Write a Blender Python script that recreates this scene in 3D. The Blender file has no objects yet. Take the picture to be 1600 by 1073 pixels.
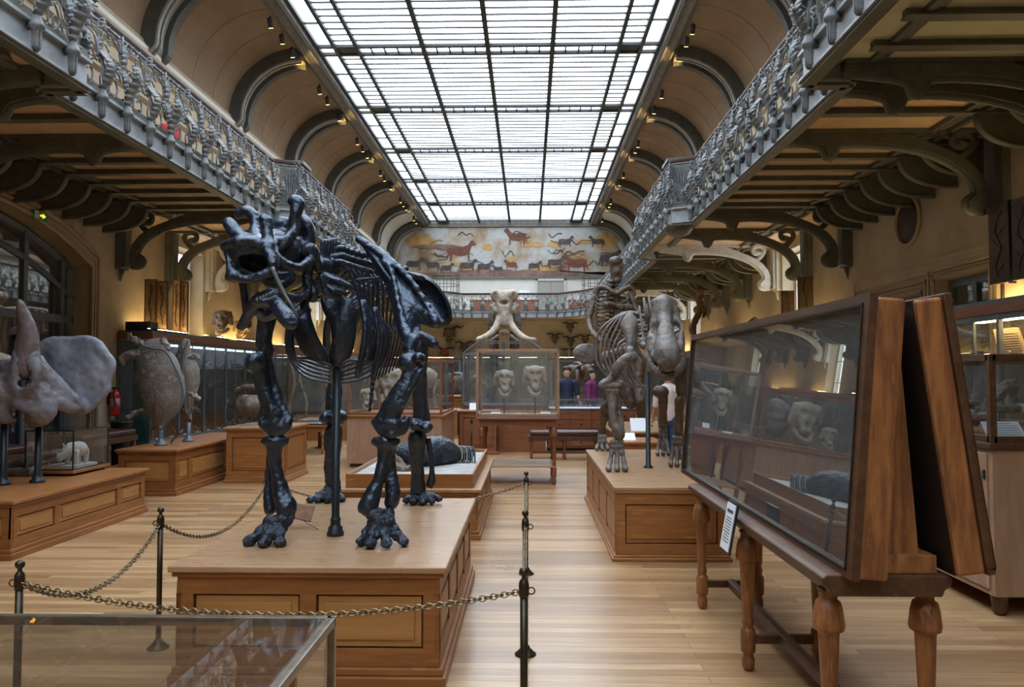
import bpy, bmesh, math, random
import numpy as np
from mathutils import Vector, Matrix, Euler, Quaternion, noise
try:
    import openvdb as vdb
except Exception:
    vdb = None
random.seed(7)
PI = math.pi
SC = bpy.context.scene
COL = SC.collection
V = Vector
# ------------------------------------------------------------------ camera
F = 1200.0
CAMH = 1.6
PITCH = math.atan(48.5 / F)
YAW = math.atan(26 / F)
cd = bpy.data.cameras.new('camera')
cam = bpy.data.objects.new('camera', cd); COL.objects.link(cam)
cam.location = (0, 0, CAMH)
cam.rotation_euler = (PI / 2 + PITCH, 0, YAW)
cd.sensor_width = 36; cd.lens = 36 * F / 1600; cd.clip_end = 200; cd.clip_start = .05
SC.camera = cam
RM = cam.rotation_euler.to_matrix()

def ray(px, py):
    return RM @ V(((px - 800) / F, -(py - 536.5) / F, -1))
def at(px, py, Y):          # point of the hall seen at a pixel, at distance Y down the hall
    d = ray(px, py); return V((0, 0, CAMH)) + d * (Y / d.y)
def atz(px, py, z=0.0):     # ... at height z
    d = ray(px, py); return V((0, 0, CAMH)) + d * ((z - CAMH) / d.z)
def atx(px, py, X):
    d = ray(px, py); return V((0, 0, CAMH)) + d * (X / d.x)

# ------------------------------------------------------------------ objects
def tag(o, label=None, cat=None, group=None, kind=None):
    if label: o['label'] = label
    if cat: o['category'] = cat
    if group: o['group'] = group
    if kind: o['kind'] = kind
    return o
def thing(name, label, cat, loc=(0, 0, 0), rz=0, group=None):
    o = bpy.data.objects.new(name, None); COL.objects.link(o)
    o.location = loc; o.rotation_euler = (0, 0, rz); o.empty_display_size = .1
    return tag(o, label, cat, group)
def base_of(o):
    p = V((0, 0, 0))
    while o is not None:
        p += V(o.location); o = o.parent
    return p
def kids(o): return [c for c in SC.objects if c.parent == o]
def dup(root, loc=None, rz=None, label=None, group=None, cat=None, scale=None, tree=None):
    def cp(o, par):
        c = o.copy(); COL.objects.link(c)
        if par is not None: c.parent = par
        for ch in list(o.children): cp(ch, c)
        return c
    r = cp(root, None)
    if loc is not None: r.location = loc
    if rz is not None: r.rotation_euler = (0, 0, rz)
    if scale is not None: r.scale = (scale,) * 3
    return tag(r, label, cat, group)

class MB:
    def __init__(s): s.v = []; s.f = []; s.sm = []
    def add(s, vs, fs, smooth=False):
        n = len(s.v); s.v += [tuple(p) for p in vs]
        s.f += [tuple(i + n for i in f) for f in fs]; s.sm += [smooth] * len(fs); return s
    def box(s, x0, x1, y0, y1, z0, z1):
        vs = [(x, y, z) for z in (z0, z1) for y in (y0, y1) for x in (x0, x1)]
        return s.add(vs, [(0, 2, 3, 1), (4, 5, 7, 6), (0, 1, 5, 4), (2, 6, 7, 3), (0, 4, 6, 2), (1, 3, 7, 5)])
    def obox(s, c, sx, sy, sz, M=None):
        M = M or Matrix.Identity(3); c = V(c)
        vs = [c + M @ V((x * sx / 2, y * sy / 2, z * sz / 2)) for z in (-1, 1) for y in (-1, 1) for x in (-1, 1)]
        return s.add(vs, [(0, 2, 3, 1), (4, 5, 7, 6), (0, 1, 5, 4), (2, 6, 7, 3), (0, 4, 6, 2), (1, 3, 7, 5)])
    def bar(s, a, b, w, h=None, up=(0, 0, 1)):
        a = V(a); b = V(b); d = b - a; L = d.length
        if L < 1e-6: return s
        y = d / L; x = y.cross(V(up))
        if x.length < 1e-4: x = y.cross(V((1, 0, 0)))
        x.normalize(); z = x.cross(y)
        return s.obox((a + b) / 2, w, L, h or w, Matrix((x, y, z)).transposed())
    def prism(s, poly, o, ax, ay, az):
        # polygon poly[(u,v)] in plane o+u*ax+v*ay, extruded along az
        o = V(o); ax = V(ax); ay = V(ay); az = V(az); n = len(poly)
        vs = [o + ax * u + ay * v for u, v in poly] + [o + ax * u + ay * v + az for u, v in poly]
        fs = [tuple(range(n))[::-1], tuple(range(n, 2 * n))] + [(i, (i + 1) % n, n + (i + 1) % n, n + i) for i in range(n)]
        return s.add(vs, fs)
    def tube(s, pts, rad, n=8, flat=1.0, up=None, closed=False, smooth=True, sub=0, cap=True):
        pts = [V(p) for p in pts]
        if not hasattr(rad, '__len__'): rad = [rad] * len(pts)
        rad = list(rad)
        if sub: pts, rad = spline(pts, rad, sub, closed)
        m = len(pts); fr = None; vs = []
        for i, p in enumerate(pts):
            a = pts[(i - 1) % m] if (closed or i > 0) else p
            b = pts[(i + 1) % m] if (closed or i < m - 1) else p
            t = (b - a)
            if t.length < 1e-9: t = V((0, 0, 1))
            t.normalize()
            if fr is None:
                u = V(up) if up else (V((0, 0, 1)) if abs(t.z) < .9 else V((1, 0, 0)))
                fr = (u - t * u.dot(t)).normalized()
            else:
                base = V(up) if up else fr
                q = base - t * base.dot(t)
                fr = q.normalized() if q.length > 1e-4 else fr
            w = t.cross(fr); r = rad[i]
            for k in range(n):
                an = 2 * PI * k / n
                vs.append(p + fr * (math.cos(an) * r) + w * (math.sin(an) * r * flat))
        fs = []
        for i in range(m - 1 + (1 if closed else 0)):
            j = (i + 1) % m
            for k in range(n):
                k2 = (k + 1) % n; fs.append((i * n + k, i * n + k2, j * n + k2, j * n + k))
        if not closed and cap:
            fs.append(tuple(range(n))[::-1]); fs.append(tuple((m - 1) * n + k for k in range(n)))
        return s.add(vs, fs, smooth)
    def lathe(s, prof, c=(0, 0, 0), n=20, smooth=True, axis=None):
        # prof [(r,z)] about the vertical through c (or matrix axis)
        c = V(c); M = axis or Matrix.Identity(3); vs = []
        for r, z in prof:
            for k in range(n):
                a = 2 * PI * k / n; vs.append(c + M @ V((r * math.cos(a), r * math.sin(a), z)))
        fs = []
        for i in range(len(prof) - 1):
            for k in range(n):
                k2 = (k + 1) % n; fs.append((i * n + k, i * n + k2, (i + 1) * n + k2, (i + 1) * n + k))
        fs.append(tuple(range(n))[::-1]); fs.append(tuple((len(prof) - 1) * n + k for k in range(n)))
        return s.add(vs, fs, smooth)
    def ball(s, c, r, n=12, m=8, M=None):
        if not hasattr(r, '__len__'): r = (r, r, r)
        M = M or Matrix.Identity(3); c = V(c); vs = []; fs = []
        for i in range(m + 1):
            th = PI * i / m
            for k in range(n):
                a = 2 * PI * k / n
                vs.append(c + M @ V((r[0] * math.sin(th) * math.cos(a), r[1] * math.sin(th) * math.sin(a), r[2] * math.cos(th))))
        for i in range(m):
            for k in range(n):
                k2 = (k + 1) % n; fs.append((i * n + k, (i + 1) * n + k, (i + 1) * n + k2, i * n + k2))
        return s.add(vs, fs, True)
    def mesh(s, name='m', off=V((0, 0, 0))):
        me = bpy.data.meshes.new(name)
        me.from_pydata([(p[0] - off[0], p[1] - off[1], p[2] - off[2]) for p in s.v], [], s.f)
        me.polygons.foreach_set('use_smooth', s.sm); me.update()
        bm = bmesh.new(); bm.from_mesh(me)
        bmesh.ops.remove_doubles(bm, verts=bm.verts, dist=1e-6)
        bmesh.ops.recalc_face_normals(bm, faces=bm.faces)
        bm.to_mesh(me); bm.free()
        return me
    def build(s, name, m=None, parent=None, bevel=0, kind=None, local=False):
        if not s.v: return None
        if parent is None:
            A = np.array(s.v); off = V(((A[:, 0].min() + A[:, 0].max()) / 2, (A[:, 1].min() + A[:, 1].max()) / 2, A[:, 2].min()))
            if kind == 'structure': off = V((0, 0, 0))
        else: off = V((0, 0, 0)) if local else base_of(parent)
        me = s.mesh(name, off)
        return link(name, me, m, parent, off if parent is None else None, bevel, kind)
def link(name, me, m=None, parent=None, loc=None, bevel=0, kind=None):
    o = bpy.data.objects.new(name, me); COL.objects.link(o)
    if m: me.materials.append(m)
    if parent is not None: o.parent = parent
    elif loc is not None: o.location = loc
    if bevel:
        b = o.modifiers.new('b', 'BEVEL'); b.width = bevel; b.segments = 2; b.limit_method = 'ANGLE'; b.angle_limit = 0.7
    if kind: o['kind'] = kind
    return o
def spline(pts, rad, sub, closed=False):
    P = []; R = []; m = len(pts)
    for i in range(m if closed else m - 1):
        g = (lambda j: pts[j % m]) if closed else (lambda j: pts[min(max(j, 0), m - 1)])
        h = (lambda j: rad[j % m]) if closed else (lambda j: rad[min(max(j, 0), m - 1)])
        for k in range(sub):
            t = k / sub; t2 = t * t; t3 = t2 * t
            c = (-.5 * t3 + t2 - .5 * t, 1.5 * t3 - 2.5 * t2 + 1, -1.5 * t3 + 2 * t2 + .5 * t, .5 * t3 - .5 * t2)
            P.append(g(i - 1) * c[0] + g(i) * c[1] + g(i + 1) * c[2] + g(i + 2) * c[3])
            R.append(max(1e-4, h(i) * (1 - t) + h(i + 1) * t))
    if not closed: P.append(pts[-1]); R.append(rad[-1])
    return P, R
def uv2(pts): return [(p[0], p[1]) for p in pts]

# ---- blended bodies: signed distance of round cones and ellipsoids, meshed
class SD:
    def __init__(s, vox=.01, k=.02): s.vox = vox; s.k = k; s.p = []
    def t(s, pts, rad, k=None, sub=3, flat=None, cut=False):
        pts = [V(p) for p in pts]
        if not hasattr(rad, '__len__'): rad = [rad] * len(pts)
        rad = list(rad)
        if len(pts) > 2 and sub: pts, rad = spline(pts, rad, sub)
        for i in range(len(pts) - 1):
            s.p.append(('c', pts[i], pts[i + 1], rad[i], rad[i + 1], k or s.k, cut))
        return s
    def e(s, c, r, M=None, k=None, cut=False):
        if not hasattr(r, '__len__'): r = (r, r, r)
        s.p.append(('e', V(c), V(r), M, 0, k or s.k, cut)); return s
    def shell(s, c, r, th, M=None, k=None, lo=None):
        s.p.append(('s', V(c), V(r), M, th, k or s.k, False)); return s
    def field(s):
        lo = V((1e9,) * 3); hi = V((-1e9,) * 3); B = []
        for q in s.p:
            if q[0] == 'c':
                rr = max(q[3], q[4]) + q[5] + 2 * s.vox
                a = [min(q[1][i], q[2][i]) - rr for i in range(3)]; b = [max(q[1][i], q[2][i]) + rr for i in range(3)]
            else:
                rr = max(q[2]) + q[5] + 2 * s.vox + (q[4] or 0)
                a = [q[1][i] - rr for i in range(3)]; b = [q[1][i] + rr for i in range(3)]
            B.append((a, b))
            if not q[6]:
                lo = V([min(lo[i], a[i]) for i in range(3)]); hi = V([max(hi[i], b[i]) for i in range(3)])
        n = [int(math.ceil((hi[i] - lo[i]) / s.vox)) + 2 for i in range(3)]
        Fd = np.full(n, 1.0, np.float32)
        for q, (a, b) in zip(s.p, B):
            i0 = [max(0, int((a[i] - lo[i]) / s.vox)) for i in range(3)]
            i1 = [min(n[i], int((b[i] - lo[i]) / s.vox) + 2) for i in range(3)]
            if any(i1[i] <= i0[i] for i in range(3)): continue
            ax = [np.arange(i0[i], i1[i], dtype=np.float32) * s.vox + lo[i] for i in range(3)]
            X = ax[0][:, None, None]; Y = ax[1][None, :, None]; Z = ax[2][None, None, :]
            if q[0] == 'c':
                A, Bp, ra, rb = q[1], q[2], q[3], q[4]; d = Bp - A; L2 = max(d.dot(d), 1e-10)
                tt = np.clip(((X - A.x) * d.x + (Y - A.y) * d.y + (Z - A.z) * d.z) / L2, 0, 1)
                D = np.sqrt((X - A.x - tt * d.x) ** 2 + (Y - A.y - tt * d.y) ** 2 + (Z - A.z - tt * d.z) ** 2) - (ra + (rb - ra) * tt)
            else:
                x, y, z = X - q[1].x, Y - q[1].y, Z - q[1].z
                if q[3] is not None:
                    T = q[3].transposed()
                    x, y, z = (T[0][0] * x + T[0][1] * y + T[0][2] * z, T[1][0] * x + T[1][1] * y + T[1][2] * z, T[2][0] * x + T[2][1] * y + T[2][2] * z)
                r = q[2]
                k0 = np.sqrt((x / r.x) ** 2 + (y / r.y) ** 2 + (z / r.z) ** 2)
                k1 = np.sqrt((x / r.x ** 2) ** 2 + (y / r.y ** 2) ** 2 + (z / r.z ** 2) ** 2) + 1e-6
                D = k0 * (k0 - 1) / k1
                if q[0] == 's': D = np.abs(D) - q[4]
            sl = tuple(slice(i0[i], i1[i]) for i in range(3)); G = Fd[sl]; k = q[5]
            if q[6]:
                D = -D; h = np.clip(.5 - .5 * (G - D) / k, 0, 1)
                Fd[sl] = G * (1 - h) + D * h + k * h * (1 - h)
            else:
                h = np.clip(.5 + .5 * (G - D) / k, 0, 1)
                Fd[sl] = G * (1 - h) + D * h - k * h * (1 - h)
        return Fd, lo
    def mesh(s, name, off=V((0, 0, 0)), rough=0, rs=20):
        Fd, lo = s.field()
        g = vdb.FloatGrid(1.0); g.copyFromArray(Fd, tolerance=0)
        vs, qd = g.convertToQuads(0.0)
        vs = vs * s.vox + np.array(lo) 
        if rough:
            vs = np.array([V(p) + V(noise.noise_vector(V(p) * rs)) * rough + V(noise.noise_vector(V(p) * rs * 3.1)) * (rough * .45) for p in vs])
        vs = vs - np.array(off)
        me = bpy.data.meshes.new(name)
        me.from_pydata(vs.tolist(), [], qd[:, ::-1].tolist())
        me.polygons.foreach_set('use_smooth', [True] * len(me.polygons)); me.update()
        return me
    def build(s, name, m=None, parent=None, rough=0, rs=20, local=False):
        off = (V((0, 0, 0)) if local else base_of(parent)) if parent is not None else None
        if parent is None:
            q = s.p[0][1]; off = V(q)
        return link(name, s.mesh(name, off, rough, rs), m, parent, off if parent is None else None)

# ------------------------------------------------------------------ materials
def mat_new(name):
    m = bpy.data.materials.new(name); m.use_nodes = True
    nt = m.node_tree; nt.nodes.clear(); return m, nt, nt.nodes, nt.links
def PM(name, c1, c2=None, sc=4, rough=.5, metal=0, bump=0, bs=25, st=(1, 1, 1), c3=None, spec=.5, coat=0, tint=None, lo=.35, hi=.65, rr=0, detail=4):
    m, nt, N, L = mat_new(name)
    o = N.new('ShaderNodeOutputMaterial'); b = N.new('ShaderNodeBsdfPrincipled'); L.new(b.outputs[0], o.inputs[0])
    b.inputs['Roughness'].default_value = rough; b.inputs['Metallic'].default_value = metal
    b.inputs['Specular IOR Level'].default_value = spec; b.inputs['Coat Weight'].default_value = coat
    b.inputs['Coat Roughness'].default_value = .15
    if tint: b.inputs['Specular Tint'].default_value = (*tint, 1)
    if tint: b.inputs['Coat Tint'].default_value = (*tint, 1)
    b.inputs['Base Color'].default_value = (*c1, 1)
    if c2 or bump or rr:
        tc = N.new('ShaderNodeTexCoord'); mp = N.new('ShaderNodeMapping'); mp.inputs['Scale'].default_value = st
        L.new(tc.outputs['Object'], mp.inputs[0])
    if c2:
        nz = N.new('ShaderNodeTexNoise'); nz.inputs['Scale'].default_value = sc; nz.inputs['Detail'].default_value = detail; nz.inputs['Roughness'].default_value = .6
        L.new(mp.outputs[0], nz.inputs['Vector'])
        r = N.new('ShaderNodeValToRGB'); L.new(nz.outputs[0], r.inputs[0])
        r.color_ramp.elements[0].position = lo; r.color_ramp.elements[1].position = hi
        r.color_ramp.elements[0].color = (*c1, 1); r.color_ramp.elements[1].color = (*c2, 1)
        if c3:
            e = r.color_ramp.elements.new(min(.98, hi + .12)); e.color = (*c3, 1)
        L.new(r.outputs[0], b.inputs['Base Color'])
    if bump:
        n2 = N.new('ShaderNodeTexNoise'); n2.inputs['Scale'].default_value = bs; n2.inputs['Detail'].default_value = 5
        L.new(mp.outputs[0], n2.inputs['Vector'])
        bp = N.new('ShaderNodeBump'); bp.inputs['Strength'].default_value = bump; bp.inputs['Distance'].default_value = .02
        L.new(n2.outputs[0], bp.inputs['Height']); L.new(bp.outputs[0], b.inputs['Normal'])
    if rr:
        n3 = N.new('ShaderNodeTexNoise'); n3.inputs['Scale'].default_value = 6; L.new(mp.outputs[0], n3.inputs['Vector'])
        mr = N.new('ShaderNodeMapRange'); mr.inputs['To Min'].default_value = rough - rr; mr.inputs['To Max'].default_value = rough + rr
        L.new(n3.outputs[0], mr.inputs[0]); L.new(mr.outputs[0], b.inputs['Roughness'])
    return m
def EM(name, c, s):
    m, nt, N, L = mat_new(name); o = N.new('ShaderNodeOutputMaterial'); e = N.new('ShaderNodeEmission')
    e.inputs[0].default_value = (*c, 1); e.inputs[1].default_value = s; L.new(e.outputs[0], o.inputs[0]); return m
def GL(name, tint=(.93, .97, .96), f0=.05, rough=.0, haze=0, hazec=(.6, .65, .7)):
    m, nt, N, L = mat_new(name); o = N.new('ShaderNodeOutputMaterial')
    t = N.new('ShaderNodeBsdfTransparent'); t.inputs[0].default_value = (*tint, 1)
    g = N.new('ShaderNodeBsdfGlossy'); g.inputs['Roughness'].default_value = rough
    lw = N.new('ShaderNodeLayerWeight'); lw.inputs[0].default_value = .5
    pw = N.new('ShaderNodeMath'); pw.operation = 'POWER'; pw.inputs[1].default_value = 4.5; L.new(lw.outputs['Facing'], pw.inputs[0])
    mr = N.new('ShaderNodeMapRange'); mr.inputs['To Min'].default_value = f0; mr.inputs['To Max'].default_value = 1; L.new(pw.outputs[0], mr.inputs[0])
    mx = N.new('ShaderNodeMixShader'); L.new(mr.outputs[0], mx.inputs[0]); L.new(t.outputs[0], mx.inputs[1]); L.new(g.outputs[0], mx.inputs[2])
    if haze:
        d = N.new('ShaderNodeBsdfDiffuse'); d.inputs[0].default_value = (*hazec, 1)
        tr = N.new('ShaderNodeBsdfTranslucent'); tr.inputs[0].default_value = (*hazec, 1)
        ad = N.new('ShaderNodeMixShader'); ad.inputs[0].default_value = .5; L.new(d.outputs[0], ad.inputs[1]); L.new(tr.outputs[0], ad.inputs[2])
        m2 = N.new('ShaderNodeMixShader'); m2.inputs[0].default_value = haze; L.new(mx.outputs[0], m2.inputs[1]); L.new(ad.outputs[0], m2.inputs[2]); mx = m2
    L.new(mx.outputs[0], o.inputs[0]); return m
def floor_mat():
    m, nt, N, L = mat_new('oak_floor'); o = N.new('ShaderNodeOutputMaterial'); b = N.new('ShaderNodeBsdfPrincipled'); L.new(b.outputs[0], o.inputs[0])
    tc = N.new('ShaderNodeTexCoord'); br = N.new('ShaderNodeTexBrick'); L.new(tc.outputs['Object'], br.inputs[0])
    br.inputs['Scale'].default_value = 1; br.inputs['Brick Width'].default_value = 1.9; br.inputs['Row Height'].default_value = .085
    br.inputs['Mortar Size'].default_value = .0018; br.inputs['Mortar Smooth'].default_value = .3; br.inputs['Bias'].default_value = 0
    br.inputs['Color1'].default_value = (.50, .32, .165, 1); br.inputs['Color2'].default_value = (.27, .155, .07, 1); br.inputs['Mortar'].default_value = (.10, .055, .03, 1)
    mp = N.new('ShaderNodeMapping'); mp.inputs['Scale'].default_value = (1.2, 26, 1); L.new(tc.outputs['Object'], mp.inputs[0])
    nz = N.new('ShaderNodeTexNoise'); nz.inputs['Scale'].default_value = 2.2; nz.inputs['Detail'].default_value = 6; L.new(mp.outputs[0], nz.inputs['Vector'])
    r = N.new('ShaderNodeValToRGB'); r.color_ramp.elements[0].color = (.62, .55, .5, 1); r.color_ramp.elements[1].color = (1.2, 1.2, 1.2, 1); r.color_ramp.elements[0].position = .3; r.color_ramp.elements[1].position = .75
    L.new(nz.outputs[0], r.inputs[0])
    mx = N.new('ShaderNodeMix'); mx.data_type = 'RGBA'; mx.blend_type = 'MULTIPLY'; mx.inputs[0].default_value = .8
    L.new(br.outputs[0], mx.inputs[6]); L.new(r.outputs[0], mx.inputs[7]); L.new(mx.outputs[2], b.inputs['Base Color'])
    n2 = N.new('ShaderNodeTexNoise'); n2.inputs['Scale'].default_value = 1.3; n2.inputs['Detail'].default_value = 5; L.new(tc.outputs['Object'], n2.inputs['Vector'])
    mr = N.new('ShaderNodeMapRange'); mr.inputs['To Min'].default_value = .22; mr.inputs['To Max'].default_value = .4; L.new(n2.outputs[0], mr.inputs[0]); L.new(mr.outputs[0], b.inputs['Roughness'])
    bp = N.new('ShaderNodeBump'); bp.inputs['Strength'].default_value = .25; bp.inputs['Distance'].default_value = .004
    L.new(br.outputs['Fac'], bp.inputs['Height']); bp.invert = True; L.new(bp.outputs[0], b.inputs['Normal'])
    b.inputs['Specular IOR Level'].default_value = .75
    return m
FLOOR = floor_mat()
CREAM = PM('aged_cream_plaster', (.44, .37, .255), (.35, .285, .19), sc=1.2, rough=.85, bump=.05, c3=(.48, .41, .29), lo=.4, hi=.65)
COVE = PM('cove_plaster', (.27, .185, .115), (.225, .15, .09), sc=1.5, rough=.85)
PALE = PM('pale_wall_paint', (.62, .62, .58), (.55, .55, .51), sc=1, rough=.8)
STONE = PM('cornice_stone', (.40, .32, .22), (.33, .26, .18), sc=2, rough=.8)
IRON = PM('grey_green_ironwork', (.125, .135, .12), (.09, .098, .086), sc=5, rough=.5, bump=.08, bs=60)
IRONL = PM('blue_grey_ironwork', (.21, .225, .235), (.10, .11, .115), sc=14, rough=.5, bump=.3, bs=50, metal=.1, detail=7)
GIRD = PM('pale_blue_grey_girder_paint', (.34, .375, .40), (.26, .285, .30), sc=7, rough=.45)
IRONW = PM('pale_frame_and_lit_bracket', (.62, .60, .54), (.5, .48, .43), sc=8, rough=.5)  # window frame paint; on the brackets it stands for window light
SOFFIT = PM('tan_soffit_board', (.62, .46, .29), (.53, .38, .23), sc=3, rough=.75)
RAILW = PM('dark_handrail_wood', (.06, .03, .022), (.04, .02, .015), sc=10, rough=.6, spec=.25)
SKYB = PM('skylight_iron', (.018, .021, .024), rough=.6)
GUTTER = PM('skylight_surround_metal', (.16, .145, .125), (.11, .10, .085), sc=6, rough=.55)
GOLD = PM('gilt_paint', (.5, .30, .06), (.35, .2, .04), sc=6, rough=.4, metal=.5)
def _sky_glass():
    m, nt, N, L = mat_new('frosted_skylight_glass'); o = N.new('ShaderNodeOutputMaterial')
    t = N.new('ShaderNodeBsdfTransparent'); t.inputs[0].default_value = (.97, .985, 1, 1)
    d = N.new('ShaderNodeBsdfTranslucent'); d.inputs[0].default_value = (.95, .97, 1, 1)
    x = N.new('ShaderNodeMixShader'); x.inputs[0].default_value = .2; L.new(t.outputs[0], x.inputs[1]); L.new(d.outputs[0], x.inputs[2]); L.new(x.outputs[0], o.inputs[0]); return m
SKYGL = _sky_glass()
WOOD = PM('honey_oak', (.32, .13, .035), (.22, .08, .022), sc=2.0, st=(1, 1, 9), rough=.38, c3=(.38, .17, .05), lo=.3, hi=.6, bump=.03, bs=12)
WOODH = PM('honey_oak_flat', (.36, .155, .045), (.26, .10, .03), sc=2.0, st=(1, 10, 10), rough=.36, c3=(.47, .25, .10), lo=.3, hi=.6)
WOODT = PM('oak_top_worn', (.43, .265, .145), (.34, .195, .10), sc=1.6, st=(1, 7, 1), rough=.30, c3=(.48, .31, .18), lo=.3, hi=.6, rr=.08)
WOODP = PM('yellow_oak_panel', (.42, .215, .07), (.33, .155, .045), sc=2.2, st=(1, 1, 8), rough=.38, c3=(.48, .27, .10), lo=.3, hi=.6)
WOODR = PM('reddish_brown_wood', (.26, .095, .04), (.18, .062, .026), sc=2.5, st=(1, 1, 7), rough=.4, lo=.3, hi=.62)
WOODD = PM('dark_aged_oak', (.10, .045, .02), (.055, .025, .012), sc=3, st=(6, 1, 6), rough=.5, c3=(.15, .07, .03), spec=.35)
WOODE = PM('worn_oak_end', (.34, .14, .045), (.15, .055, .02), sc=3.2, st=(7, 7, 1), rough=.42, c3=(.45, .22, .09), lo=.36, hi=.6, bump=.12, bs=30, detail=9)
WOODB = PM('pale_brown_oak', (.37, .23, .15), (.29, .17, .105), sc=2.4, st=(6, 6, 1), rough=.42, c3=(.42, .28, .19), lo=.32, hi=.62)
DKINT = PM('dark_interior_wood', (.018, .009, .006), rough=.6)
BLKB = PM('black_lacquered_bone', (.008, .010, .015), (.012, .018, .038), sc=5, rough=.36, bump=.7, bs=20, spec=1.0, coat=.12, lo=.45, hi=.72, detail=8, tint=(.62, .78, 1))  # blue patches and tint put the sky's highlights into the colour
BLKR = PM('black_rough_bone', (.012, .014, .017), (.03, .033, .04), sc=20, rough=.42, bump=.9, bs=40, spec=.8, detail=8, tint=(.6, .75, 1))
GREYB = PM('grey_brown_bone', (.20, .19, .185), (.095, .07, .05), sc=3.5, rough=.5, bump=.5, bs=30, c3=(.30, .31, .33), lo=.36, hi=.58, detail=8)
PALEB = PM('pale_bone', (.42, .37, .30), (.22, .17, .12), sc=6, rough=.55, bump=.4, bs=30, c3=(.52, .48, .42), detail=8)
BRNB = PM('brown_bone', (.12, .08, .05), (.045, .03, .02), sc=7, rough=.5, bump=.5, bs=30, detail=8)
STEEL = PM('blue_grey_steel', (.125, .16, .185), (.095, .125, .145), sc=6, rough=.45, metal=.2)
DSTEEL = PM('dark_blue_steel', (.025, .034, .045), rough=.4, metal=.4)
BRONZE = PM('aged_bronze', (.075, .06, .04), (.045, .036, .025), sc=12, rough=.38, metal=.75)
BRASS = PM('dull_brass', (.30, .235, .14), (.16, .12, .07), sc=20, rough=.35, metal=.9)
LEATH = PM('oxblood_leather', (.075, .028, .02), (.05, .018, .014), sc=12, rough=.33, bump=.08, bs=80)
GLASS = GL('clear_glass', (.97, .98, .98), .07, 0, .012)
GLASSD = GL('showcase_glass', (.86, .89, .90), .28, 0.01, .09)
GLASSG = GL('green_edged_glass', (.70, .86, .82), .10, 0, .05, (.3, .5, .47))
WINGL = GL('window_glass', (.9, .93, .95), .08)
PAPER = PM('white_card', (.72, .76, .80), rough=.6)
INK = PM('printed_ink', (.06, .06, .07), rough=.7)
BLACK = PM('black_metal', (.01, .011, .013), rough=.45)
PLAST = PM('white_plaster', (.62, .62, .60), (.5, .5, .48), sc=10, rough=.6)
RED = PM('red_enamel', (.45, .012, .012), rough=.25, coat=.5)
WARM = EM('warm_lamp', (1, .62, .2), 9)
WARM2 = EM('warm_strip_lamp', (1, .68, .28), 42)
WARM3 = EM('dim_warm_strip_lamp', (1, .85, .58), 26)
COOL = EM('cool_strip_lamp', (.6, .78, 1), 9)
def struct(name, mb, m, bevel=0): return mb.build(name, m, None, bevel, 'structure')
# ================================================================== the hall
XL, XR = -7.1, 5.45
ZG, ZR = 4.24, 5.35          # underside of the gallery girder, top of its handrail
D0, D1 = -8.0, 40.0
SKX0, SKX1, SKZ = -5.15, 3.17, 9.6
struct('floor', MB().box(XL - .5, XR + .5, D0, D1 + .3, -.2, 0), FLOOR)

def wall_with_holes(X0, X1, y0, y1, z0, z1, holes):
    # wall slab between X0..X1; rectangular holes (ya,yb,za,zb) sorted along y and not overlapping
    mb = MB(); y = y0
    for ya, yb, za, zb in sorted(holes):
        if ya > y: mb.box(X0, X1, y, ya, z0, z1)
        if za > z0: mb.box(X0, X1, ya, yb, z0, za)
        if zb < z1: mb.box(X0, X1, ya, yb, zb, z1)
        y = yb
    mb.box(X0, X1, y, y1, z0, z1); return mb
WIN = [(15.3, 16.55), (24.3, 25.5), (33.0, 34.2)]
# arched opening in the left wall: built from a fan of pieces
AY0, AY1, ASP, ACR = 7.0, 12.3, 3.35, 3.98      # span along the hall, springing and crown heights
def arch_z(y):
    c = (AY0 + AY1) / 2; hw = (AY1 - AY0) / 2; s = ACR - ASP; R = (hw * hw + s * s) / (2 * s)
    return ACR - R + math.sqrt(max(R * R - (y - c) ** 2, 0))
holes = [(a, b, 2.1, 4.2) for a, b in WIN]
wl = wall_with_holes(XL - .45, XL, D0, D1, 0, 4.5, [(AY0, AY1, 0, ACR + .01)] + holes)
N_ = 24
for i in range(N_):
    a = AY0 + (AY1 - AY0) * i / N_; b = AY0 + (AY1 - AY0) * (i + 1) / N_
    wl.prism([(a, arch_z(a)), (b, arch_z(b)), (b, ACR + .01), (a, ACR + .01)], (XL - .45, 0, 0), (0, 1, 0), (0, 0, 1), (.45, 0, 0))
struct('wall_left', wl, CREAM)
RDOORS = [(9.15, 10.35, 0, 2.85), (10.75, 12.6, 0, 2.72)]
wr = wall_with_holes(XR, XR + .45, D0, D1, 0, 4.5, RDOORS + holes)
struct('wall_right', wr, CREAM)
up = [(a, b, 5.3, 7.0) for a, b in WIN] + [(35.9, 38.9, 5.2, 7.6)]
struct('wall_left_upper', wall_with_holes(XL - .45, XL, D0, D1, 4.5, 7.72, up), PALE)
struct('wall_right_upper', wall_with_holes(XR, XR + .45, D0, D1, 4.5, 7.72, up), PALE)
struct('wall_far', MB().box(XL - .5, XR + .5, D1, D1 + .3, 0, 9.9), PALE)
struct('wall_far_lower', MB().box(XL, XR, D1 - .5, D1 - .02, 0, 4.4), CREAM)
struct('wall_near', MB().box(XL - .5, XR + .5, D0 - .3, D0, 0, 9.9), CREAM)

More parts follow.
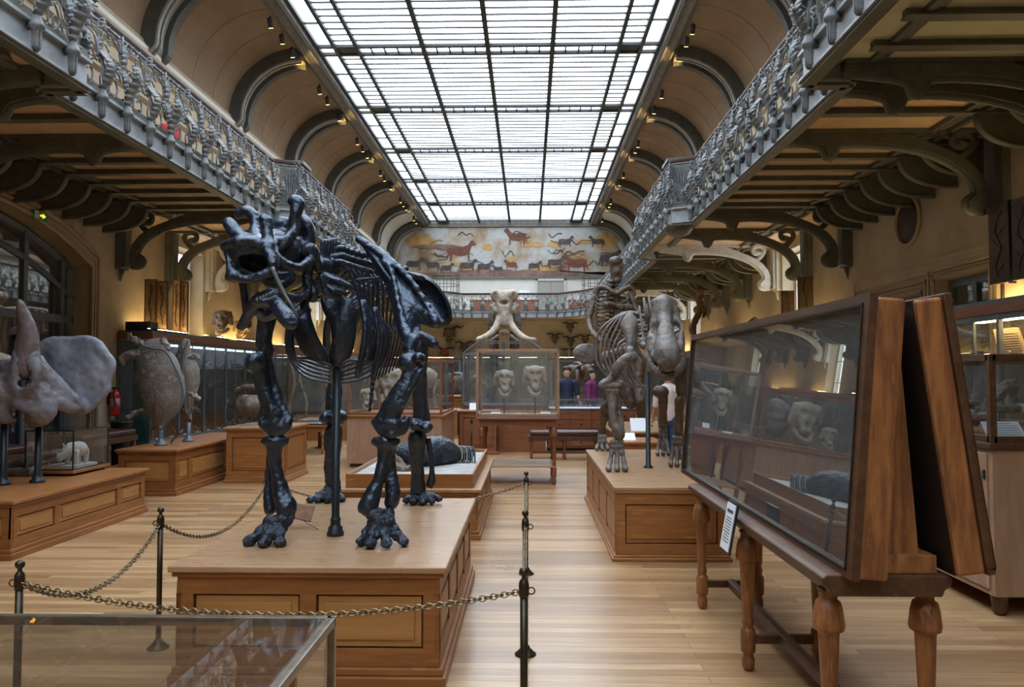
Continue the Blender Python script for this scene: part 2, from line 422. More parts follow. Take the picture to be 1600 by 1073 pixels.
# windows of the side walls
wn = 1
def window(X, y0, y1, z0, z1, side):
    global wn
    w = bpy.data.objects.new('window_%d' % wn, None); COL.objects.link(w); w['kind'] = 'structure'; w.location = (X, (y0 + y1) / 2, z0); wn += 1
    f = MB(); t = .05
    for a, b, c, d in ((y0, y0 + t, z0, z1), (y1 - t, y1, z0, z1), (y0, y1, z0, z0 + t), (y0, y1, z1 - t, z1)): f.box(X - .04, X + .04, a, b, c, d)
    ym = (y0 + y1) / 2; f.box(X - .03, X + .03, ym - .02, ym + .02, z0, z1)
    for k in (1, 2): z = z0 + (z1 - z0) * k / 3; f.box(X - .025, X + .025, y0, y1, z - .015, z + .015)
    f.build('window_frame', IRONW, w); MB().box(X - .004, X + .004, y0 + t, y1 - t, z0 + t, z1 - t).build('pane', WINGL, w)
for a, b in WIN:
    window(XL - .32, a, b, 2.1, 4.2, -1); window(XR + .32, a, b, 2.1, 4.2, 1)
    window(XL - .32, a, b, 5.3, 7.0, -1); window(XR + .32, a, b, 5.3, 7.0, 1)
window(XL - .32, 35.9, 38.9, 5.2, 7.6, -1); window(XR + .32, 35.9, 38.9, 5.2, 7.6, 1)

# ---------------------------------------------------------------- skylight
LAD = [18.35 + 4.25 * k for k in range(-6, 6)]
fr = [0, .05, .115, .31, .5, .69, .885, .95, 1]
sx = [SKX0 + (SKX1 - SKX0) * q for q in fr]
w = bpy.data.objects.new('window_%d' % wn, None); COL.objects.link(w); w['kind'] = 'structure'; w.location = (-1, 16, SKZ); wn += 1
m1 = MB()
for i, x in enumerate(sx):
    hw = .035 if i in (0, 8) else (.045 if i in (1, 2, 6, 7) else .055)
    m1.box(x - hw, x + hw, D0, D1, SKZ - .05, SKZ + .06)
for L_ in LAD:
    for y in (L_, L_ + .45): m1.box(SKX0, SKX1, y - .05, y + .05, SKZ - .04, SKZ + .05)
    for a, b in zip(sx[2:6], sx[3:7]):
        for k in range(1, 5): x = a + (b - a) * k / 5; m1.box(x - .016, x + .016, L_, L_ + .45, SKZ - .02, SKZ + .03)
m1.build('main_bars', SKYB, w)
m2 = MB()
for L_ in LAD[:-1]:
    for k in range(1, 12):
        y = L_ + .45 + (3.80) * k / 12; m2.box(sx[1], sx[7], y - .017, y + .017, SKZ - .012, SKZ + .02)
    for k in (1, 2): y = L_ + .45 + 3.8 * k / 3; m2.box(sx[0], sx[1], y - .012, y + .012, SKZ - .03, SKZ + .02); m2.box(sx[7], sx[8], y - .012, y + .012, SKZ - .03, SKZ + .02)
m2.build('glazing_bars', SKYB, w)
m3 = MB()
for L_ in LAD: m3.box(sx[1], sx[2], L_ + .03, L_ + .42, SKZ - .01, SKZ + .01); m3.box(sx[6], sx[7], L_ + .03, L_ + .42, SKZ - .01, SKZ + .01)
m3.build('junction_plate', SKYB, w)
MB().box(SKX0, SKX1, D0, D1, SKZ + .022, SKZ + .028).build('pane', SKYGL, w)
# metal surround of the skylight
def run(prof, y0=D0, y1=D1, mirror=False):
    mb = MB(); c = -1.98
    p = [((c - x) if mirror else x, z) for x, z in prof]
    return mb.prism(p, (0, y0, 0), (1, 0, 0), (0, 0, 1), (0, y1 - y0, 0))
sur = [(-5.20, 9.72), (-5.20, 9.46), (-5.26, 9.40), (-5.34, 9.46), (-5.40, 9.42), (-5.46, 9.36), (-5.54, 9.42), (-5.60, 9.46), (-5.60, 9.72)]
struct('trim_1', run(sur), GUTTER); struct('trim_2', run(sur, mirror=True), GUTTER)
struct('trim_3', MB().box(SKX0 - .4, SKX1 + .4, D1 - .15, D1 + .02, 9.32, 9.72), GUTTER)
# ceiling coves
def cove_pt(t, off=0.0): return (-5.55 - (1.72 - off) * math.sin(t), 7.86 + (1.66 - off) * math.cos(t))
NT = 14
def cove(y0, y1, mirror, m, off=0):
    c = -1.98; mb = MB(); vs = []; ins = [cove_pt(PI / 2 * i / NT, off) for i in range(NT + 1)]; out = [cove_pt(PI / 2 * i / NT, off - .12) for i in range(NT + 1)]
    for y in (y0, y1):
        for x, z in ins + out: vs.append(((c - x) if mirror else x, y, z))
    n = 2 * (NT + 1); h = NT + 1; fs = []
    for i in range(NT):
        fs += [(i, i + 1, n + i + 1, n + i), (h + i + 1, h + i, n + h + i, n + h + i + 1)]
        fs += [(i, h + i, h + i + 1, i + 1), (n + i, n + i + 1, n + h + i + 1, n + h + i)]
    fs += [(0, n, n + h, h), (NT, h + NT, n + h + NT, n + NT)]
    mb.add(vs, fs, False)
    return mb
struct('ceiling', cove(D0, LAD[-2], False, COVE), COVE); struct('ceiling', cove(LAD[-2], D1, False, PALE, -.12), PALE)
struct('ceiling', cove(D0, LAD[-2], True, COVE), COVE); struct('ceiling', cove(LAD[-2], D1, True, PALE, -.12), PALE)
# seams of the cove panels
sm = MB()
for L_ in LAD[5:-2]:
    for k in (1, 2, 3):
        for mir in (0, 1):
            y = L_ + 4.25 * k / 4; pts = [cove_pt(PI / 2 * i / NT, .003) for i in range(NT + 1)]
            sm.tube([((-1.98 - x) if mir else x, y, z) for x, z in pts], .009, n=5)
struct('trim_4', sm, PM('cove_seam', (.25, .17, .11), rough=.8))
# ribs: two dark flanges with a lighter web between, foot curling outward
def sweep2(mb, ins, out, y0, y1):
    n = len(ins); vs = [(x, y, z) for y in (y0, y1) for x, z in ins + out]; N2 = 2 * n; fs = []
    for i in range(n - 1):
        fs += [(i, i + 1, N2 + i + 1, N2 + i), (n + i + 1, n + i, N2 + n + i, N2 + n + i + 1), (i, n + i, n + i + 1, i + 1), (N2 + i, N2 + i + 1, N2 + n + i + 1, N2 + n + i)]
    fs += [(0, N2, N2 + n, n), (n - 1, 2 * n - 1, N2 + 2 * n - 1, N2 + n - 1)]
    mb.add(vs, fs)
RIBD = PM('dark_rib_paint', (.085, .083, .074), (.06, .06, .054), sc=6, rough=.6)
RIBL = PM('light_rib_web', (.27, .26, .235), (.2, .19, .17), sc=6, rough=.6)
tn = 5
for L_ in LAD[2:]:
    for mir in (False, True):
        if L_ > D1: continue
        r = bpy.data.objects.new('trim_%d' % tn, None); COL.objects.link(r); r['kind'] = 'structure'; tn += 1
        cx = (lambda x: -1.98 - x) if mir else (lambda x: x)
        r.location = (cx(-6.8), L_ + .2, 7.6)
        def band(d0, d1):
            ins = [cove_pt(PI / 2 * i / 20, d1) for i in range(21)]; out = [cove_pt(PI / 2 * i / 20, d0) for i in range(21)]
            # outward curl at the foot
            x0, z0 = ins[-1]; x1, z1 = out[-1]
            for a in (15, 30, 50, 70, 85):
                q = math.radians(a); R1 = .40; R0 = max(.06, R1 - (d1 - d0))
                cxx = x0 - R1; czz = z0
                ins.append((cxx + R1 * math.cos(q), czz - R1 * math.sin(q) * .75)); out.append((cxx + R0 * math.cos(q), czz - R0 * math.sin(q) * .75))
            return [(cx(x), z) for x, z in ins], [(cx(x), z) for x, z in out]
        a, b = band(-.02, .30); mb = MB(); sweep2(mb, a, b, L_ - .12, L_ + .06); sweep2(mb, a, b, L_ + .38, L_ + .56); mb.build('rib_flange', RIBD, r)
        a, b = band(-.02, .2); mb = MB(); sweep2(mb, a, b, L_ + .06, L_ + .38); mb.build('rib_web', RIBL, r)
        a, b = band(.295, .335); mb = MB(); sweep2(mb, a[:], b[:], L_ - .13, L_ - .05); sweep2(mb, a, b, L_ + .02, L_ + .07); mb.build('rib_edge_moulding', RIBL, r)
        # gilt moulding near the top of the rib
        gi = [cove_pt(PI / 2 * i / 20, .215) for i in range(0, 8)]; go = [cove_pt(PI / 2 * i / 20, .19) for i in range(0, 8)]
        mb = MB(); sweep2(mb, [(cx(x), z) for x, z in gi], [(cx(x), z) for x, z in go], L_ + .10, L_ + .34); mb.build('gilt_panel', GOLD, r)
# cornice below the cove
cor = [(-7.35, 7.9), (-7.22, 7.9), (-7.17, 7.8), (-7.12, 7.66), (-7.03, 7.56), (-7.0, 7.44), (-6.93, 7.40), (-6.93, 7.28), (-6.84, 7.22), (-6.84, 7.1), (-6.90, 7.04), (-6.90, 6.85), (-6.98, 6.8), (-6.98, 6.62), (-7.05, 6.56), (-7.05, 6.3), (-7.1, 6.2), (-7.35, 6.2)]
struct('trim_%d' % tn, run(cor), STONE); tn += 1
struct('trim_%d' % tn, run([(x - .02, z) for x, z in cor], mirror=True), STONE); tn += 1

# ---------------------------------------------------------------- galleries
def edge_path(side):
    if side < 0: a, b = -4.5, -4.13
    else: a, b = 2.9, 2.53
    return [(b, D0), (b, 6.6), (b, 6.95), (a, 6.95), (a, 13.25), (b, 13.45), (b, 17.4), (a, 17.65), (a, 33.4)]
FARP = [(-4.5, 33.4), (-4.0, 34.5), (-3.1, 35.6), (1.35, 35.6), (2.35, 34.5), (2.9, 33.4)]
def along(path, step, start=0):
    out = []; acc = start
    for p, q in zip(path[:-1], path[1:]):
        p = V((*p, 0)); q = V((*q, 0)); L_ = (q - p).length; d = (q - p) / L_
        while acc < L_:
            out.append((p + d * acc, d)); acc += step
        acc -= L_
    return out
def offset_path(path, d):
    out = []
    for i, p in enumerate(path):
        a = V((*path[max(i - 1, 0)], 0)); b = V((*path[min(i + 1, len(path) - 1)], 0)); t = (b - a).normalized()
        out.append((p[0] + t.y * d, p[1] - t.x * d))
    return out
def decks():
    for side, nm in ((-1, 'left'), (1, 'right')):
        path = edge_path(side); X = XL if side < 0 else XR
        mb = MB(); so = MB()
        for (xa, ya), (xb, yb) in zip(path[:-1], path[1:]):
            if abs(yb - ya) < 1e-3: continue
            mb.prism([(X, ya), (xa, ya), (xb, yb), (X, yb)], (0, 0, 4.44), (1, 0, 0), (0, 1, 0), (0, 0, .10))
            so.prism([(X, ya), (xa, ya), (xb, yb), (X, yb)], (0, 0, 4.42), (1, 0, 0), (0, 1, 0), (0, 0, .019))
        if side < 0: poly = [(XL, 33.4)] + FARP + [(XR, 33.4), (XR, D1), (XL, D1)]
        if side < 0:
            mb.prism(poly, (0, 0, 4.44), (1, 0, 0), (0, 1, 0), (0, 0, .10)); so.prism(poly, (0, 0, 4.42), (1, 0, 0), (0, 1, 0), (0, 0, .019))
        struct('floor', mb, STONE); struct('ceiling', so, SOFFIT)
    struct('ceiling', MB().box(2.62, XR, -7.5, 6.8, 4.410, 4.4195), PM('green_glow_soffit', (.62, .62, .42), (.55, .56, .38), sc=3, rough=.7))  # greenish lamp glow put into the near soffit's colour
decks()
BR = [6.85, 7.27, 8.85, 13.1, 14.9, 16.75, 18.9, 21.0, 23.2, 25.6, 27.5, 29.6, 31.6]
def sign(s): return 1 if s > 0 else -1
for side in (-1, 1):
    X = XL if side < 0 else XR; s = side; E = -4.5 if s < 0 else 2.9
    # joists: one structural piece per side, plus longitudinal mouldings
    mb = MB(); y = -7.0
    JY = []
    while y < 33.3:
        if min(abs(y - b) for b in BR) > .2 and not any(a - .4 < y < b + .4 for a, b in [(14.0, 17.2)]): JY.append(y)
        y += .56
    for y in JY:
        mb.box(min(E, X), max(E, X), y - .035, y + .035, 4.355, 4.42); mb.box(min(E, X), max(E, X), y - .06, y + .06, 4.345, 4.362)
    for dx, hh in ((.16, .05), (.24, .03), (1.72, .05), (1.82, .03), (1.94, .05)):
        x = E + s * dx; mb.box(x - .03, x + .03, -7, 33.4, 4.42 - hh, 4.42)
    struct('trim_%d' % tn, mb, IRON); tn += 1
    # girder at the edge
    for path, nm in ((edge_path(s), 0), (FARP, 1)):
        if nm and s > 0: continue
        g = MB(); g2 = MB()
        for p, q in zip(path[:-1], path[1:]):
            a = V((*p, 0)); b = V((*q, 0))
            g.bar(a + V((0, 0, 4.375)), b + V((0, 0, 4.375)), .05, .24)
            g.bar(a + V((0, 0, 4.25)), b + V((0, 0, 4.25)), .17, .025); g.bar(a + V((0, 0, 4.50)), b + V((0, 0, 4.50)), .15, .03)
            g2.bar(a + V((0, 0, 4.222)), b + V((0, 0, 4.222)), .12, .03)
            g2.bar(a + V((0, 0, 4.60)), b + V((0, 0, 4.60)), .05, .03)
            g2.bar(a + V((0, 0, 4.545)), b + V((0, 0, 4.545)), .09, .05)
        struct('trim_%d' % tn, g, GIRD); tn += 1
        struct('trim_%d' % tn, g2, IRON); tn += 1
    # semi-elliptical consoles where joists meet the wall
    L0 = thing('joist_console', 'dark curved console plate under the %s gallery where a joist meets the wall' % ('left' if s < 0 else 'right'), 'bracket', (X, 0, 4.3), 0, 'consoles along the %s wall' % ('left' if s < 0 else 'right'))
    a_, b_ = .72, .37
    poly = [(0, 0)] + [(-s * a_ * math.cos(PI / 2 * k / 14) ** .75, -b_ * math.sin(PI / 2 * k / 14) ** .9) for k in range(15)]
    MB().prism(poly, (0, -.03, 0), (1, 0, 0), (0, 0, 1), (0, .06, 0)).build('plate', IRON, L0, local=True)
    MB().tube([(u, 0, v) for u, v in poly[1:]], .03, n=6, flat=1.6).build('rim', IRON, L0, local=True)
    first = True
    for y in JY:
        if y < 6.5 or y > 32: continue
        if first: L0.location = (X, y, 4.36); first = False
        else: dup(L0, (X, y, 4.36))
    # scrolled iron brackets
    def bracket(m):
        # local: x from wall (0) towards the hall (+), z down from the soffit (0)
        t = thing('iron_bracket', '', 'bracket', (0, 0, 0))
        w_ = .10; W = 2.62
        mb = MB()
        arch = [(.62, -.17), (.70, -.10), (1.0, -.12)]
        foot = [(.30, -.86), (.22, -.80), (.20, -.70), (.26, -.62), (.34, -.66)]
        lower = [(.22, -.93), (.32, -.95), (.41, -.92), (.43, -.85), (.38, -.80), (.33, -.76), (.33, -.68), (.38, -.58), (.48, -.47), (.64, -.36), (.86, -.265), (1.15, -.195), (1.5, -.155), (1.8, -.155), (1.90, -.19), (1.95, -.29), (2.0, -.31), (2.05, -.20), (2.2, -.15), (2.45, -.12), (2.62, -.10)]
        upper = [(2.62, 0), (1.3, 0), (.95, -.12), (.70, -.22), (.50, -.31), (.36, -.42), (.25, -.56), (.20, -.70), (.20, -.86)]
        poly = lower + upper
        mb.prism(poly, (0, -w_ / 2, 0), (1, 0, 0), (0, 0, 1), (0, w_, 0))
        for k in range(14):
            x = .75 + k * .135
            for yy in (-w_ / 2, w_ / 2): mb.ball((x, yy, -.06), .014, 6, 4); mb.ball((x, yy, -.13), .012, 6, 4)
        mb.build('arch_plate', m, t, local=True)
        mb = MB(); mb.tube([(u, 0, v) for u, v in lower], .024, n=6, flat=2.8, sub=2, up=(0, 1, 0)); mb.build('arch_flange', m, t, local=True)
        mb = MB(); mb.box(0, 2.62, -.07, .07, -.045, 0); mb.build('top_beam', m, t, local=True)
        mb = MB(); mb.box(0, .10, -.14, .14, -1.0, 0); mb.box(0, .16, -.10, .10, -.96, -.04)
        mb.tube([(.06, 0, -1.0), (.05, 0, -1.08), (.03, 0, -1.2)], [.05, .035, .012], n=8); mb.build('wall_plate', m, t, local=True)
        # scroll in the spandrel
        sc = [(.52, -.36), (.40, -.26), (.32, -.14), (.36, -.05), (.47, -.03), (.56, -.08), (.55, -.17), (.47, -.19), (.44, -.14)]
        MB().tube([(u, 0, v) for u, v in sc], [.022] * 7 + [.022, .04], n=6, flat=2.4, sub=3, up=(0, 1, 0)).build('scroll', m, t, local=True)
        return t
    side_n = 'left' if s < 0 else 'right'
    base_b = bracket(IRON); lit_b = bracket(IRONW)  # pale copy carries the window light in its colour
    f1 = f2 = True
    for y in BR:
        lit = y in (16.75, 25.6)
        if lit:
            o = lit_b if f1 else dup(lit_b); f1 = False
            tag(o, ('scrolled iron bracket coloured as if lit by the nearer %s window' if y < 20 else 'scrolled iron bracket coloured as if lit by the farther %s window') % side_n, 'bracket')
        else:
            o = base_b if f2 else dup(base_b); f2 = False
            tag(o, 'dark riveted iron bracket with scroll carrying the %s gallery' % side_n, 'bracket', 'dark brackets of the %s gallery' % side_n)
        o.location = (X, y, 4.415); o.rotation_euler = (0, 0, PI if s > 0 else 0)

# ---------------------------------------------------------------- railings
def leafmesh(mb, pts, wid, th=.012, teeth=7):
    # toothed leaf along pts (x,z), width profile in y
    P, _ = spline([V((x, 0, z)) for x, z in pts], [0] * len(pts), 5)
    n = len(P); vs = []; fs = []
    for i, p in enumerate(P):
        t = i / (n - 1); w = wid * math.sin(PI * min(1, .12 + t * .9)) * (1 + .28 * (1 if i % 2 else -1)) + .008
        c = P[min(i + 1, n - 1)] - P[max(i - 1, 0)]; nrm = V((c.z, 0, -c.x)).normalized() if c.length > 0 else V((1, 0, 0))
        for yy, dn in ((-w, -.02), (0, .012), (w, -.02)): vs.append(p + V((0, yy, 0)) + nrm * dn)
        for yy, dn in ((-w, -.02 - th), (0, .012 - th), (w, -.02 - th)): vs.append(p + V((0, yy, 0)) + nrm * dn)
    for i in range(n - 1):
        a = i * 6; b = a + 6
        fs += [(a, a + 1, b + 1, b), (a + 1, a + 2, b + 2, b + 1), (a + 3, b + 3, b + 4, a + 4), (a + 4, b + 4, b + 5, a + 5), (a, b, b + 3, a + 3), (a + 2, a + 5, b + 5, b + 2)]
    mb.add(vs, fs)
def rosette(mb, c, r):
    c = V(c); mb.ball(c, (r * .5, r * .5, r * .5), 6, 4)
    for k in range(5):
        a = 2 * PI * k / 5; mb.ball(c + V((.01, math.cos(a) * r * .62, math.sin(a) * r * .62)), (r * .28, r * .42, r * .42), 6, 4)
def baluster_mesh(kind):
    mb = MB()
    # fluted drop and collar on the girder face
    mb.lathe([(.016, .0), (.030, .02), (.030, .10), (.036, .17), (.062, .20), (.066, .22), (.05, .25), (.03, .30)], (.10, 0, 0), 10)
    for k in range(8): a = 2 * PI * k / 8; mb.bar((.10 + .030 * math.cos(a), .030 * math.sin(a), .03), (.10 + .036 * math.cos(a), .036 * math.sin(a), .17), .010)
    mb.tube([(0, 0, .21), (.11, 0, .21)], .03, 6)
    if kind == 0:
        leafmesh(mb, [(.12, .30), (.20, .42), (.21, .56), (.12, .68), (.06, .74)], .075)
        rosette(mb, (.24, .03, .50), .055)
        mb.tube([(.12, 0, .31), (.10, 0, .55), (.05, 0, .72), (.03, 0, .92), (.045, .01, 1.04), (.085, .02, 1.05), (.095, .03, 1.0)], [.022, .02, .018, .016, .014, .013, .016], 6, sub=3)
        for sg in (-1, 1):
            mb.tube([(.05, 0, .64), (.04, .05 * sg, .82), (.03, .12 * sg, .97), (.03, .18 * sg, 1.0), (.03, .22 * sg, .93)], .011, 5, sub=3)
            rosette(mb, (.035, .215 * sg, .88), .035)
            mb.tube([(.03, .25 * sg, .33), (.03, .24 * sg, .5), (.04, .14 * sg, .62), (.05, .02 * sg, .60)], .010, 5, sub=3)
        rosette(mb, (.09, .0, .97), .05)
        leafmesh(mb, [(.10, .60), (.08, .72), (.10, .84)], .035)
        for sg in (-1, 1):
            mb.tube([(.03, .25 * sg, .36), (.02, .20 * sg, .30), (.03, .10 * sg, .34), (.03, .07 * sg, .46), (.03, .13 * sg, .52), (.03, .17 * sg, .46)], .010, 5, sub=3)
            mb.tube([(.02, .10 * sg, 1.07), (.02, .17 * sg, 1.03), (.02, .25 * sg, 1.07)], .009, 5, sub=3); rosette(mb, (.03, .13 * sg, .50), .03)
            mb.tube([(.04, .03 * sg, .62), (.03, .09 * sg, .70), (.03, .13 * sg, .84), (.02, .25 * sg, .80)], .009, 5, sub=3)
    else:
        leafmesh(mb, [(.12, .30), (.17, .44), (.24, .60), (.20, .74), (.16, .72)], .10)
        leafmesh(mb, [(.11, .30), (.13, .44), (.10, .60), (.04, .72)], .06)
        rosette(mb, (.22, -.02, .62), .065)
        for sg in (-1, 1):
            mb.tube([(.07, .01 * sg, .50), (.03, .02 * sg, .74), (.02, .06 * sg, .96), (.04, .10 * sg, 1.04), (.06, .13 * sg, 1.0)], [.017, .016, .013, .012, .012], 6, sub=3)
            rosette(mb, (.05, .12 * sg, .96), .035)
            mb.tube([(.03, .03 * sg, .56), (.03, .13 * sg, .72), (.03, .22 * sg, .74), (.03, .23 * sg, .64), (.03, .17 * sg, .62)], .010, 5, sub=3)
            mb.tube([(.03, .25 * sg, .36), (.03, .16 * sg, .34), (.03, .09 * sg, .44), (.03, .16 * sg, .56), (.03, .25 * sg, .56)], .010, 5, sub=3)
            mb.tube([(.03, .02 * sg, .86), (.03, .14 * sg, .92), (.03, .25 * sg, 1.0)], .010, 5, sub=3); rosette(mb, (.04, .18 * sg, .70), .03)
        mb.tube([(.10, 0, .45), (.03, 0, .75), (.03, 0, 1.08)], .014, 6, sub=3); leafmesh(mb, [(.06, .70), (.08, .84), (.05, .98)], .04)
    return mb.mesh('baluster')
BM = [baluster_mesh(0), baluster_mesh(1)]
for b in BM: b.materials.append(IRONL)
def railing(path, nm, label, flip, start):
    t = thing(nm, label, 'railing', (path[0][0], path[0][1], ZG))
    c = base_of(t)
    mb = MB(); mb.tube([V((x, y, ZR)) for x, y in path], .045, n=8, flat=.7, up=(0, 0, 1), smooth=False); mb.build('handrail', RAILW, t)
    mb = MB()
    for p, q in zip(path[:-1], path[1:]): mb.bar((*p, ZR - .055), (*q, ZR - .055), .05, .02); mb.bar((*p, ZR - .10), (*q, ZR - .10), .02, .02)
    mb.build('top_bar', IRONL, t)
    i = 0
    for p, d in along(path, .50, .1):
        if p.y < start: continue
        o = bpy.data.objects.new('baluster', BM[i % 2]); COL.objects.link(o); o.parent = t
        o.location = V((p.x, p.y, ZG)) - c; n = V((d.y, -d.x, 0)) * (1 if not flip else -1)
        o.rotation_euler = (0, 0, math.atan2(n.y, n.x)); i += 1
    return t
railing(edge_path(-1), 'gallery_railing', 'ornate cast iron railing with leaves and flowers along the left gallery', False, 6.0)
railing(edge_path(1), 'gallery_railing', 'ornate cast iron railing with leaves and flowers along the right gallery', True, 4.2)
railing(FARP, 'gallery_railing', 'ornate iron railing of the gallery crossing the far end below the painted wall', False, 0)
# piers standing in the railings at the nearer window bay
for s, nm in ((-1, 'left'), (1, 'right')):
    x = -4.33 if s < 0 else 2.73
    t = thing('railing_pier', 'pale square pier with palm leaf relief set in the %s gallery railing' % nm, 'pier', (x, 14.0, ZG))
    MB().box(x - .2, x + .2, 13.72, 14.2, 4.3, 5.42).build('shaft', IRONL, t, .02)
    MB().lathe([(.05, -.02), (.2, .03), (.26, .12), (.24, .2)], (x, 13.95, 4.12), 14).build('bowl_base', IRONL, t)
    mb = MB()
    for k in range(-3, 4):
        a = k * .35; mb.tube([(x - s * .21, 13.96, 4.6), (x - s * .22, 13.96 + .1 * math.sin(a), 4.85), (x - s * .22, 13.96 + .2 * math.sin(a), 4.9 + .35 * math.cos(a))], [.02, .016, .008], 6)
        mb.tube([(x, 13.71, 4.6), (x + .08 * math.sin(a), 13.70, 4.85), (x + .17 * math.sin(a), 13.70, 4.9 + .33 * math.cos(a))], [.02, .016, .008], 6)
    mb.build('palm_relief', IRONL, t)
    MB().box(x - .24, x + .24, 13.68, 14.24, 5.42, 5.48).build('cap', IRONL, t)

# ---------------------------------------------------------------- light
W = bpy.data.worlds.new('world'); SC.world = W; W.use_nodes = True
bg = W.node_tree.nodes['Background']; bg.inputs[0].default_value = (.86, .93, 1.0, 1); bg.inputs[1].default_value = 5.5
po = bpy.data.lights.new('skylight_portal', 'AREA'); po.shape = 'RECTANGLE'; po.size = SKX1 - SKX0; po.size_y = D1 - D0
try: po.cycles.is_portal = True
except Exception: pass
pl = bpy.data.objects.new('skylight_portal', po); COL.objects.link(pl); pl.location = ((SKX0 + SKX1) / 2, (D0 + D1) / 2, SKZ + .1)
SC.view_settings.view_transform = 'Standard'; SC.view_settings.look = 'None'; SC.view_settings.gamma = 1; SC.view_settings.use_curve_mapping = False
SC.view_settings.exposure = 0.28
SC.cycles.max_bounces = 10; SC.cycles.diffuse_bounces = 5; SC.cycles.glossy_bounces = 4; SC.cycles.transparent_max_bounces = 24; SC.cycles.transmission_bounces = 4
SC.cycles.sample_clamp_indirect = 6; SC.cycles.caustics_reflective = False; SC.cycles.caustics_refractive = False
SC.cycles.use_denoising = True
# ================================================================== openings in the lower walls
def frame_run(mb, X, s, path, w, d):
    for p, q in zip(path[:-1], path[1:]): mb.bar((X, *p), (X, *q), d, w, up=(1, 0, 0))
# arched glazed doorway on the left
dr = bpy.data.objects.new('door_1', None); COL.objects.link(dr); dr['kind'] = 'structure'; dr.location = (XL - .3, (AY0 + AY1) / 2, 0)
X = XL - .34
arc = [(AY0 + (AY1 - AY0) * i / 20, arch_z(AY0 + (AY1 - AY0) * i / 20)) for i in range(21)]
def inner(d, z0=0): return [(max(AY0 + d, min(AY1 - d, y)), z - d) for y, z in arc]
mb = MB()
mb.tube([(X, y, z) for y, z in [(AY0 + .06, 0)] + inner(.06) + [(AY1 - .06, 0)]], .06, n=4, smooth=False)
for y in (8.05, 9.1, 10.1, 11.1, 12.0): mb.box(X - .045, X + .045, y - .045, y + .045, 0, arch_z(y) - .02)
mb.box(X - .05, X + .05, AY0, AY1, 2.42, 2.54)
mb.tube([(X + .02, AY0 + (AY1 - AY0) * i / 16, arch_z(AY0 + (AY1 - AY0) * i / 16) - .42 - .1 * abs(i - 8) / 8) for i in range(17)], .05, n=4, smooth=False)
mb.build('door_frame', STEEL, dr)
MB().box(X - .004, X + .004, AY0 + .05, AY1 - .05, 0, 2.42).build('lower_panes', GLASSD, dr)
gp = MB(); gp.prism([(AY0 + .05, 2.5)] + inner(.05) + [(AY1 - .05, 2.5)], (X - .004, 0, 0), (0, 1, 0), (0, 0, 1), (.008, 0, 0)); gp.build('upper_panes', GLASSD, dr)
m_ = MB(); m_.box(X + .05, X + .09, 10.95, 11.0, 0, 2.15); m_.box(X + .05, X + .09, 11.9, 11.95, 0, 2.15); m_.box(X + .05, X + .09, 10.95, 11.95, 2.1, 2.18); m_.build('leaf_frame', DSTEEL, dr)
# moulded architrave following the arch
mb = MB()
for off, r in ((.0, .035), (.09, .025), (.17, .045)):
    pts = [(AY0 - off, 0)] + [(AY0 - off + (AY1 - AY0 + 2 * off) * i / 30, arch_z(AY0 + (AY1 - AY0) * i / 30) + off) for i in range(31)] + [(AY1 + off, 0)]
    mb.tube([(XL + .005, y, z) for y, z in pts], r, n=6, smooth=True)
struct('trim_%d' % tn, mb, STONE); tn += 1
# dark backdrop room added behind it so the glazing stays dim
DKW = PM('dim_backdrop_wall', (.11, .115, .115), (.07, .075, .075), sc=1.5, rough=.8)
mb = MB(); mb.box(XL - 3.2, XL - 3.05, 4, 15, 0, 4.8); mb.box(XL - 3.2, XL - .45, 4, 4.1, 0, 4.8); mb.box(XL - 3.2, XL - .45, 15, 15.1, 0, 4.8); mb.box(XL - 3.2, XL - .45, 4, 15.1, 4.6, 4.8); struct('wall_backdrop', mb, DKW)
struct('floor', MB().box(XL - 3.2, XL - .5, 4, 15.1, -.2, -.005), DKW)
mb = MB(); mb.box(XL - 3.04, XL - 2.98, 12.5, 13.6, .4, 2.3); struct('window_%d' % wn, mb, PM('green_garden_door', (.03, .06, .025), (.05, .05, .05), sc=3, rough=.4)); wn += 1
# doors on the right
for i, (a, b, z0, z1) in enumerate(RDOORS):
    dr = bpy.data.objects.new('door_%d' % (i + 2), None); COL.objects.link(dr); dr['kind'] = 'structure'; dr.location = (XR + .2, (a + b) / 2, 0)
    mb = MB()
    for y in (a + .04, b - .04, (a + b) / 2): mb.box(XR + .16, XR + .24, y - .04, y + .04, 0, z1)
    for z in (.05, 1.0, z1 - .05, z1 - .75): mb.box(XR + .165, XR + .235, a, b, z - .05, z + .05)
    mb.build('door_frame', STEEL, dr)
    MB().box(XR + .195, XR + .205, a, b, .05, z1).build('pane', GLASSD, dr)
    mb = MB()
    for off, r in ((.03, .03), (.10, .02), (.16, .035)):
        mb.box(XR - r, XR + .01, a - off - .02, a - off + .02, 0, z1 + off); mb.box(XR - r, XR + .01, b + off - .02, b + off + .02, 0, z1 + off); mb.box(XR - r, XR + .01, a - off - .02, b + off + .02, z1 + off - .02, z1 + off + .02)
    mb.build('architrave', STONE, dr)
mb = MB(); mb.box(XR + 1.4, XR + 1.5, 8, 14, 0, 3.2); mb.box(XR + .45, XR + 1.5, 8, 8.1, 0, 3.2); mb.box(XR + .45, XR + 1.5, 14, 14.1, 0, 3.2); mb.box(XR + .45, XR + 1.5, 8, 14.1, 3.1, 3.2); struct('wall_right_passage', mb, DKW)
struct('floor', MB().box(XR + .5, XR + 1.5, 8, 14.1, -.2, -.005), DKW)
mb = MB(); mb.box(XR - .035, XR + .01, 6.9, 12.9, 3.10, 3.15); mb.box(XR - .02, XR + .01, 6.9, 12.9, 2.96, 3.10); mb.box(XR - .03, XR + .01, 12.85, 12.9, 0, 3.12)
struct('trim_%d' % tn, mb, CREAM); tn += 1
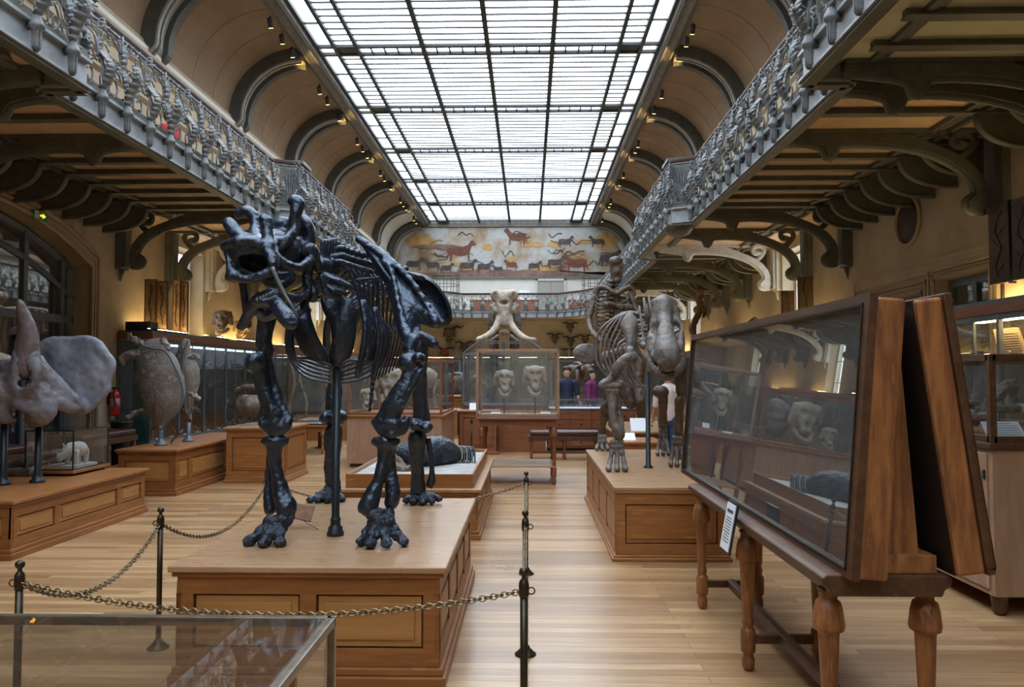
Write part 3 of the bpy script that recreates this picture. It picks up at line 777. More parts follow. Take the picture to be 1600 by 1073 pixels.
# round niche window above them
w = bpy.data.objects.new('window_%d' % wn, None); COL.objects.link(w); w['kind'] = 'structure'; wn += 1; w.location = (XR, 11.05, 3.8)
RX = Matrix.Rotation(-PI / 2, 3, 'Y')
MB().lathe([(.36, 0), (.375, .03), (.33, .045), (.32, .03), (.318, .0)], (XR, 11.05, 3.8), 36, axis=RX).build('round_frame', STONE, w)
MB().lathe([(.001, .004), (.318, .004), (.318, .012), (.001, .012)], (XR, 11.05, 3.8), 36, axis=RX).build('niche_shade', PM('niche_shade_brown', (.05, .04, .03), rough=.7), w)  # flat dark disc, the niche's shaded depth put into its colour
# mural and upper end wall
MUR = PM('mural_ground', (.33, .34, .34), (.24, .17, .10), sc=.6, rough=.8, c3=(.11, .06, .045), lo=.44, hi=.58, detail=9)
mu = thing('mural', 'long curved mural of animals in ochre and brown below the skylight', 'mural', (-1, 39.95, 6.7))
top = [(-7.05, 6.72), (-6.95, 7.6), (-6.6, 8.4), (-6.1, 9.0), (-5.5, 9.3)]
poly = top + [(-1.98 - x, z) for x, z in reversed(top)]
MB().prism(poly, (0, 39.99, 0), (1, 0, 0), (0, 0, 1), (0, -.05, 0)).build('painted_ground', MUR, mu)
OCH = PM('ochre_paint', (.42, .26, .08), (.3, .17, .06), sc=3, rough=.8); RUS = PM('rust_paint', (.16, .045, .025), (.08, .03, .02), sc=3, rough=.8); BLP = PM('black_paint', (.03, .028, .03), (.07, .05, .045), sc=4, rough=.8); UMB = PM('umber_paint', (.10, .06, .045), (.2, .13, .10), sc=2, rough=.8)
def blob(mb, cx, cz, rx, rz, y, seed, n=18):
    rnd = random.Random(seed); mb.prism([(cx + rx * math.cos(2 * PI * k / n) * rnd.uniform(.75, 1.15), cz + rz * math.sin(2 * PI * k / n) * rnd.uniform(.7, 1.15)) for k in range(n)], (0, y, 0), (1, 0, 0), (0, 0, 1), (0, .006, 0))
mb = MB(); rnd = random.Random(3)
for k in range(18): blob(mb, rnd.uniform(-6.4, 4.4), rnd.uniform(7.0, 8.6), rnd.uniform(.15, .45), rnd.uniform(.06, .2), 39.925 - k * .0006, k)
blob(mb, -5.7, 8.55, .9, .35, 39.925, 77); blob(mb, 4.0, 8.55, .6, .45, 39.925, 78); mb.build('ochre_patches', OCH, mu)
mb = MB(); blob(mb, -1, 6.86, 5.1, .2, 39.905, 5, 60); blob(mb, -4.8, 8.3, 1.3, .12, 39.904, 6, 30); mb.build('umber_band', UMB, mu)
def beast(mb, cx, cz, L_, s, y):
    # a plain four-legged outline
    p = [(-.5, .0), (-.46, .22), (-.2, .26), (.1, .22), (.34, .30), (.46, .48), (.56, .50), (.68, .36), (.66, .28), (.52, .30), (.44, .10), (.40, -.05), (.42, -.38), (.36, -.38), (.32, -.08), (.20, -.14), (-.15, -.15), (-.30, -.08), (-.34, -.38), (-.40, -.38), (-.42, -.05), (-.52, -.3), (-.55, -.28)]
    mb.prism([(cx + u * L_ * s, cz + v * L_) for u, v in p], (0, y, 0), (1, 0, 0), (0, 0, 1), (0, .008, 0))
mb = MB()
for cx, cz, L_, s in ((-3.6, 8.0, 1.25, 1), (-.6, 8.75, 1.0, -1), (2.5, 7.35, 1.1, -1), (-.9, 7.3, .6, -1)): beast(mb, cx, cz, L_, s, 39.91)
mb.build('rust_animals', RUS, mu)
mb = MB()
for cx, cz, L_, s in ((-6.0, 7.35, .8, 1), (-5.0, 7.3, .7, -1), (-4.3, 7.15, .6, 1), (-3.2, 7.25, .8, 1), (-2.3, 7.2, .75, 1), (-1.6, 7.1, .5, -1), (.3, 7.25, .6, 1), (1.4, 7.4, .8, 1), (4.2, 7.6, 1.0, 1), (1.9, 8.5, .7, 1), (3.6, 8.5, .7, -1)): beast(mb, cx, cz, L_, s, 39.90)
rnd = random.Random(9)
for k in range(26):
    x = rnd.uniform(-6, 4); z = rnd.uniform(7.3, 9.0); q = rnd.uniform(.12, .34); mb.tube([(x + i * q, 39.915, z + rnd.uniform(-.17, .17)) for i in range(5)], rnd.uniform(.012, .024), n=4, sub=4)
mb.build('black_figures', BLP, mu)
struct('trim_%d' % tn, MB().box(XL, XR, 39.9, 40, 6.60, 6.70), IRON); tn += 1
dr = bpy.data.objects.new('door_9', None); COL.objects.link(dr); dr['kind'] = 'structure'; dr.location = (1.15, 39.9, 4.54)
DGR = PM('grey_green_door_paint', (.28, .28, .25), rough=.5)
mb = MB(); mb.box(.38, .47, 39.85, 40, 4.54, 6.58); mb.box(1.85, 1.94, 39.85, 40, 4.54, 6.58); mb.box(.38, 1.94, 39.85, 40, 6.48, 6.58); mb.build('door_frame', PM('door_frame_grey', (.45, .46, .44), rough=.5), dr)
for a in (.47, 1.17): MB().box(a, a + .68, 39.9, 39.96, 4.54, 6.48).build('door_leaf', DGR, dr)
EXG = PM('green_sign', (.02, .28, .12), rough=.4)
t = thing('exit_sign', 'small green sign on the grey double door above the far gallery', 'sign', (1.1, 39.88, 5.35)); MB().box(.98, 1.28, 39.87, 39.9, 5.3, 5.42).build('panel', EXG, t)
t = thing('notice', 'white notice on the pale wall left of the far double door', 'notice', (-.1, 39.97, 5.5)); MB().box(-.5, .05, 39.95, 40, 5.5, 5.98).build('sheet', PM('notice_paper', (.75, .78, .88), rough=.6), t)
for x, nm in ((-4.2, 'left'), (3.4, 'right')):
    t = thing('spiral_stair_cage', 'round iron cage of a spiral stair at the %s end of the far gallery' % nm, 'stair', (x, 38.5, 4.54))
    mb = MB()
    for k in range(12): a = 2 * PI * k / 12; mb.tube([(x + .7 * math.cos(a), 38.5 + .7 * math.sin(a), 4.54), (x + .7 * math.cos(a), 38.5 + .7 * math.sin(a), 6.5)], .015, 5)
    mb.build('bars', BLACK, t); mb = MB()
    for z in (4.9, 5.3, 5.7, 6.1, 6.5): mb.tube([(x + .7 * math.cos(2 * PI * k / 20), 38.5 + .7 * math.sin(2 * PI * k / 20), z) for k in range(20)], .015, 5, closed=True)
    mb.build('hoops', BLACK, t)
# cabinets standing on the galleries
for X, y, nm, c in ((-6.85, 9.5, 'nearest on the left gallery', WOODR), (-6.85, 12.0, 'second on the left gallery', WOODR), (-6.85, 19.2, 'beyond the pier on the left gallery', WOODR)):
    t = thing('upper_cabinet', 'wooden display cabinet %s, seen through the railing' % nm, 'cabinet', (X, y, 4.54))
    MB().box(X - .2, X + .2, y - .8, y + .8, 4.54, 6.1).build('carcass', c, t); mb = MB()
    for k in range(3): mb.box(X + .2, X + .215, y - .75 + k * .52, y - .28 + k * .52, 4.7, 6.0)
    mb.build('back_panel', CREAM, t)
    mb = MB()
    for k in range(4): mb.box(X + .2, X + .24, y - .8 + k * .52, y - .75 + k * .52, 4.54, 6.1)
    mb.build('door_stiles', DSTEEL, t)
for k, (x0, x1) in enumerate(((-2.9, -1.5), (-.9, .5), (2.0, 3.0))):
    t = thing('upper_cabinet', 'orange wood display cabinet behind the far gallery railing, %s' % ('at the left', 'in the middle', 'at the right')[k], 'cabinet', ((x0 + x1) / 2, 38.4, 4.54))
    MB().box(x0, x1, 38.1, 38.6, 4.54, 5.28).build('carcass', WOODR, t); MB().box(x0 - .03, x1 + .03, 38.07, 38.63, 5.28, 5.32).build('top', WOODR, t)

# ================================================================== furniture makers
def face(parts, m, o, ud, nd, L_, z0, z1, cols, mp=None, rail=.09, stile=.085, mold=True):
    # framed, panelled face; parts = parent
    o = V(o); ud = V(ud); nd = V(nd); fb = MB(); tot = sum(cols)
    M = Matrix((ud, nd, V((0, 0, 1)))).transposed()
    def bx(mb, u0, u1, a, b, n0, n1): mb.obox(o + ud * ((u0 + u1) / 2) + nd * ((n0 + n1) / 2) + V((0, 0, (a + b) / 2)), u1 - u0, abs(n1 - n0), b - a, M)
    bx(fb, 0, L_, z1 - rail, z1, 0, .022); bx(fb, 0, L_, z0, z0 + rail, 0, .022)
    u = 0; inner_ = L_ - stile * (len(cols) + 1); bx(fb, 0, stile, z0 + rail, z1 - rail, 0, .022)
    for c in cols:
        w_ = inner_ * c / tot; a = u + stile; b = a + w_
        bx(fb, b, b + stile, z0 + rail, z1 - rail, 0, .022)
        pb = MB(); g = .010
        bx(pb, a + g, b - g, z0 + rail + g, z1 - rail - g, 0, .008)
        if mold and w_ > .15: bx(pb, a + .045, b - .045, z0 + rail + .045, z1 - rail - .045, .008, .017)
        pb.build('panel', mp or m, parts, .003)
        u = b
    fb.build('face_frame', m, parts, .003)
def podium(label, x0, x1, y0, y1, h, m=None, mt=None, front=(1, 1), left=None, right=None, name='podium', base=.10, mp=None, group=None, over=.03, basem=None):
    if m is None: mp = mp or WOODP
    m = m or WOOD; mt = mt or WOODT
    t = thing(name, label, 'podium', ((x0 + x1) / 2, (y0 + y1) / 2, 0), 0, group)
    i = .03
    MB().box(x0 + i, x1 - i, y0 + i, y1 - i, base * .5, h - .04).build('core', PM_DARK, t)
    mb = MB(); mb.box(x0 - over, x1 + over, y0 - over, y1 + over, h - .035, h); mb.build('top', mt, t, .008)
    mb = MB(); mb.box(x0 - over * .45, x1 + over * .45, y0 - over * .45, y1 + over * .45, h - .06, h - .035); mb.build('cornice_moulding', basem or m, t, .006)
    mb = MB(); mb.box(x0 - .025, x1 + .025, y0 - .025, y1 + .025, 0, base * .6); mb.box(x0 - .01, x1 + .01, y0 - .01, y1 + .01, base * .6, base); mb.build('plinth', basem or m, t, .008)
    j = i - .022
    if front: face(t, m, (x0 + j, y0 + i, 0), (1, 0, 0), (0, -1, 0), x1 - x0 - 2 * j, base, h - .06, front, mp)
    if left: face(t, m, (x0 + i, y0 + j, 0), (0, 1, 0), (-1, 0, 0), y1 - y0 - 2 * j, base, h - .06, left, mp)
    if right: face(t, m, (x1 - i, y0 + j, 0), (0, 1, 0), (1, 0, 0), y1 - y0 - 2 * j, base, h - .06, right, mp)
    return t
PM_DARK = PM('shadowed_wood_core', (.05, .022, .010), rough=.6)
def glass_case(t, x0, x1, y0, y1, z0, z1, m, r=.014, glass=None, bottom=True, roof=0):
    fb = MB()
    for x in (x0, x1):
        for y in (y0, y1): fb.box(x - r, x + r, y - r, y + r, z0, z1)
    for z in ((z0 + r, z1 - r) if bottom else (z1 - r,)):
        for y in (y0, y1): fb.box(x0, x1, y - r, y + r, z - r, z + r)
        for x in (x0, x1): fb.box(x - r, x + r, y0, y1, z - r, z + r)
    fb.build('glazing_frame', m, t, .002)
    gb = MB(); e = .002
    gb.box(x0 + r, x1 - r, y0 - e, y0 + e, z0, z1); gb.box(x0 + r, x1 - r, y1 - e, y1 + e, z0, z1)
    gb.box(x0 - e, x0 + e, y0 + r, y1 - r, z0, z1); gb.box(x1 - e, x1 + e, y0 + r, y1 - r, z0, z1); gb.box(x0 + r, x1 - r, y0 + r, y1 - r, z1 - e, z1 + e)
    gb.build('glass', glass or GLASS, t)
    if roof:
        rb = MB(); c = ((x0 + x1) / 2, (y0 + y1) / 2); q = .3
        a = [(x0, y0, z1), (x1, y0, z1), (x1, y1, z1), (x0, y1, z1)]; b = [(x0 + q, y0 + q * .7, z1 + roof), (x1 - q, y0 + q * .7, z1 + roof), (x1 - q, y1 - q * .7, z1 + roof), (x0 + q, y1 - q * .7, z1 + roof)]
        for k in range(4): rb.bar(a[k], b[k], .02); rb.bar(b[k], b[(k + 1) % 4], .02)
        rb.build('lid_frame', m, t)
def turned_leg(h, r=.045, foot=True):
    return [(r * .55, 0), (r * .8, .03), (r * .75, .07), (r * .5, .09), (r * 1.0, .11), (r * 1.0, .19), (r * .6, .21), (r * .75, .24), (r * .62, .27), (r * .68, h * .5), (r * .95, h - .18), (r * 1.15, h - .16), (r * 1.2, h - .10), (r * .9, h - .07), (r, h - .06), (r, h)]

# ================================================================== the display podiums
podium('oak podium in front carrying the large black horned skeleton', -1.83, -.45, 3.98, 6.12, .617, front=(1, 1), left=(1, 1, 1), right=(1, 1, 1, 1))
podium('oak podium with grooved side under the grey-brown skeleton on the right', .74, 1.72, 6.69, 10.0, .632, m=WOODH, front=(1,), left=(1, 1, 1, 1), right=(1, 1, 1), base=.05, over=.004)
podium('long oak podium at the left edge under the big horned skull', -6.0, -4.47, 6.6, 8.93, .51, mt=WOODH, front=(1, 1), right=(1, 1.9, .8), base=.09)
podium('oak podium on the left under the two upright fossil shields', -5.44, -4.66, 10.1, 13.1, .61, mt=WOODH, front=(1,), right=(.35, 1.3, 1.3), base=.09)
podium('tall reddish podium carrying a dark bowl-shaped fossil', -4.5, -3.6, 11.36, 12.45, .82, m=WOODH, mt=WOODT, front=(1,), right=(1,), base=.08)
# low podium with plaster bed
t = podium('low oak podium with raised tray holding a dark fossil on white plaster', -1.85, -.49, 7.5, 10.2, .49, m=WOODH, front=(1, 1), right=(1, 1, 1), left=(1, 1), base=.09, name='tray_podium')
mb = MB(); a, b, c, d = -1.80, -.545, 7.56, 10.12
for q in ((a, b, c, c + .025), (a, b, d - .025, d), (a, a + .025, c, d), (b - .025, b, c, d)): mb.box(*q, .49, .625)
mb.build('tray_rim', WOODH, t, .004)
SAND = PM('dusty_plaster_bed', (.42, .42, .41), (.26, .25, .24), sc=5, rough=.8, bump=.4, bs=18)
MB().box(a + .025, b - .025, c + .025, d - .025, .49, .585).build('plaster_bed', SAND, t)

# ================================================================== big double showcase on its stand
t = thing('showcase_stand', 'dark oak stand on turned legs carrying the two leaning showcases', 'stand', (1.38, 4.3, 0))
mb = MB(); mb.prism([(1.17, .745), (1.59, .745), (1.60, .77), (1.625, .79), (1.63, .815), (1.61, .828), (1.15, .828), (1.13, .815), (1.135, .79), (1.16, .77)], (0, 3.02, 0), (1, 0, 0), (0, 0, 1), (0, 2.5, 0)); mb.build('apron', WOODD, t, .006)
MB().box(1.37, 1.58, 3.04, 5.5, .828, .90).build('centre_block', WOODE, t, .004)
LEG = [(.022, 0), (.030, .02), (.033, .06), (.024, .09), (.036, .10), (.038, .13), (.038, .21), (.034, .22), (.024, .235), (.030, .25), (.030, .27), (.022, .29), (.028, .31), (.038, .57), (.042, .588), (.056, .592), (.059, .61), (.052, .67), (.045, .70), (.033, .71), (.033, .735), (.042, .75)]
for y in (3.12, 4.26, 5.36):
    for x in (1.19, 1.57): MB().lathe([(r * 1.05, z) for r, z in LEG], (x, y, 0), 18).build('leg', WOODE, t)
    MB().box(1.22, 1.54, y - .02, y + .02, .145, .19).build('cross_stretcher', WOODD, t, .004)
mb = MB(); mb.box(1.355, 1.405, 3.12, 5.36, .15, .20); mb.build('long_stretcher', WOODD, t, .006)
mb = MB(); mb.prism([(1.375, .90), (1.53, .90), (1.462, 1.86), (1.448, 1.86)], (0, 3.08, 0), (1, 0, 0), (0, 0, 1), (0, .03, 0)); mb.build('centre_support', WOODE, t); MB().prism([(1.375, .90), (1.53, .90), (1.462, 1.86), (1.448, 1.86)], (0, 5.4, 0), (1, 0, 0), (0, 0, 1), (0, .03, 0)).build('centre_support', WOODE, t)
SLATE = PM('dark_slate_slab', (.07, .075, .08), (.13, .13, .13), sc=2.2, rough=.6, bump=.2, bs=18, detail=7)
def leaning_case(b0, t0, th, face_left, label):
    # b0,t0 = (x,z) bottom and top of the outer (glass) face
    t = thing('leaning_showcase', label, 'showcase', (b0[0], 4.5, .83))
    A = V((b0[0], 0, b0[1])); B = V((t0[0], 0, t0[1])); v = (B - A).normalized(); H = (B - A).length
    s = -1 if face_left else 1
    n = V((s * v.z, 0, -s * v.x)) # outward
    ya, yb = 2.95, 6.15; M = Matrix((V((0, 1, 0)), v, n)).transposed()
    def bx(mb, y0, y1, v0, v1, n0, n1): mb.obox(A + V((0, (y0 + y1) / 2, 0)) + v * ((v0 + v1) / 2) + n * ((n0 + n1) / 2), abs(y1 - y0), v1 - v0, abs(n1 - n0), M)
    mb = MB(); bx(mb, ya, ya + .03, 0, H, -th, -.02); mb.build('end_board', WOODE, t, .012)
    mb = MB(); bx(mb, yb - .03, yb, 0, H, -th, -.02); mb.build('end_board', WOODE, t, .006)
    mb = MB(); bx(mb, ya + .03, yb - .03, 0, H, -th, -th + .015); mb.build('back_board', DKINT, t)
    mb = MB(); bx(mb, ya + .03, yb - .03, 0, .03, -th, -.02); bx(mb, ya + .03, yb - .03, H - .03, H, -th, -.02); mb.build('rail_board', WOODD, t, .004)
    mb = MB(); f = .04
    g = .024; bx(mb, ya - .01, yb + .01, -.005, g, -.02, .012); bx(mb, ya - .01, yb + .01, H - g, H + .012, -.02, .012); bx(mb, ya - .01, ya + f, g, H - g, -.02, .012); bx(mb, yb - f, yb + .01, g, H - g, -.02, .012)
    mb.build('moulded_frame', WOODD, t, .006)
    mb = MB(); q = .008
    for y0, y1, v0, v1 in ((ya + f, yb - f, g, g + q), (ya + f, yb - f, H - g - q, H - g), (ya + f, ya + f + q, g, H - g), (yb - f - q, yb - f, g, H - g)): bx(mb, y0, y1, v0, v1, .0, .018)
    mb.build('gilt_fillet', BRONZE, t)
    mb = MB(); bx(mb, ya + f, yb - f, g, H - g, -.004, .0); mb.build('glass', GLASSD, t)
    sl = MB(); bx(sl, ya + .08, yb - .08, .08, H - .08, -.085, -.055); so = sl.build('fossil_slab', SLATE, t)
    rb = MB(); c0 = A + n * -.052
    sp = [c0 + V((0, 3.35 + .25 * k, 0)) + v * (.62 - .12 * math.sin(k * .35) - .01 * k) for k in range(11)]
    rb.tube(sp, [.05, .035, .028, .03, .03, .028, .024, .02, .016, .012, .008], 7, sub=3)
    for k in range(26):
        p = c0 + V((0, 3.75 + .07 * k, 0)) + v * (.55 - .006 * k); rb.tube([p, p + V((0, .05, 0)) - v * (.10 + .05 * math.sin(k * .5)), p + V((0, .12, 0)) - v * (.22 + .05 * math.sin(k * .2))], [.008, .007, .004], 5)
    rb.build('fossil_relief', PM_FOS, so)
    return t
PM_FOS = PM('grey_fossil_relief', (.12, .12, .115), (.2, .195, .18), sc=12, rough=.6)
leaning_case((1.22, .83), (1.31, 1.90), .132, True, 'leaning glass showcase on the left of the stand with large pane facing the aisle')
leaning_case((1.735, .855), (1.595, 1.90), .125, False, 'leaning showcase on the right of the stand, its bare wooden back toward the other')
t = thing('placard', 'small framed text placard hanging on the edge of the oak stand', 'sign', (1.10, 4.25, .68))
P0 = V((1.12, 4.17, .90)); u = V((0, .17, .0)); vv = V((-.05, 0, -.26)); n_ = V((-.97, 0, .2)).normalized()
MP = Matrix((u.normalized(), vv.normalized(), n_)).transposed()
cc = P0 + u * .5 + vv * .5
MB().obox(cc, .19, .275, .012, MP).build('frame', DSTEEL, t); MB().obox(cc + n_ * .008, .165, .25, .004, MP).build('card', PAPER, t)
mb = MB(); mb.obox(cc + n_ * .011 - vv.normalized() * .085, .11, .016, .002, MP)
for k in range(9): mb.obox(cc + n_ * .011 - vv.normalized() * (.05 - k * .016), .12 if k % 3 else .10, .003, .002, MP)
mb.build('text_lines', INK, t)
# glass-topped cabinet on the right
t = thing('display_cabinet', 'pale brown wooden cabinet with glass top on the right edge', 'cabinet', (3.7, 6.6, 0))
x0, x1, y0, y1 = 3.08, 4.35, 5.2, 8.0
MB().box(x0, x1, y0, y1, .13, 1.10).build('carcass', WOODB, t, .004)
mb = MB(); mb.box(x0 - .02, x1 + .02, y0 - .02, y1 + .02, 1.10, 1.145); mb.build('cornice_moulding', WOODD, t, .008)
for x in (x0 + .06, x1 - .06):
    for y in (y0 + .06, y1 - .06): MB().lathe([(.03, 0), (.045, .03), (.05, .10), (.06, .13)], (x, y, 0), 14).build('foot', WOODD, t)
for k in range(3):
    dd = MB().box(x0 - .012, x0, y0 + .05 + k * .92, y0 + .90 + k * .92, .17, 1.07).build('door', WOODB, t, .003)
    for z in (.33, .9): MB().box(x0 - .02, x0 - .01, y0 + .06 + k * .92, y0 + .085 + k * .92, z, z + .06).build('hinge', BLACK, dd)
glass_case(t, x0 + .01, x1, y0 + .01, y1, 1.145, 1.735, WOODD, r=.022, glass=GL('vitrine_glass', (.92, .95, .96), .09, 0, .02))
# glass case at the lower left
t = thing('table_case', 'bronze-framed glass case at the lower left corner, nearest the viewer', 'display case', (-1.4, 1.4, 0))
x0, x1, y0, y1 = -2.6, -.49, .35, 1.92
MB().box(x0, x1, y0, y1, .62, .70).build('base_board', WOODH, t)
glass_case(t, x0, x1, y0, y1, .70, 1.0, PM('bronze_glazing_bar', (.16, .13, .10), (.26, .22, .17), sc=20, rough=.3, metal=.7), r=.011, glass=GL('dusty_case_glass', (.955, .955, .94), .08, .015, .02, (.5, .5, .46)))
for x in (x0 + .08, x1 - .08):
    for y in (y0 + .08, y1 - .08): MB().lathe([(r, z * .83) for r, z in LEG], (x, y, 0), 14).build('leg', WOODD, t)

# ================================================================== barrier posts and chains
def post(x, y, label, h=.82):
    t = thing('barrier_post', label, 'barrier post', (x, y, 0))
    k = h / .82
    MB().lathe([(.062, 0), (.06, .008), (.045, .014), (.042, .024), (.03, .032), (.025, .045), (.018, .055)], (x, y, 0), 20).build('base', BRONZE, t)
    MB().lathe([(.0155, .05), (.0155, .72 * k)], (x, y, 0), 14).build('rod', BRONZE, t)
    MB().lathe([(.019, .70 * k), (.021, .715 * k), (.021, .75 * k), (.018, .765 * k), (.009, .775 * k), (.009, .785 * k), (.017, .792 * k), (.020, .803 * k), (.016, .814 * k), (.004, .82 * k)], (x, y, 0), 16).build('finial', BRONZE, t)
    R = [(x + .0 + .03 * (1 if x > -1 else -1) + .014 * math.cos(2 * PI * q / 12), y, .725 * k + .014 * math.sin(2 * PI * q / 12)) for q in range(12)]
    MB().tube(R, .003, 6, closed=True).build('hook_ring', BRONZE, t)
    return t
PL = [(-2.14, 3.22), (-2.17, 4.52), (-2.12, 6.24)]; PR = [(-.02, 3.15), (-.02, 4.465), (-.02, 6.24)]
for (x, y), n in zip(PL, ('nearest on the left, before the glass case', 'in the middle of the left row', 'at the back left behind the podium')): post(x, y, 'slim bronze barrier post ' + n)
for (x, y), n in zip(PR, ('nearest in the aisle, its foot out of view', 'second in the aisle, its round foot on the boards', 'farthest of the three in the aisle')): post(x, y, 'slim bronze barrier post ' + n)
def chain(a, b, sag, label, link_=.034, zz=.725, name='chain'):
    a = V((*a, zz)); b = V((*b, zz)); L_ = (b - a).length; n = int(L_ * (1 + 2.2 * (sag / L_) ** 2) / (link_ * .66)); mb = MB(); o = None
    P = lambda s_: a.lerp(b, s_) - V((0, 0, sag * 4 * s_ * (1 - s_)))
    for i in range(n):
        s_ = (i + .5) / n; p = P(s_); d = (P(min(1, s_ + .01)) - P(max(0, s_ - .01))).normalized()
        sd = d.cross(V((0, 0, 1))).normalized(); up_ = sd.cross(d); ang = (i % 2) * PI / 2 + .6
        w_ = sd * math.cos(ang) + up_ * math.sin(ang)
        mb.tube([p + d * (link_ / 2 * math.cos(2 * PI * q / 8)) + w_ * (link_ * .36 * math.sin(2 * PI * q / 8)) for q in range(8)], .0036, 5, closed=True)
    o = mb.build(name, BRASS); return tag(o, label, 'chain')
chain(PL[0], PR[0], .115, 'brass chain sagging across the front of the main podium')
chain(PL[0], PL[1], .19, 'brass chain between the two nearest posts on the left')
chain(PL[1], PL[2], .22, 'brass chain from the middle left post to the back left post')
chain(PR[0], PR[1], .05, 'brass chain running away between the two nearest aisle posts')
chain(PR[1], PR[2], .05, 'brass chain between the second and farthest aisle posts')
chain(PL[2], PR[2], .20, 'brass chain sagging behind the hind feet of the black skeleton')

# ================================================================== benches
def bench(x0, x1, y0, y1, zs, label):
    t = thing('bench', label, 'bench', ((x0 + x1) / 2, (y0 + y1) / 2, 0))
    MB().box(x0 + .02, x1 - .02, y0 + .02, y1 - .02, zs - .10, zs).build('cushion', LEATH, t, .03)
    MB().box(x0, x1, y0, y1, zs - .19, zs - .10).build('apron', WOODD, t, .004)
    alongx = (x1 - x0) > (y1 - y0); n = 3
    for k in range(n):
        for e in (0, 1):
            if alongx: x = x0 + .05 + (x1 - x0 - .1) * k / (n - 1); y = (y0 + .05, y1 - .05)[e]
            else: y = y0 + .05 + (y1 - y0 - .1) * k / (n - 1); x = (x0 + .05, x1 - .05)[e]
            MB().lathe([(r * .75, z * (zs - .17) / .75) for r, z in LEG], (x, y, 0), 12).build('leg', WOODR, t)
    mb = MB()
    if alongx: mb.box(x0 + .05, x1 - .05, (y0 + y1) / 2 - .02, (y0 + y1) / 2 + .02, .10, .14)
    else: mb.box((x0 + x1) / 2 - .02, (x0 + x1) / 2 + .02, y0 + .05, y1 - .05, .10, .14)
    mb.build('stretcher', WOODR, t)
bench(.0, 1.35, 14.5, 14.95, .54, 'leather-topped bench in front of the drawer cabinet')
bench(-6.95, -6.4, 10.9, 12.5, .72, 'dark leather bench below the fire extinguisher at the left wall')
bench(-6.95, -6.4, 7.6, 9.9, .70, 'dark leather bench behind the long podium at the left edge')
# ================================================================== tables, cabinets and cases in the middle distance
def table(x0, x1, y0, y1, h, label, shelf=None, m=WOODR, name='table'):
    t = thing(name, label, 'table', ((x0 + x1) / 2, (y0 + y1) / 2, 0))
    MB().box(x0 - .03, x1 + .03, y0 - .03, y1 + .03, h - .03, h).build('tabletop', m, t, .004)
    MB().box(x0 + .02, x1 - .02, y0 + .02, y1 - .02, h - .13, h - .03).build('apron', m, t)
    for x in (x0 + .05, x1 - .05):
        for y in (y0 + .05, y1 - .05): MB().lathe([(r * .9, z * (h - .1) / .75) for r, z in LEG], (x, y, 0), 12).build('leg', m, t)
    if shelf: MB().box(x0 + .02, x1 - .02, y0 + .02, y1 - .02, shelf - .02, shelf).build('shelf', WOODT, t)
    return t
table(-.74, .42, 11.2, 12.2, .975, 'reddish wood table in the centre with a shelf near the floor', shelf=.27)
t = thing('glass_case', 'large glass case with two skulls on the centre table', 'display case', (-.16, 11.7, .975)); t_centre = t
MB().box(-.76, .44, 11.22, 12.15, .976, .995).build('base_board', PAPER, t); glass_case(t, -.75, .43, 11.22, 12.1, .995, 1.97, WOODB, r=.018)
t = thing('glass_case', 'taller glass case with hipped lid just behind the centre table', 'display case', (-.5, 16.5, 0))
glass_case(t, -1.35, .35, 15.9, 17.3, .95, 2.05, STEEL, r=.02, roof=.25); MB().box(-1.35, .35, 15.9, 17.3, 0, .95).build('carcass', WOODR, t)
t = podium('square reddish pedestal left of the centre table with a white label on top', -1.42, -.62, 15.46, 15.86, .885, m=WOODR, front=(1,), right=(1,), left=(1,), base=.06)
podium('orange wood pedestal in the far middle left behind a low barrier', -2.6, -1.85, 22.5, 23.5, .98, m=WOODH, front=(1,), base=.05)
podium('far orange block behind the small barrier posts', -3.0, -1.8, 19.5, 20.3, .72, m=WOODH, front=(1,), base=.05)
t = thing('display_cabinet', 'broad pinkish brown cabinet with glass case seen behind the black skeleton', 'cabinet', (-2.35, 14.4, 0))
MB().box(-3.15, -1.5, 13.3, 15.4, .06, .87).build('carcass', WOODB, t, .004); MB().box(-3.19, -1.46, 13.26, 15.44, .87, .90).build('cornice_moulding', WOODH, t, .004); MB().box(-3.1, -1.55, 13.35, 15.35, 0, .06).build('plinth', WOODD, t)
glass_case(t, -3.13, -1.52, 13.32, 15.38, .90, 1.86, WOODR, r=.02)
t = thing('display_cabinet', 'dark wood drawer cabinet with flat glass top right of the centre table', 'cabinet', (1.3, 16.8, 0))
MB().box(.40, 2.25, 16.2, 17.4, .06, .86).build('carcass', WOODR, t); MB().box(.45, 2.2, 16.25, 17.35, 0, .06).build('plinth', DKINT, t)
for i in range(4):
    for k in range(4):
        a = .43 + i * .455; z = .10 + k * .185
        d = MB().box(a, a + .43, 16.18, 16.2, z, z + .17).build('drawer', WOODR, t, .004); MB().ball((a + .215, 16.17, z + .085), .02, 8, 6).build('knob', BRONZE, d)
glass_case(t, .40, 2.25, 16.2, 17.4, .86, 1.08, STEEL, r=.015)
MB().box(.45, 2.2, 16.25, 17.35, .861, .875).build('lining', PAPER, t)
podium('small orange oak block with a white book on it, seen between the grey legs', 1.15, 1.95, 11.4, 12.2, .61, m=WOODH, mt=WOODH, front=(1,), left=(1,), base=.04)
podium('reddish oak podium under the giant upright skeleton', 1.42, 3.3, 12.75, 15.4, .66, m=WOODR, front=(1, 1, 1), left=(1, 1, 1), base=.06)
t = table(-4.75, -4.1, 15.4, 16.2, .58, 'small low table with a glass case of fossil fish behind the tall podium', m=WOODH)
t = thing('glass_case', 'flat glass case with white fossil fish on the small low table', 'display case', (-4.42, 15.8, .58))
glass_case(t, -4.75, -4.08, 15.4, 16.2, .595, .85, BRONZE, r=.01); MB().box(-4.74, -4.09, 15.41, 16.19, .581, .595).build('base_board', PAPER, t)
mb = MB(); rnd = random.Random(5)
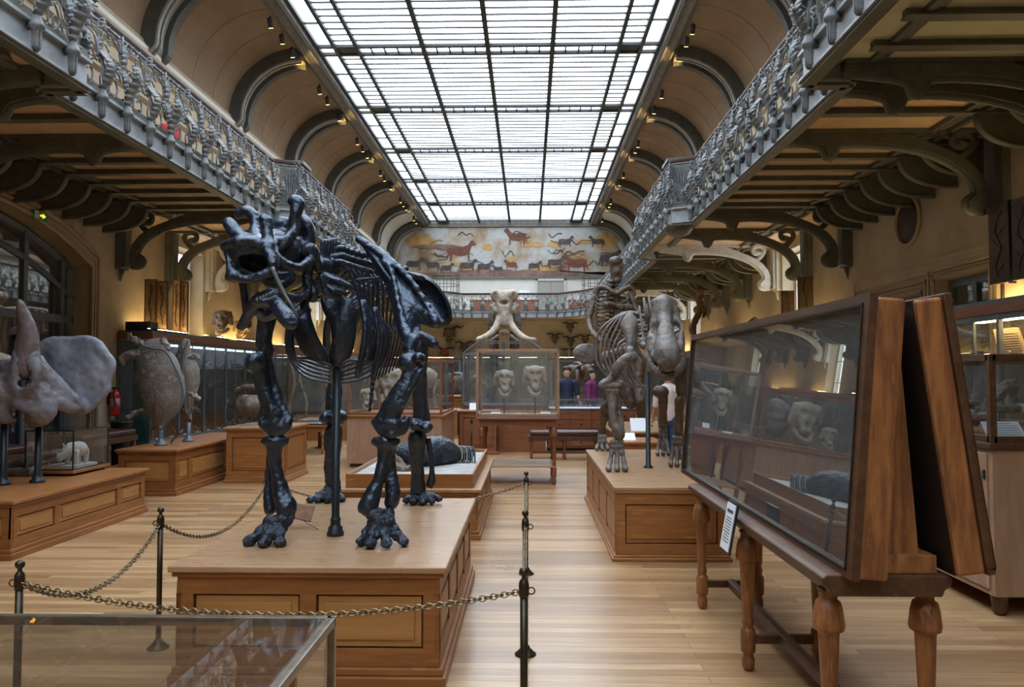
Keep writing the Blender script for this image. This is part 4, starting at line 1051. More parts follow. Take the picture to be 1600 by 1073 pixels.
for k in range(7):
    y = 15.5 + k * .1; mb.tube([(-4.7 + i * .1, y, .63 + .05 * abs(math.sin(i * 1.3 + k))) for i in range(6)], [.02, .035, .03, .035, .02, .008], 7, flat=.7)
tag(mb.build('fossil_fish', PALEB), 'heap of pale fossil fish inside the flat glass case', 'fossil')
podium('dark box-like grey plinth below the small low table', -4.6, -4.2, 16.6, 17.2, .42, m=DSTEEL, mt=DSTEEL, front=None, base=.03)
# tall glass case with casts in the middle left
t = thing('glass_case', 'tall wide glass case full of pale casts in the middle left', 'display case', (-5.4, 19.5, 0))
MB().box(-6.3, -3.9, 18.6, 20.0, 0, .55).build('carcass', WOODH, t); glass_case(t, -6.3, -3.9, 18.6, 20.0, .55, 2.15, WOODH, r=.03)
mb = MB(); mb.box(-6.2, -4.0, 19.9, 19.95, .6, 2.1); mb.build('backdrop', PM('grey_painted_backdrop', (.30, .31, .30), (.16, .16, .15), sc=2.5, rough=.7, detail=8), t)
rnd = random.Random(11)
for k in range(6):
    s = SD(.03, .04); x = -6.0 + k * .38; z = .58; p = [V((x, 19.2, z))]
    for i in range(4): p.append(p[-1] + V((rnd.uniform(-.12, .12), rnd.uniform(-.06, .06), .32)))
    s.t(p, [.05, .04, .035, .03, .02]); s.t([p[2], p[2] + V((.15, 0, .25))], [.03, .02])
    o = s.build('branching_cast', PALEB); tag(o, 'pale branching cast standing in the tall wide glass case', 'cast', 'branching casts in the tall case')
# warm wall far below: cabinets along the far end
for x0, x1, n in ((-6.9, -3.2, 'left'), (-2.9, .6, 'middle'), (1.0, 5.2, 'right')):
    t = thing('wall_cabinet', 'dark glazed cabinet along the far end wall, %s one' % n, 'cabinet', ((x0 + x1) / 2, 36.5, 0))
    MB().box(x0, x1, 36.3, 37.0, 0, 2.3).build('carcass', STEEL, t); MB().box(x0 - .03, x1 + .03, 36.25, 37.0, 2.3, 2.38).build('cornice_moulding', WOODD, t)
    MB().box(x0 + .1, x1 - .1, 36.27, 36.3, .5, 2.2).build('glass', GLASSD, t)
# ================================================================== steel and glass cabinets along the side walls
CABIN = PM('cabinet_lining_grey', (.24, .25, .25), (.19, .20, .205), sc=2, rough=.8)
def wall_cabinet(x0, x1, ys, H, face_x, label, bandm=WOODR, lamps=()):
    t = thing('wall_cabinet', label, 'cabinet', ((x0 + x1) / 2, (ys[0] + ys[-1]) / 2, 0)); s = 1 if face_x > (x0 + x1) / 2 else -1
    y0, y1 = ys[0], ys[-1]; bx = x0 if s > 0 else x1
    mb = MB(); mb.box(x0, x1, y0, y1, .0, .40); mb.build('wooden_base', WOODR, t)
    mb = MB(); mb.box(min(bx, bx + s * .03), max(bx, bx + s * .03), y0, y1, .40, H - .1); mb.build('back_panel', CABIN, t)
    mb = MB(); mb.box(x0, x1, y0, y1, H - .1, H - .06); mb.build('roof_panel', STEEL, t)
    mb = MB(); mb.box(min(x0, x1) - .02, max(x0, x1) + .03, y0 - .03, y1, H - .13, H - .02); mb.build('wood_cornice', bandm, t, .006)
    mb = MB(); mb.box(x0 - .01, x1 + .01, y0 - .01, y1, H - .02, H + .02); mb.build('steel_cap', STEEL, t)
    mb = MB(); w_ = .022; fx = face_x - s * w_
    for i, y in enumerate(ys): mb.box(fx - w_, fx + w_, y - .022, y + .022, .40, H - .13)
    for a, b in zip(ys[:-1], ys[1:]): m_ = (a + b) / 2; mb.box(fx - .012, fx + .012, m_ - .012, m_ + .012, .40, H - .13)
    for z in (.43, H - .16): mb.box(fx - .02, fx + .02, y0, y1, z - .03, z + .03)
    mb.build('steel_frame', STEEL, t)
    mb = MB(); mb.box(fx - .002, fx + .002, y0, y1, .43, H - .16); mb.build('front_glass', GLASS, t)
    for z in (.85, 1.28, 1.72):
        mb = MB(); mb.box(x0 + .04, x1 - .05, y0 + .03, y1 - .02, z - .012, z); mb.build('shelf', DSTEEL, t)
    return t
ysL = [13.1 + 1.1 * k for k in range(17)]
t = wall_cabinet(-7.08, -6.5, ysL, 2.34, -6.5, 'long blue-grey steel and glass cabinet along the left wall')
MB().box(-7.08, -6.5, 13.08, 13.10, .40, 2.2).build('end_panel', STEEL, t)
mb = MB(); mb.box(-7.02, -6.82, 13.06, 13.08, 1.0, 2.05); mb.build('raised_panel', STEEL, t, .01)
MB().box(-6.78, -6.5, 13.05, 13.06, .45, 1.85).build('green_glass_pane', GLASSG, t)
MB().box(-6.62, -6.58, 13.3, 20.0, 2.12, 2.15).build('strip_lamp', COOL, t)
ysR = [6.2 + .92 * k for k in range(4)]
t = wall_cabinet(4.85, 5.43, ysR, 2.36, 4.85, 'blue-grey steel and glass cabinet on the right wall behind the glass-topped cabinet')
MB().box(5.0, 5.06, 7.2, 8.7, 2.17, 2.19).build('strip_lamp', WARM2, t)
t2 = thing('information_board', 'tilted brown text panel inside the right steel cabinet', 'sign', (5.1, 8.3, 1.73))
mb = MB(); mb.prism([(8.0, 1.74), (8.5, 1.74), (8.62, 2.1), (8.2, 2.1)], (5.15, 0, 0), (0, 1, 0), (0, 0, 1), (.02, 0, 0)); mb.build('board', PM('brown_text_board', (.25, .19, .12), rough=.6), t2)
mb = MB()
for k in range(10): mb.box(5.145, 5.15, 8.12 + k * .008, 8.44 + k * .008, 1.80 + k * .026, 1.806 + k * .026)
mb.build('text_lines', INK, t2)
t2 = thing('information_board', 'dark panel with orange lettering inside the right steel cabinet', 'sign', (5.35, 7.4, 1.73))
MB().box(5.33, 5.36, 6.5, 8.6, 1.74, 2.2).build('board', PM('black_board', (.03, .028, .026), rough=.6), t2)
def text(s_, loc, size, m, parent, rot, ext=.002):
    cu = bpy.data.curves.new('lettering', 'FONT'); cu.body = s_; cu.size = size; cu.extrude = ext; cu.align_x = 'CENTER'
    o = bpy.data.objects.new('lettering', cu); COL.objects.link(o); cu.materials.append(m)
    bpy.context.view_layer.update(); me = bpy.data.meshes.new_from_object(o); bpy.data.objects.remove(o); o = bpy.data.objects.new('lettering', me); COL.objects.link(o)
    if parent is not None: o.parent = parent; o.location = V(loc) - base_of(parent)
    else: o.location = loc
    o.rotation_euler = rot; return o
ORL = PM('orange_lettering', (.6, .28, .06), rough=.5)
text('LES  ES', (5.325, 7.45, 2.05), .11, ORL, t2, (PI / 2, 0, -PI / 2))
ysR2 = [13.2 + 1.1 * k for k in range(17)]
t = wall_cabinet(4.85, 5.43, ysR2, 2.3, 4.85, 'long steel and glass cabinet along the right wall beyond the doors')
# ================================================================== skeletons
def PX(l):          # [(px,py,D,rpx)] -> points, radii
    return [at(p[0], p[1], p[2]) for p in l], [p[3] * p[2] / F for p in l]
class BN(SD):
    rf = .86
    def T(s, *l, k=None, sub=3, cut=False):
        p, r = PX(l); return s.t(p, [q * s.rf for q in r], k=k, sub=sub, cut=cut)
    def E(s, px, py, D, rx, ry, rz, k=None, cut=False, M=None):   # rx, rz in pixels, ry (depth) in metres
        return s.e(at(px, py, D), (rx * D / F, ry, rz * D / F), M=M, k=k, cut=cut)
def plate(name, pts, th, m, parent, bevel=.008, sub=3):
    P = [at(*p) for p in pts]; P, _ = spline(P, [0] * len(P), sub, True); c = sum(P, V((0, 0, 0))) / len(P)
    nrm = V((0, 0, 0))
    for i in range(len(P)): nrm += (P[i] - c).cross(P[(i + 1) % len(P)] - c)
    nrm.normalize(); mb = MB(); n = len(P)
    R = []
    for f_, o_ in ((1.0, .0), (.97, .5), (.82, 1.0)): R.append((f_, o_))
    vs = []
    for f_, o_ in R: vs += [c + (p - c) * f_ + nrm * (th * .5 * o_) for p in P]
    for f_, o_ in R[::-1]: vs += [c + (p - c) * f_ - nrm * (th * .5 * o_) for p in P]
    fs = []; L_ = len(R) * 2
    for k in range(L_ - 1):
        for i in range(n): j = (i + 1) % n; fs.append((k * n + i, k * n + j, (k + 1) * n + j, (k + 1) * n + i))
    a = len(vs); vs.append(c + nrm * th * .5); vs.append(c - nrm * th * .5)
    for i in range(n):
        j = (i + 1) % n; fs.append(((len(R) - 1) * n + j, (len(R) - 1) * n + i, a)); fs.append((len(R) * n + i, len(R) * n + j, a + 1))
    mb.add(vs, fs, True); return mb.build(name, m, parent)
def foot_bones(t, cx, cy, D, toes, zf, m, name='foot', up=None, tr=6, ank=18):
    # ankle block and toes; toes = [(px,py,D)] tips
    s = BN(.011, .006); a = at(cx, cy, D); q = D / F
    rnd = random.Random(int(cx))
    for k in range(9): s.e(a + V((rnd.uniform(-1, 1) * ank * q * .75, rnd.uniform(-.6, .6) * ank * q, rnd.uniform(-1, 1) * ank * .6 * q)), [rnd.uniform(.4, .6) * ank * q] * 3)
    for px, py, dd in toes:
        b = at(px, py, dd); b.z = max(b.z, zf + tr * q); p0 = a + V(((b.x - a.x) * .35, (b.y - a.y) * .2, -.1 * abs(a.z - b.z)))
        for k in range(5):
            f = k / 4; c = p0.lerp(b, f); c.z = p0.z + (b.z - p0.z) * min(1, f ** .8); r = tr * q * (1.25 - .25 * f + (.25 if k % 2 == 0 else 0))
            s.e(c, (r, r * 1.1, r), k=.006)
        s.t([p0, b], [tr * q * .75, tr * q * .6], k=.006)
    return s.build(name, m, t, rough=.012, rs=30)
ZP = .617
brt = thing('horned_skeleton', 'large black skeleton of a horned mammal facing the viewer on the front podium', 'skeleton', (-1.14, 5.2, ZP))
# ---- skull
s = BN(.0085, .016)
s.E(396, 400, 4.10, 42, .14, 34); s.E(412, 402, 4.22, 34, .14, 34); s.E(440, 396, 4.3, 34, .13, 30); s.E(470, 398, 4.42, 28, .13, 28); s.E(432, 372, 4.22, 20, .06, 14); s.E(478, 366, 4.4, 16, .05, 22)
s.T((352, 385, 4.02, 7), (370, 378, 3.98, 9), (386, 375, 3.97, 9), (404, 380, 3.97, 9), (420, 386, 4.0, 9))
s.T((357, 395, 4.02, 6), (360, 420, 3.99, 7), (372, 434, 3.96, 8), (392, 436, 3.95, 7), (412, 428, 3.95, 8), (427, 418, 3.98, 9), (428, 400, 4.02, 9))
s.E(366, 432, 4.0, 13, .05, 10); s.E(376, 379, 3.97, 11, .04, 9); s.E(352, 384, 4.04, 7, .03, 7)
s.T((357, 348, 4.12, 10), (364, 358, 4.1, 11), (378, 370, 4.08, 11), (398, 380, 4.05, 10))
s.T((372, 337, 4.2, 7), (384, 331, 4.2, 10), (396, 338, 4.2, 10), (399, 352, 4.18, 9), (397, 364, 4.14, 9), (404, 378, 4.1, 10))
s.T((413, 342, 4.04, 9.5), (417, 352, 4.04, 9), (418, 370, 4.02, 9), (421, 392, 3.98, 9), (427, 412, 3.95, 8))
s.E(440, 358, 4.28, 24, .035, 20, k=.02); s.T((424, 368, 4.18, 6), (432, 376, 4.14, 6), (446, 374, 4.16, 6), (458, 364, 4.2, 6))
s.T((459, 313, 4.26, 10), (466, 316, 4.26, 10), (464, 328, 4.25, 10), (459, 345, 4.25, 8), (461, 358, 4.24, 7), (452, 370, 4.2, 8), (440, 386, 4.14, 7))
s.T((474, 341, 4.36, 7), (480, 352, 4.35, 10), (485, 370, 4.36, 10), (478, 386, 4.36, 11), (466, 398, 4.36, 12))
s.T((428, 376, 4.12, 6), (432, 394, 4.08, 7), (440, 408, 4.06, 7), (454, 415, 4.10, 7), (470, 416, 4.18, 7), (484, 408, 4.26, 8), (494, 396, 4.34, 9))
s.T((474, 394, 4.26, 4), (482, 388, 4.28, 8), (490, 396, 4.3, 9), (497, 412, 4.34, 6), (498, 424, 4.36, 3))
s.T((486, 408, 4.4, 9), (480, 428, 4.4, 8), (482, 446, 4.38, 10), (489, 458, 4.38, 9), (488, 466, 4.38, 7))
s.E(436, 432, 4.25, 26, .10, 12); s.T((415, 436, 4.15, 8), (436, 446, 4.18, 7), (455, 436, 4.22, 7))
s.E(389, 408, 3.92, 27, .20, 16, cut=True, k=.012); s.E(455, 396, 4.12, 15, .11, 11, cut=True, k=.012); s.E(428, 440, 4.02, 12, .05, 6, cut=True)
skull = s.build('skull', BLKB, brt, rough=.008, rs=12)
# ---- lower jaw
s = BN(.008, .014)
s.T((390, 482, 4.06, 8), (404, 466, 4.02, 9), (420, 460, 4.0, 8), (436, 462, 4.05, 8), (462, 466, 4.2, 8), (478, 458, 4.32, 8), (486, 440, 4.4, 7))
s.T((424, 466, 4.02, 8), (436, 480, 3.98, 12), (448, 496, 3.95, 14), (455, 506, 3.94, 12))
s.E(412, 472, 4.02, 18, .06, 10); s.T((396, 478, 4.05, 8), (388, 492, 4.08, 8), (380, 505, 4.1, 8), (376, 511, 4.1, 6))
s.T((402, 482, 4.1, 10), (414, 492, 4.15, 10), (430, 486, 4.1, 10)); s.T((478, 470, 4.35, 6), (468, 486, 4.3, 8), (455, 496, 4.15, 9))
jaw_ = s.build('lower_jaw', BLKB, brt, rough=.008, rs=12)
mb = MB()
for k in range(5): mb.ball(at(402 + k * 5, 468 - k * 2.2, 3.94), (.008, .01, .011), 8, 6)
mb.build('tooth_row', PM('worn_grey_tooth', (.12, .13, .14), rough=.35), jaw_)
MB().tube(*PX([(425, 418, 3.92, 4), (434, 438, 3.91, 3.4), (446, 462, 3.90, 3), (456, 478, 3.89, 2.6), (466, 496, 3.9, 1.5)]), n=8, sub=3).build('mount_strap', PM('grey_strap', (.09, .09, .095), rough=.4), brt)
MB().tube(*PX([(378, 436, 4.08, 6), (381, 455, 4.08, 6), (384, 480, 4.1, 6), (388, 508, 4.2, 6)]), n=10, sub=3).build('mount_rod', DSTEEL, brt)
# ---- vertebrae
for i in range(15):
    f = i / 14; D = 4.6 + 1.15 * f; cx = 516 + 120 * f ** 1.1; cy = 405 + 34 * f; s = BN(.011, .01); hz = 30 - 12 * f
    s.E(cx, cy, D, 11, .05, 11); s.T((cx, cy - 5, D, 6), (cx - 2, cy - hz * .6, D + .03, 4.5), (cx - 3, cy - hz, D + .05, 4)); s.E(cx - 3, cy - hz - 2, D + .05, 5.5, .03, 4)
    s.T((cx, cy, D, 5), (cx + 16, cy - 7, D, 4.5), (cx + 25, cy - 3, D + .02, 4.8)); s.T((cx, cy, D, 5), (cx - 15, cy - 5, D, 4.5), (cx - 21, cy - 2, D, 4.5))
    if i < 6: s.T((cx, cy + 6, D - .04, 5), (cx + 14, cy + 3, D - .05, 4.4), (cx + 27, cy + 8, D - .03, 4.6)); s.T((cx, cy - 8, D, 5), (cx + 12, cy - 18, D, 4.4), (cx + 22, cy - 18, D, 4.2))
    s.build('vertebra', BLKB, brt)
for i in range(5):
    f = i / 4; cx = 500 + 18 * f; cy = 425 + 4 * f; D = 4.42 + .22 * f; s = BN(.011, .008); rnd = random.Random(i)
    s.E(cx, cy - 12, D, 13, .04, 12); s.T((cx, cy, D, 6), (cx + 16, cy + 10, D, 5), (cx + 30, cy + 14 + 6 * f, D, 5)); s.T((cx, cy, D, 6), (cx + 10, cy + 20, D, 5), (cx + 22, cy + 30, D, 4.5)); s.T((cx + 2, cy + 6, D - .05, 5), (cx + 8, cy + 30, D - .04, 5.5), (cx + 16, cy + 38, D - .03, 4))
    s.T((cx, cy - 14, D, 6), (cx + 4, cy - 34, D, 5), (cx + 5, cy - 48 - 6 * f, D, 5.5)); s.build('neck_vertebra', BLKB, brt)
# ---- ribs
def flat_rib(t, l, m, n=8, flat=.45, nm='rib'):
    p, r = PX(l); return MB().tube(p, r, n=n, flat=flat, sub=4, up=(0, 1, 0)).build(nm, m, t)
for i in range(13):
    f = i / 12; D = 4.72 + .95 * f; sx_, sy_ = 524 + 104 * f, 410 + 30 * f; xo = 566 + 66 * f; w = (8 - 3.6 * f) * .80
    if i < 6:
        bx_, by_ = 524, 570 + 5.5 * i
        flat_rib(brt, [(sx_ + 4, sy_, D, w), (sx_ + 24, sy_ + 16, D, w), (xo - 4, sy_ + 60, D + .02, w), (xo + 12 + 6 * f, 520, D + .02, w), (xo + 6, 562, D, w), (xo - 20, by_ - 8, D - .03, w * .9), (bx_ + 8, by_ + 1, D - .05, w * .7)], BLKB)
        xl = 466 - 3.2 * i; q = 458 - 2 * i
        flat_rib(brt, [(sx_ - 4, sy_ + 4, D, w), (sx_ - 26, sy_ + 22, D, w), (xl + 14, 470, D, w), (q, 520, D, w), (q + 4, 556, D, w), (q + 28, by_ - 10, D - .03, w * .9), (bx_ - 4, by_ + 1, D - .05, w * .7)], BLKB)
    else:
        flat_rib(brt, [(sx_ + 2, sy_, D, w), (sx_ + 14, sy_ + 22, D, w), (xo - 6, sy_ + 70, D + .02, w), (xo + 2, 520, D + .02, w), (xo - 4, 560 - 26 * (f - .5), D, w), (xo - 14, 596 - 40 * (f - .5), D, w * .8)], BLKB)
        flat_rib(brt, [(sx_ - 2, sy_ + 4, D, w), (sx_ - 40, sy_ + 30, D, w), (500 + 20 * f, 500, D, w), (498 + 20 * f, 560, D, w), (510 + 20 * f, 590 - 20 * f, D, w * .8)], BLKB)
# broad first ribs and breast bone
for q in ([(450, 472), (478, 466), (487, 498), (498, 528), (513, 556), (507, 572), (488, 562), (470, 548), (456, 512)], [(503, 462), (548, 466), (557, 510), (549, 555), (530, 574), (514, 560), (519, 535), (515, 505), (506, 488)]): plate('first_rib', [(x, y, 4.68) for x, y in q], .035, BLKB, brt)
s = BN(.011, .02)
s.E(522, 560, 4.72, 9, .04, 10); s.T((522, 570, 4.72, 8), (524, 592, 4.85, 8), (526, 602, 5.0, 8)); s.build('breast_bone', BLKB, brt, rough=.004, rs=30)
for l in ([(566, 470, 4.72, 10), (572, 520, 4.7, 11), (558, 590, 4.72, 8)], [(585, 480, 4.8, 7), (592, 530, 4.8, 8), (582, 590, 4.8, 6)]): flat_rib(brt, l, BLKB, flat=.6, nm='rib')
MB().tube(*PX([(556, 437, 4.6, 2), (592, 434, 4.75, 2)]), n=6).build('mount_bar', DSTEEL, brt)
# ---- shoulder blades, pelvis
plate('shoulder_blade', [(560, 372, 5.0), (590, 388, 4.98), (618, 412, 4.95), (648, 440, 4.9), (672, 478, 4.85), (684, 500, 4.8), (680, 512, 4.8), (668, 510, 4.8), (650, 506, 4.75), (642, 530, 4.7), (628, 532, 4.7), (616, 500, 4.78), (606, 455, 4.88), (590, 425, 4.95)], .05, BLKB, brt)
s = BN(.011, .02); s.T((600, 408, 4.9, 5), (612, 425, 4.86, 5), (622, 470, 4.78, 5), (630, 505, 4.72, 7), (638, 528, 4.68, 12)); s.T((560, 374, 4.98, 7), (600, 400, 4.93, 7), (640, 436, 4.86, 5), (668, 480, 4.82, 6), (681, 503, 4.78, 9)); s.build('blade_ridge', BLKB, brt, rough=.004, rs=30)
s = BN(.012, .02); s.T((432, 450, 4.72, 16), (424, 480, 4.66, 15), (415, 510, 4.6, 14), (412, 538, 4.58, 13)); s.build('shoulder_blade', BLKB, brt, rough=.003)
plate('pelvis_wing', [(628, 430, 5.95), (650, 426, 5.95), (675, 436, 5.95), (694, 458, 5.95), (705, 482, 5.95), (706, 502, 5.95), (694, 512, 5.95), (670, 508, 5.9), (645, 490, 5.9), (630, 460, 5.9)], .06, BLKB, brt)
s = BN(.012, .02); s.T((625, 440, 5.85, 12), (640, 480, 5.8, 12), (646, 520, 5.75, 14), (652, 540, 5.7, 14)); s.T((560, 470, 5.9, 18), (540, 510, 5.85, 14), (520, 560, 5.85, 12)); s.T((600, 450, 5.9, 14), (560, 455, 5.9, 14)); s.build('pelvis', BLKB, brt, rough=.009, rs=12)
# ---- front legs
s = BN(.011, .012); s.T((413, 500, 4.52, 13), (412, 525, 4.54, 11), (416, 545, 4.55, 12), (410, 556, 4.55, 14)); s.E(400, 564, 4.5, 16, .07, 14); s.E(392, 572, 4.48, 8, .04, 9)
s.T((404, 572, 4.52, 16), (410, 600, 4.52, 13), (420, 628, 4.52, 13), (430, 650, 4.52, 17)); s.T((418, 566, 4.56, 9), (428, 600, 4.56, 7), (440, 632, 4.54, 7), (450, 655, 4.52, 8))
s.T((410, 662, 4.5, 8), (424, 672, 4.5, 10), (438, 672, 4.5, 10), (450, 660, 4.5, 9)); s.T((404, 655, 4.52, 6), (412, 640, 4.52, 6), (416, 625, 4.52, 6)); s.E(430, 662, 4.52, 21, .06, 13); s.E(424, 654, 4.40, 8, .05, 8, cut=True); s.build('upper_arm', BLKB, brt, rough=.008, rs=14)
s = BN(.011, .012); s.T((414, 690, 4.52, 7), (430, 688, 4.5, 10), (446, 689, 4.52, 8)); s.T((430, 694, 4.52, 15), (430, 715, 4.53, 11), (434, 745, 4.53, 11), (440, 770, 4.52, 15), (447, 788, 4.51, 18), (446, 796, 4.5, 16)); s.T((428, 700, 4.6, 11), (422, 735, 4.62, 8), (420, 765, 4.62, 9), (423, 795, 4.6, 11)); s.build('forearm', BLKB, brt, rough=.008, rs=14)
foot_bones(brt, 437, 812, 4.5, [(390, 846, 4.42), (413, 850, 4.38), (437, 850, 4.4)], ZP, BLKR, tr=7.5, ank=19)
s = BN(.011, .012); s.E(642, 566, 4.55, 21, .08, 17); s.E(655, 560, 4.5, 10, .05, 10); s.T((640, 545, 4.6, 13), (646, 530, 4.62, 13)); s.T((648, 575, 4.54, 17), (636, 600, 4.52, 15), (624, 622, 4.5, 15), (612, 645, 4.5, 17)); s.T((656, 580, 4.48, 7), (640, 612, 4.46, 5), (628, 632, 4.46, 5))
s.T((630, 600, 4.55, 12), (608, 630, 4.52, 10), (594, 655, 4.5, 9)); s.T((588, 660, 4.5, 8), (598, 672, 4.5, 9), (612, 676, 4.48, 10), (630, 668, 4.5, 9), (636, 655, 4.5, 8)); s.E(611, 662, 4.5, 22, .06, 14); s.E(616, 655, 4.38, 9, .06, 9, cut=True); s.build('upper_arm', BLKB, brt, rough=.008, rs=14)
s = BN(.011, .012); s.T((586, 690, 4.52, 8), (602, 690, 4.5, 11), (620, 690, 4.52, 7)); s.T((602, 696, 4.52, 15), (600, 722, 4.52, 11), (590, 752, 4.5, 11), (580, 778, 4.48, 15), (574, 792, 4.47, 17)); s.T((606, 705, 4.56, 12), (610, 740, 4.56, 11), (614, 768, 4.54, 12), (612, 786, 4.53, 12)); s.build('forearm', BLKB, brt, rough=.008, rs=14)
foot_bones(brt, 594, 812, 4.47, [(564, 849, 4.42), (578, 852, 4.36), (604, 848, 4.36), (630, 845, 4.42)], ZP, BLKR, tr=7, ank=20)
# ---- hind legs
s = BN(.012, .015); s.E(640, 528, 5.7, 14, .08, 12); s.T((652, 525, 5.7, 10), (668, 530, 5.7, 9), (680, 538, 5.7, 8)); s.T((655, 545, 5.72, 16), (655, 590, 5.75, 14), (657, 630, 5.78, 13), (658, 655, 5.8, 16)); s.E(650, 664, 5.75, 12, .07, 10); s.E(666, 668, 5.75, 10, .07, 9); s.build('thigh_bone', BLKB, brt, rough=.009, rs=12)
s = BN(.012, .012); s.T((652, 684, 5.82, 17), (651, 705, 5.84, 14), (652, 735, 5.88, 11), (653, 758, 5.9, 13), (653, 768, 5.9, 14)); s.build('shin_bone', BLKB, brt, rough=.009, rs=12)
MB().tube(*PX([(668, 684, 5.85, 5), (673, 710, 5.88, 4.2), (675, 735, 5.9, 4), (674, 752, 5.9, 7), (670, 760, 5.9, 6)]), n=10, sub=3).build('fibula', BLKB, brt)
foot_bones(brt, 655, 773, 5.92, [(634, 781, 5.85), (645, 784, 5.8), (660, 785, 5.8), (674, 783, 5.82), (686, 779, 5.88)], ZP, BLKR, tr=4.6, ank=12)
s = BN(.012, .015); s.T((530, 560, 5.95, 13), (523, 600, 6.0, 12), (521, 635, 6.0, 15)); s.E(511, 652, 5.95, 12, .07, 11); s.E(532, 652, 5.95, 11, .07, 11); s.build('thigh_bone', BLKB, brt, rough=.009, rs=12)
s = BN(.012, .012); s.T((522, 674, 6.0, 16), (521, 700, 6.0, 13), (520, 730, 6.02, 11), (521, 756, 6.04, 13)); s.T((511, 676, 6.02, 5), (510, 715, 6.02, 3.6), (512, 752, 6.04, 5)); s.build('shin_bone', BLKB, brt, rough=.009, rs=12)
foot_bones(brt, 520, 766, 6.03, [(485, 781, 5.9), (498, 782, 5.9), (512, 784, 5.88), (534, 784, 5.95)], ZP, BLKR, tr=4.6, ank=12)
s = BN(.011, .006)
for k in range(9): s.E(585 - .9 * k, 575 + 8 * k, 6.0 - .01 * k, 4.6 - .25 * k, .02, 5)
s.build('tail', BLKB, brt)
mb = MB(); x, y = at(524, 835, 4.72).x, 4.72
MB().lathe([(.052, 0), (.052, .02), (.044, .03), (.044, .05), (.032, .06), (.030, .09), (.034, .095), (.028, .105), (.024, .12), (.024, 1.10)], (x, y, ZP), 20).build('support_pole', DSTEEL, brt)
# placard easel behind the left foot
t = thing('small_easel', 'small tilted label stand on thin brass legs behind the left front foot', 'label stand', (-1.35, 4.9, ZP))
a = at(470, 790, 4.95); MB().obox(V((a.x, 4.95, ZP + .10)), .16, .12, .008, Matrix.Rotation(.7, 3, 'X') @ Matrix.Rotation(.3, 3, 'Y')).build('board', WOODE, t)
MB().tube([(a.x - .05, 4.97, ZP + .08), (a.x + .14, 4.86, ZP + .006)], .004, 6).build('leg', BRASS, t); MB().tube([(a.x - .06, 4.97, ZP + .11), (a.x - .09, 5.02, ZP + .004)], .004, 6).build('leg', BRASS, t)

# ================================================================== grey-brown skeleton on the right podium
ZQ = .632
rh = thing('hoofed_skeleton', 'grey-brown skeleton of a heavy mammal with flat-topped skull on the right podium', 'skeleton', (1.3, 8.4, ZQ))
s = BN(.013, .03); D = 7.5
s.T((1024, 474, 7.75, 8), (1037, 470, 7.75, 8), (1052, 474, 7.75, 8)); s.T((1038, 476, 7.72, 17), (1038, 495, 7.65, 11), (1039, 508, 7.55, 10)); s.T((1026, 480, 7.72, 7), (1023, 500, 7.7, 6), (1021, 520, 7.65, 7), (1024, 545, 7.5, 8)); s.E(1038, 500, 7.72, 15, .08, 30)
s.T((1040, 515, 7.5, 13), (1040, 535, 7.4, 18), (1042, 552, 7.32, 20), (1044, 566, 7.3, 17)); s.T((1052, 480, 7.72, 7), (1058, 500, 7.68, 6), (1063, 520, 7.6, 5), (1061, 545, 7.48, 7)); s.T((1016, 525, 7.68, 6), (1018, 545, 7.55, 7), (1026, 560, 7.4, 8))
s.E(1041, 545, 7.5, 19, .15, 18); s.E(1022, 512, 7.62, 8, .06, 9, cut=True); s.E(1057, 512, 7.62, 6, .06, 9, cut=True); s.build('skull', GREYB, rh, rough=.006, rs=14)
s = BN(.012, .02); s.T((1018, 530, 7.7, 8), (1016, 555, 7.6, 9), (1023, 574, 7.48, 8), (1036, 587, 7.38, 8), (1050, 585, 7.38, 7)); s.T((1064, 545, 7.7, 6), (1066, 565, 7.6, 7), (1058, 582, 7.5, 6)); jaw_ = s.build('lower_jaw', GREYB, rh, rough=.005, rs=14)
mb = MB()
for k in range(8): mb.ball(at(1024 + k * 4.4, 574 + 3 * math.sin(k * .45), 7.32), (.011, .012, .02), 8, 6)
mb.build('tooth_row', PALEB, jaw_)
for i in range(13):
    f = i / 12; D = 8.0 + 1.5 * f; cx, cy = 1006 - 8 * f, 540 - 54 * min(1, f * 2) + 20 * f; s = BN(.016, .012)
    s.E(cx, cy, D, 6, .05, 6); s.T((cx, cy, D, 3), (cx - 3, cy - 22 + 8 * f, D + .08, 2)); s.T((cx, cy, D, 3), (cx - 11, cy - 5, D, 2.4)); s.T((cx, cy, D, 3), (cx + 11, cy - 3, D, 2.4)); s.build('vertebra', GREYB, rh)
for i, (x_, y_) in enumerate([(1006, 465), (1014, 462), (1010, 475), (1018, 470)]): MB().tube(*PX([(x_, y_, 8.1 + .1 * i, 2), (x_ + 5, y_ + 40, 8.0 + .1 * i, 3)]), n=6).build('neural_spine', GREYB, rh)
for i in range(9):
    f = i / 8; D = 8.05 + 1.35 * f; w = 4.6 - 1.2 * f; xs = 1003 - 6 * f; ys = 535 - 48 * min(1, f * 1.9) + 4 * f; xl = 986 - 54 * f; yb = 598 + 4 * math.sin(f * 3) - 8 * f
    flat_rib(rh, [(xs, ys, D, w), (xs - 14 - 12 * f, ys - 1, D, w), (xl + 12 * (1 - f) + 6, ys + 24, D, w), (xl, 540, D, w), (xl + 2, 568, D, w), (xl + 12 + 8 * f, yb, D - .04, w * .8), (xl + 24 + 10 * f, yb + 6, D - .08, w * .6)], GREYB, flat=.5)
    if i < 7: flat_rib(rh, [(xs + 4, ys + 2, D, w), (1028, ys + 6, D, w), (1062 - 3 * f, 515, D, w), (1068 - 4 * f, 545, D, w), (1062, 575, D, w), (1046, 594, D, w * .7)], GREYB, flat=.5)
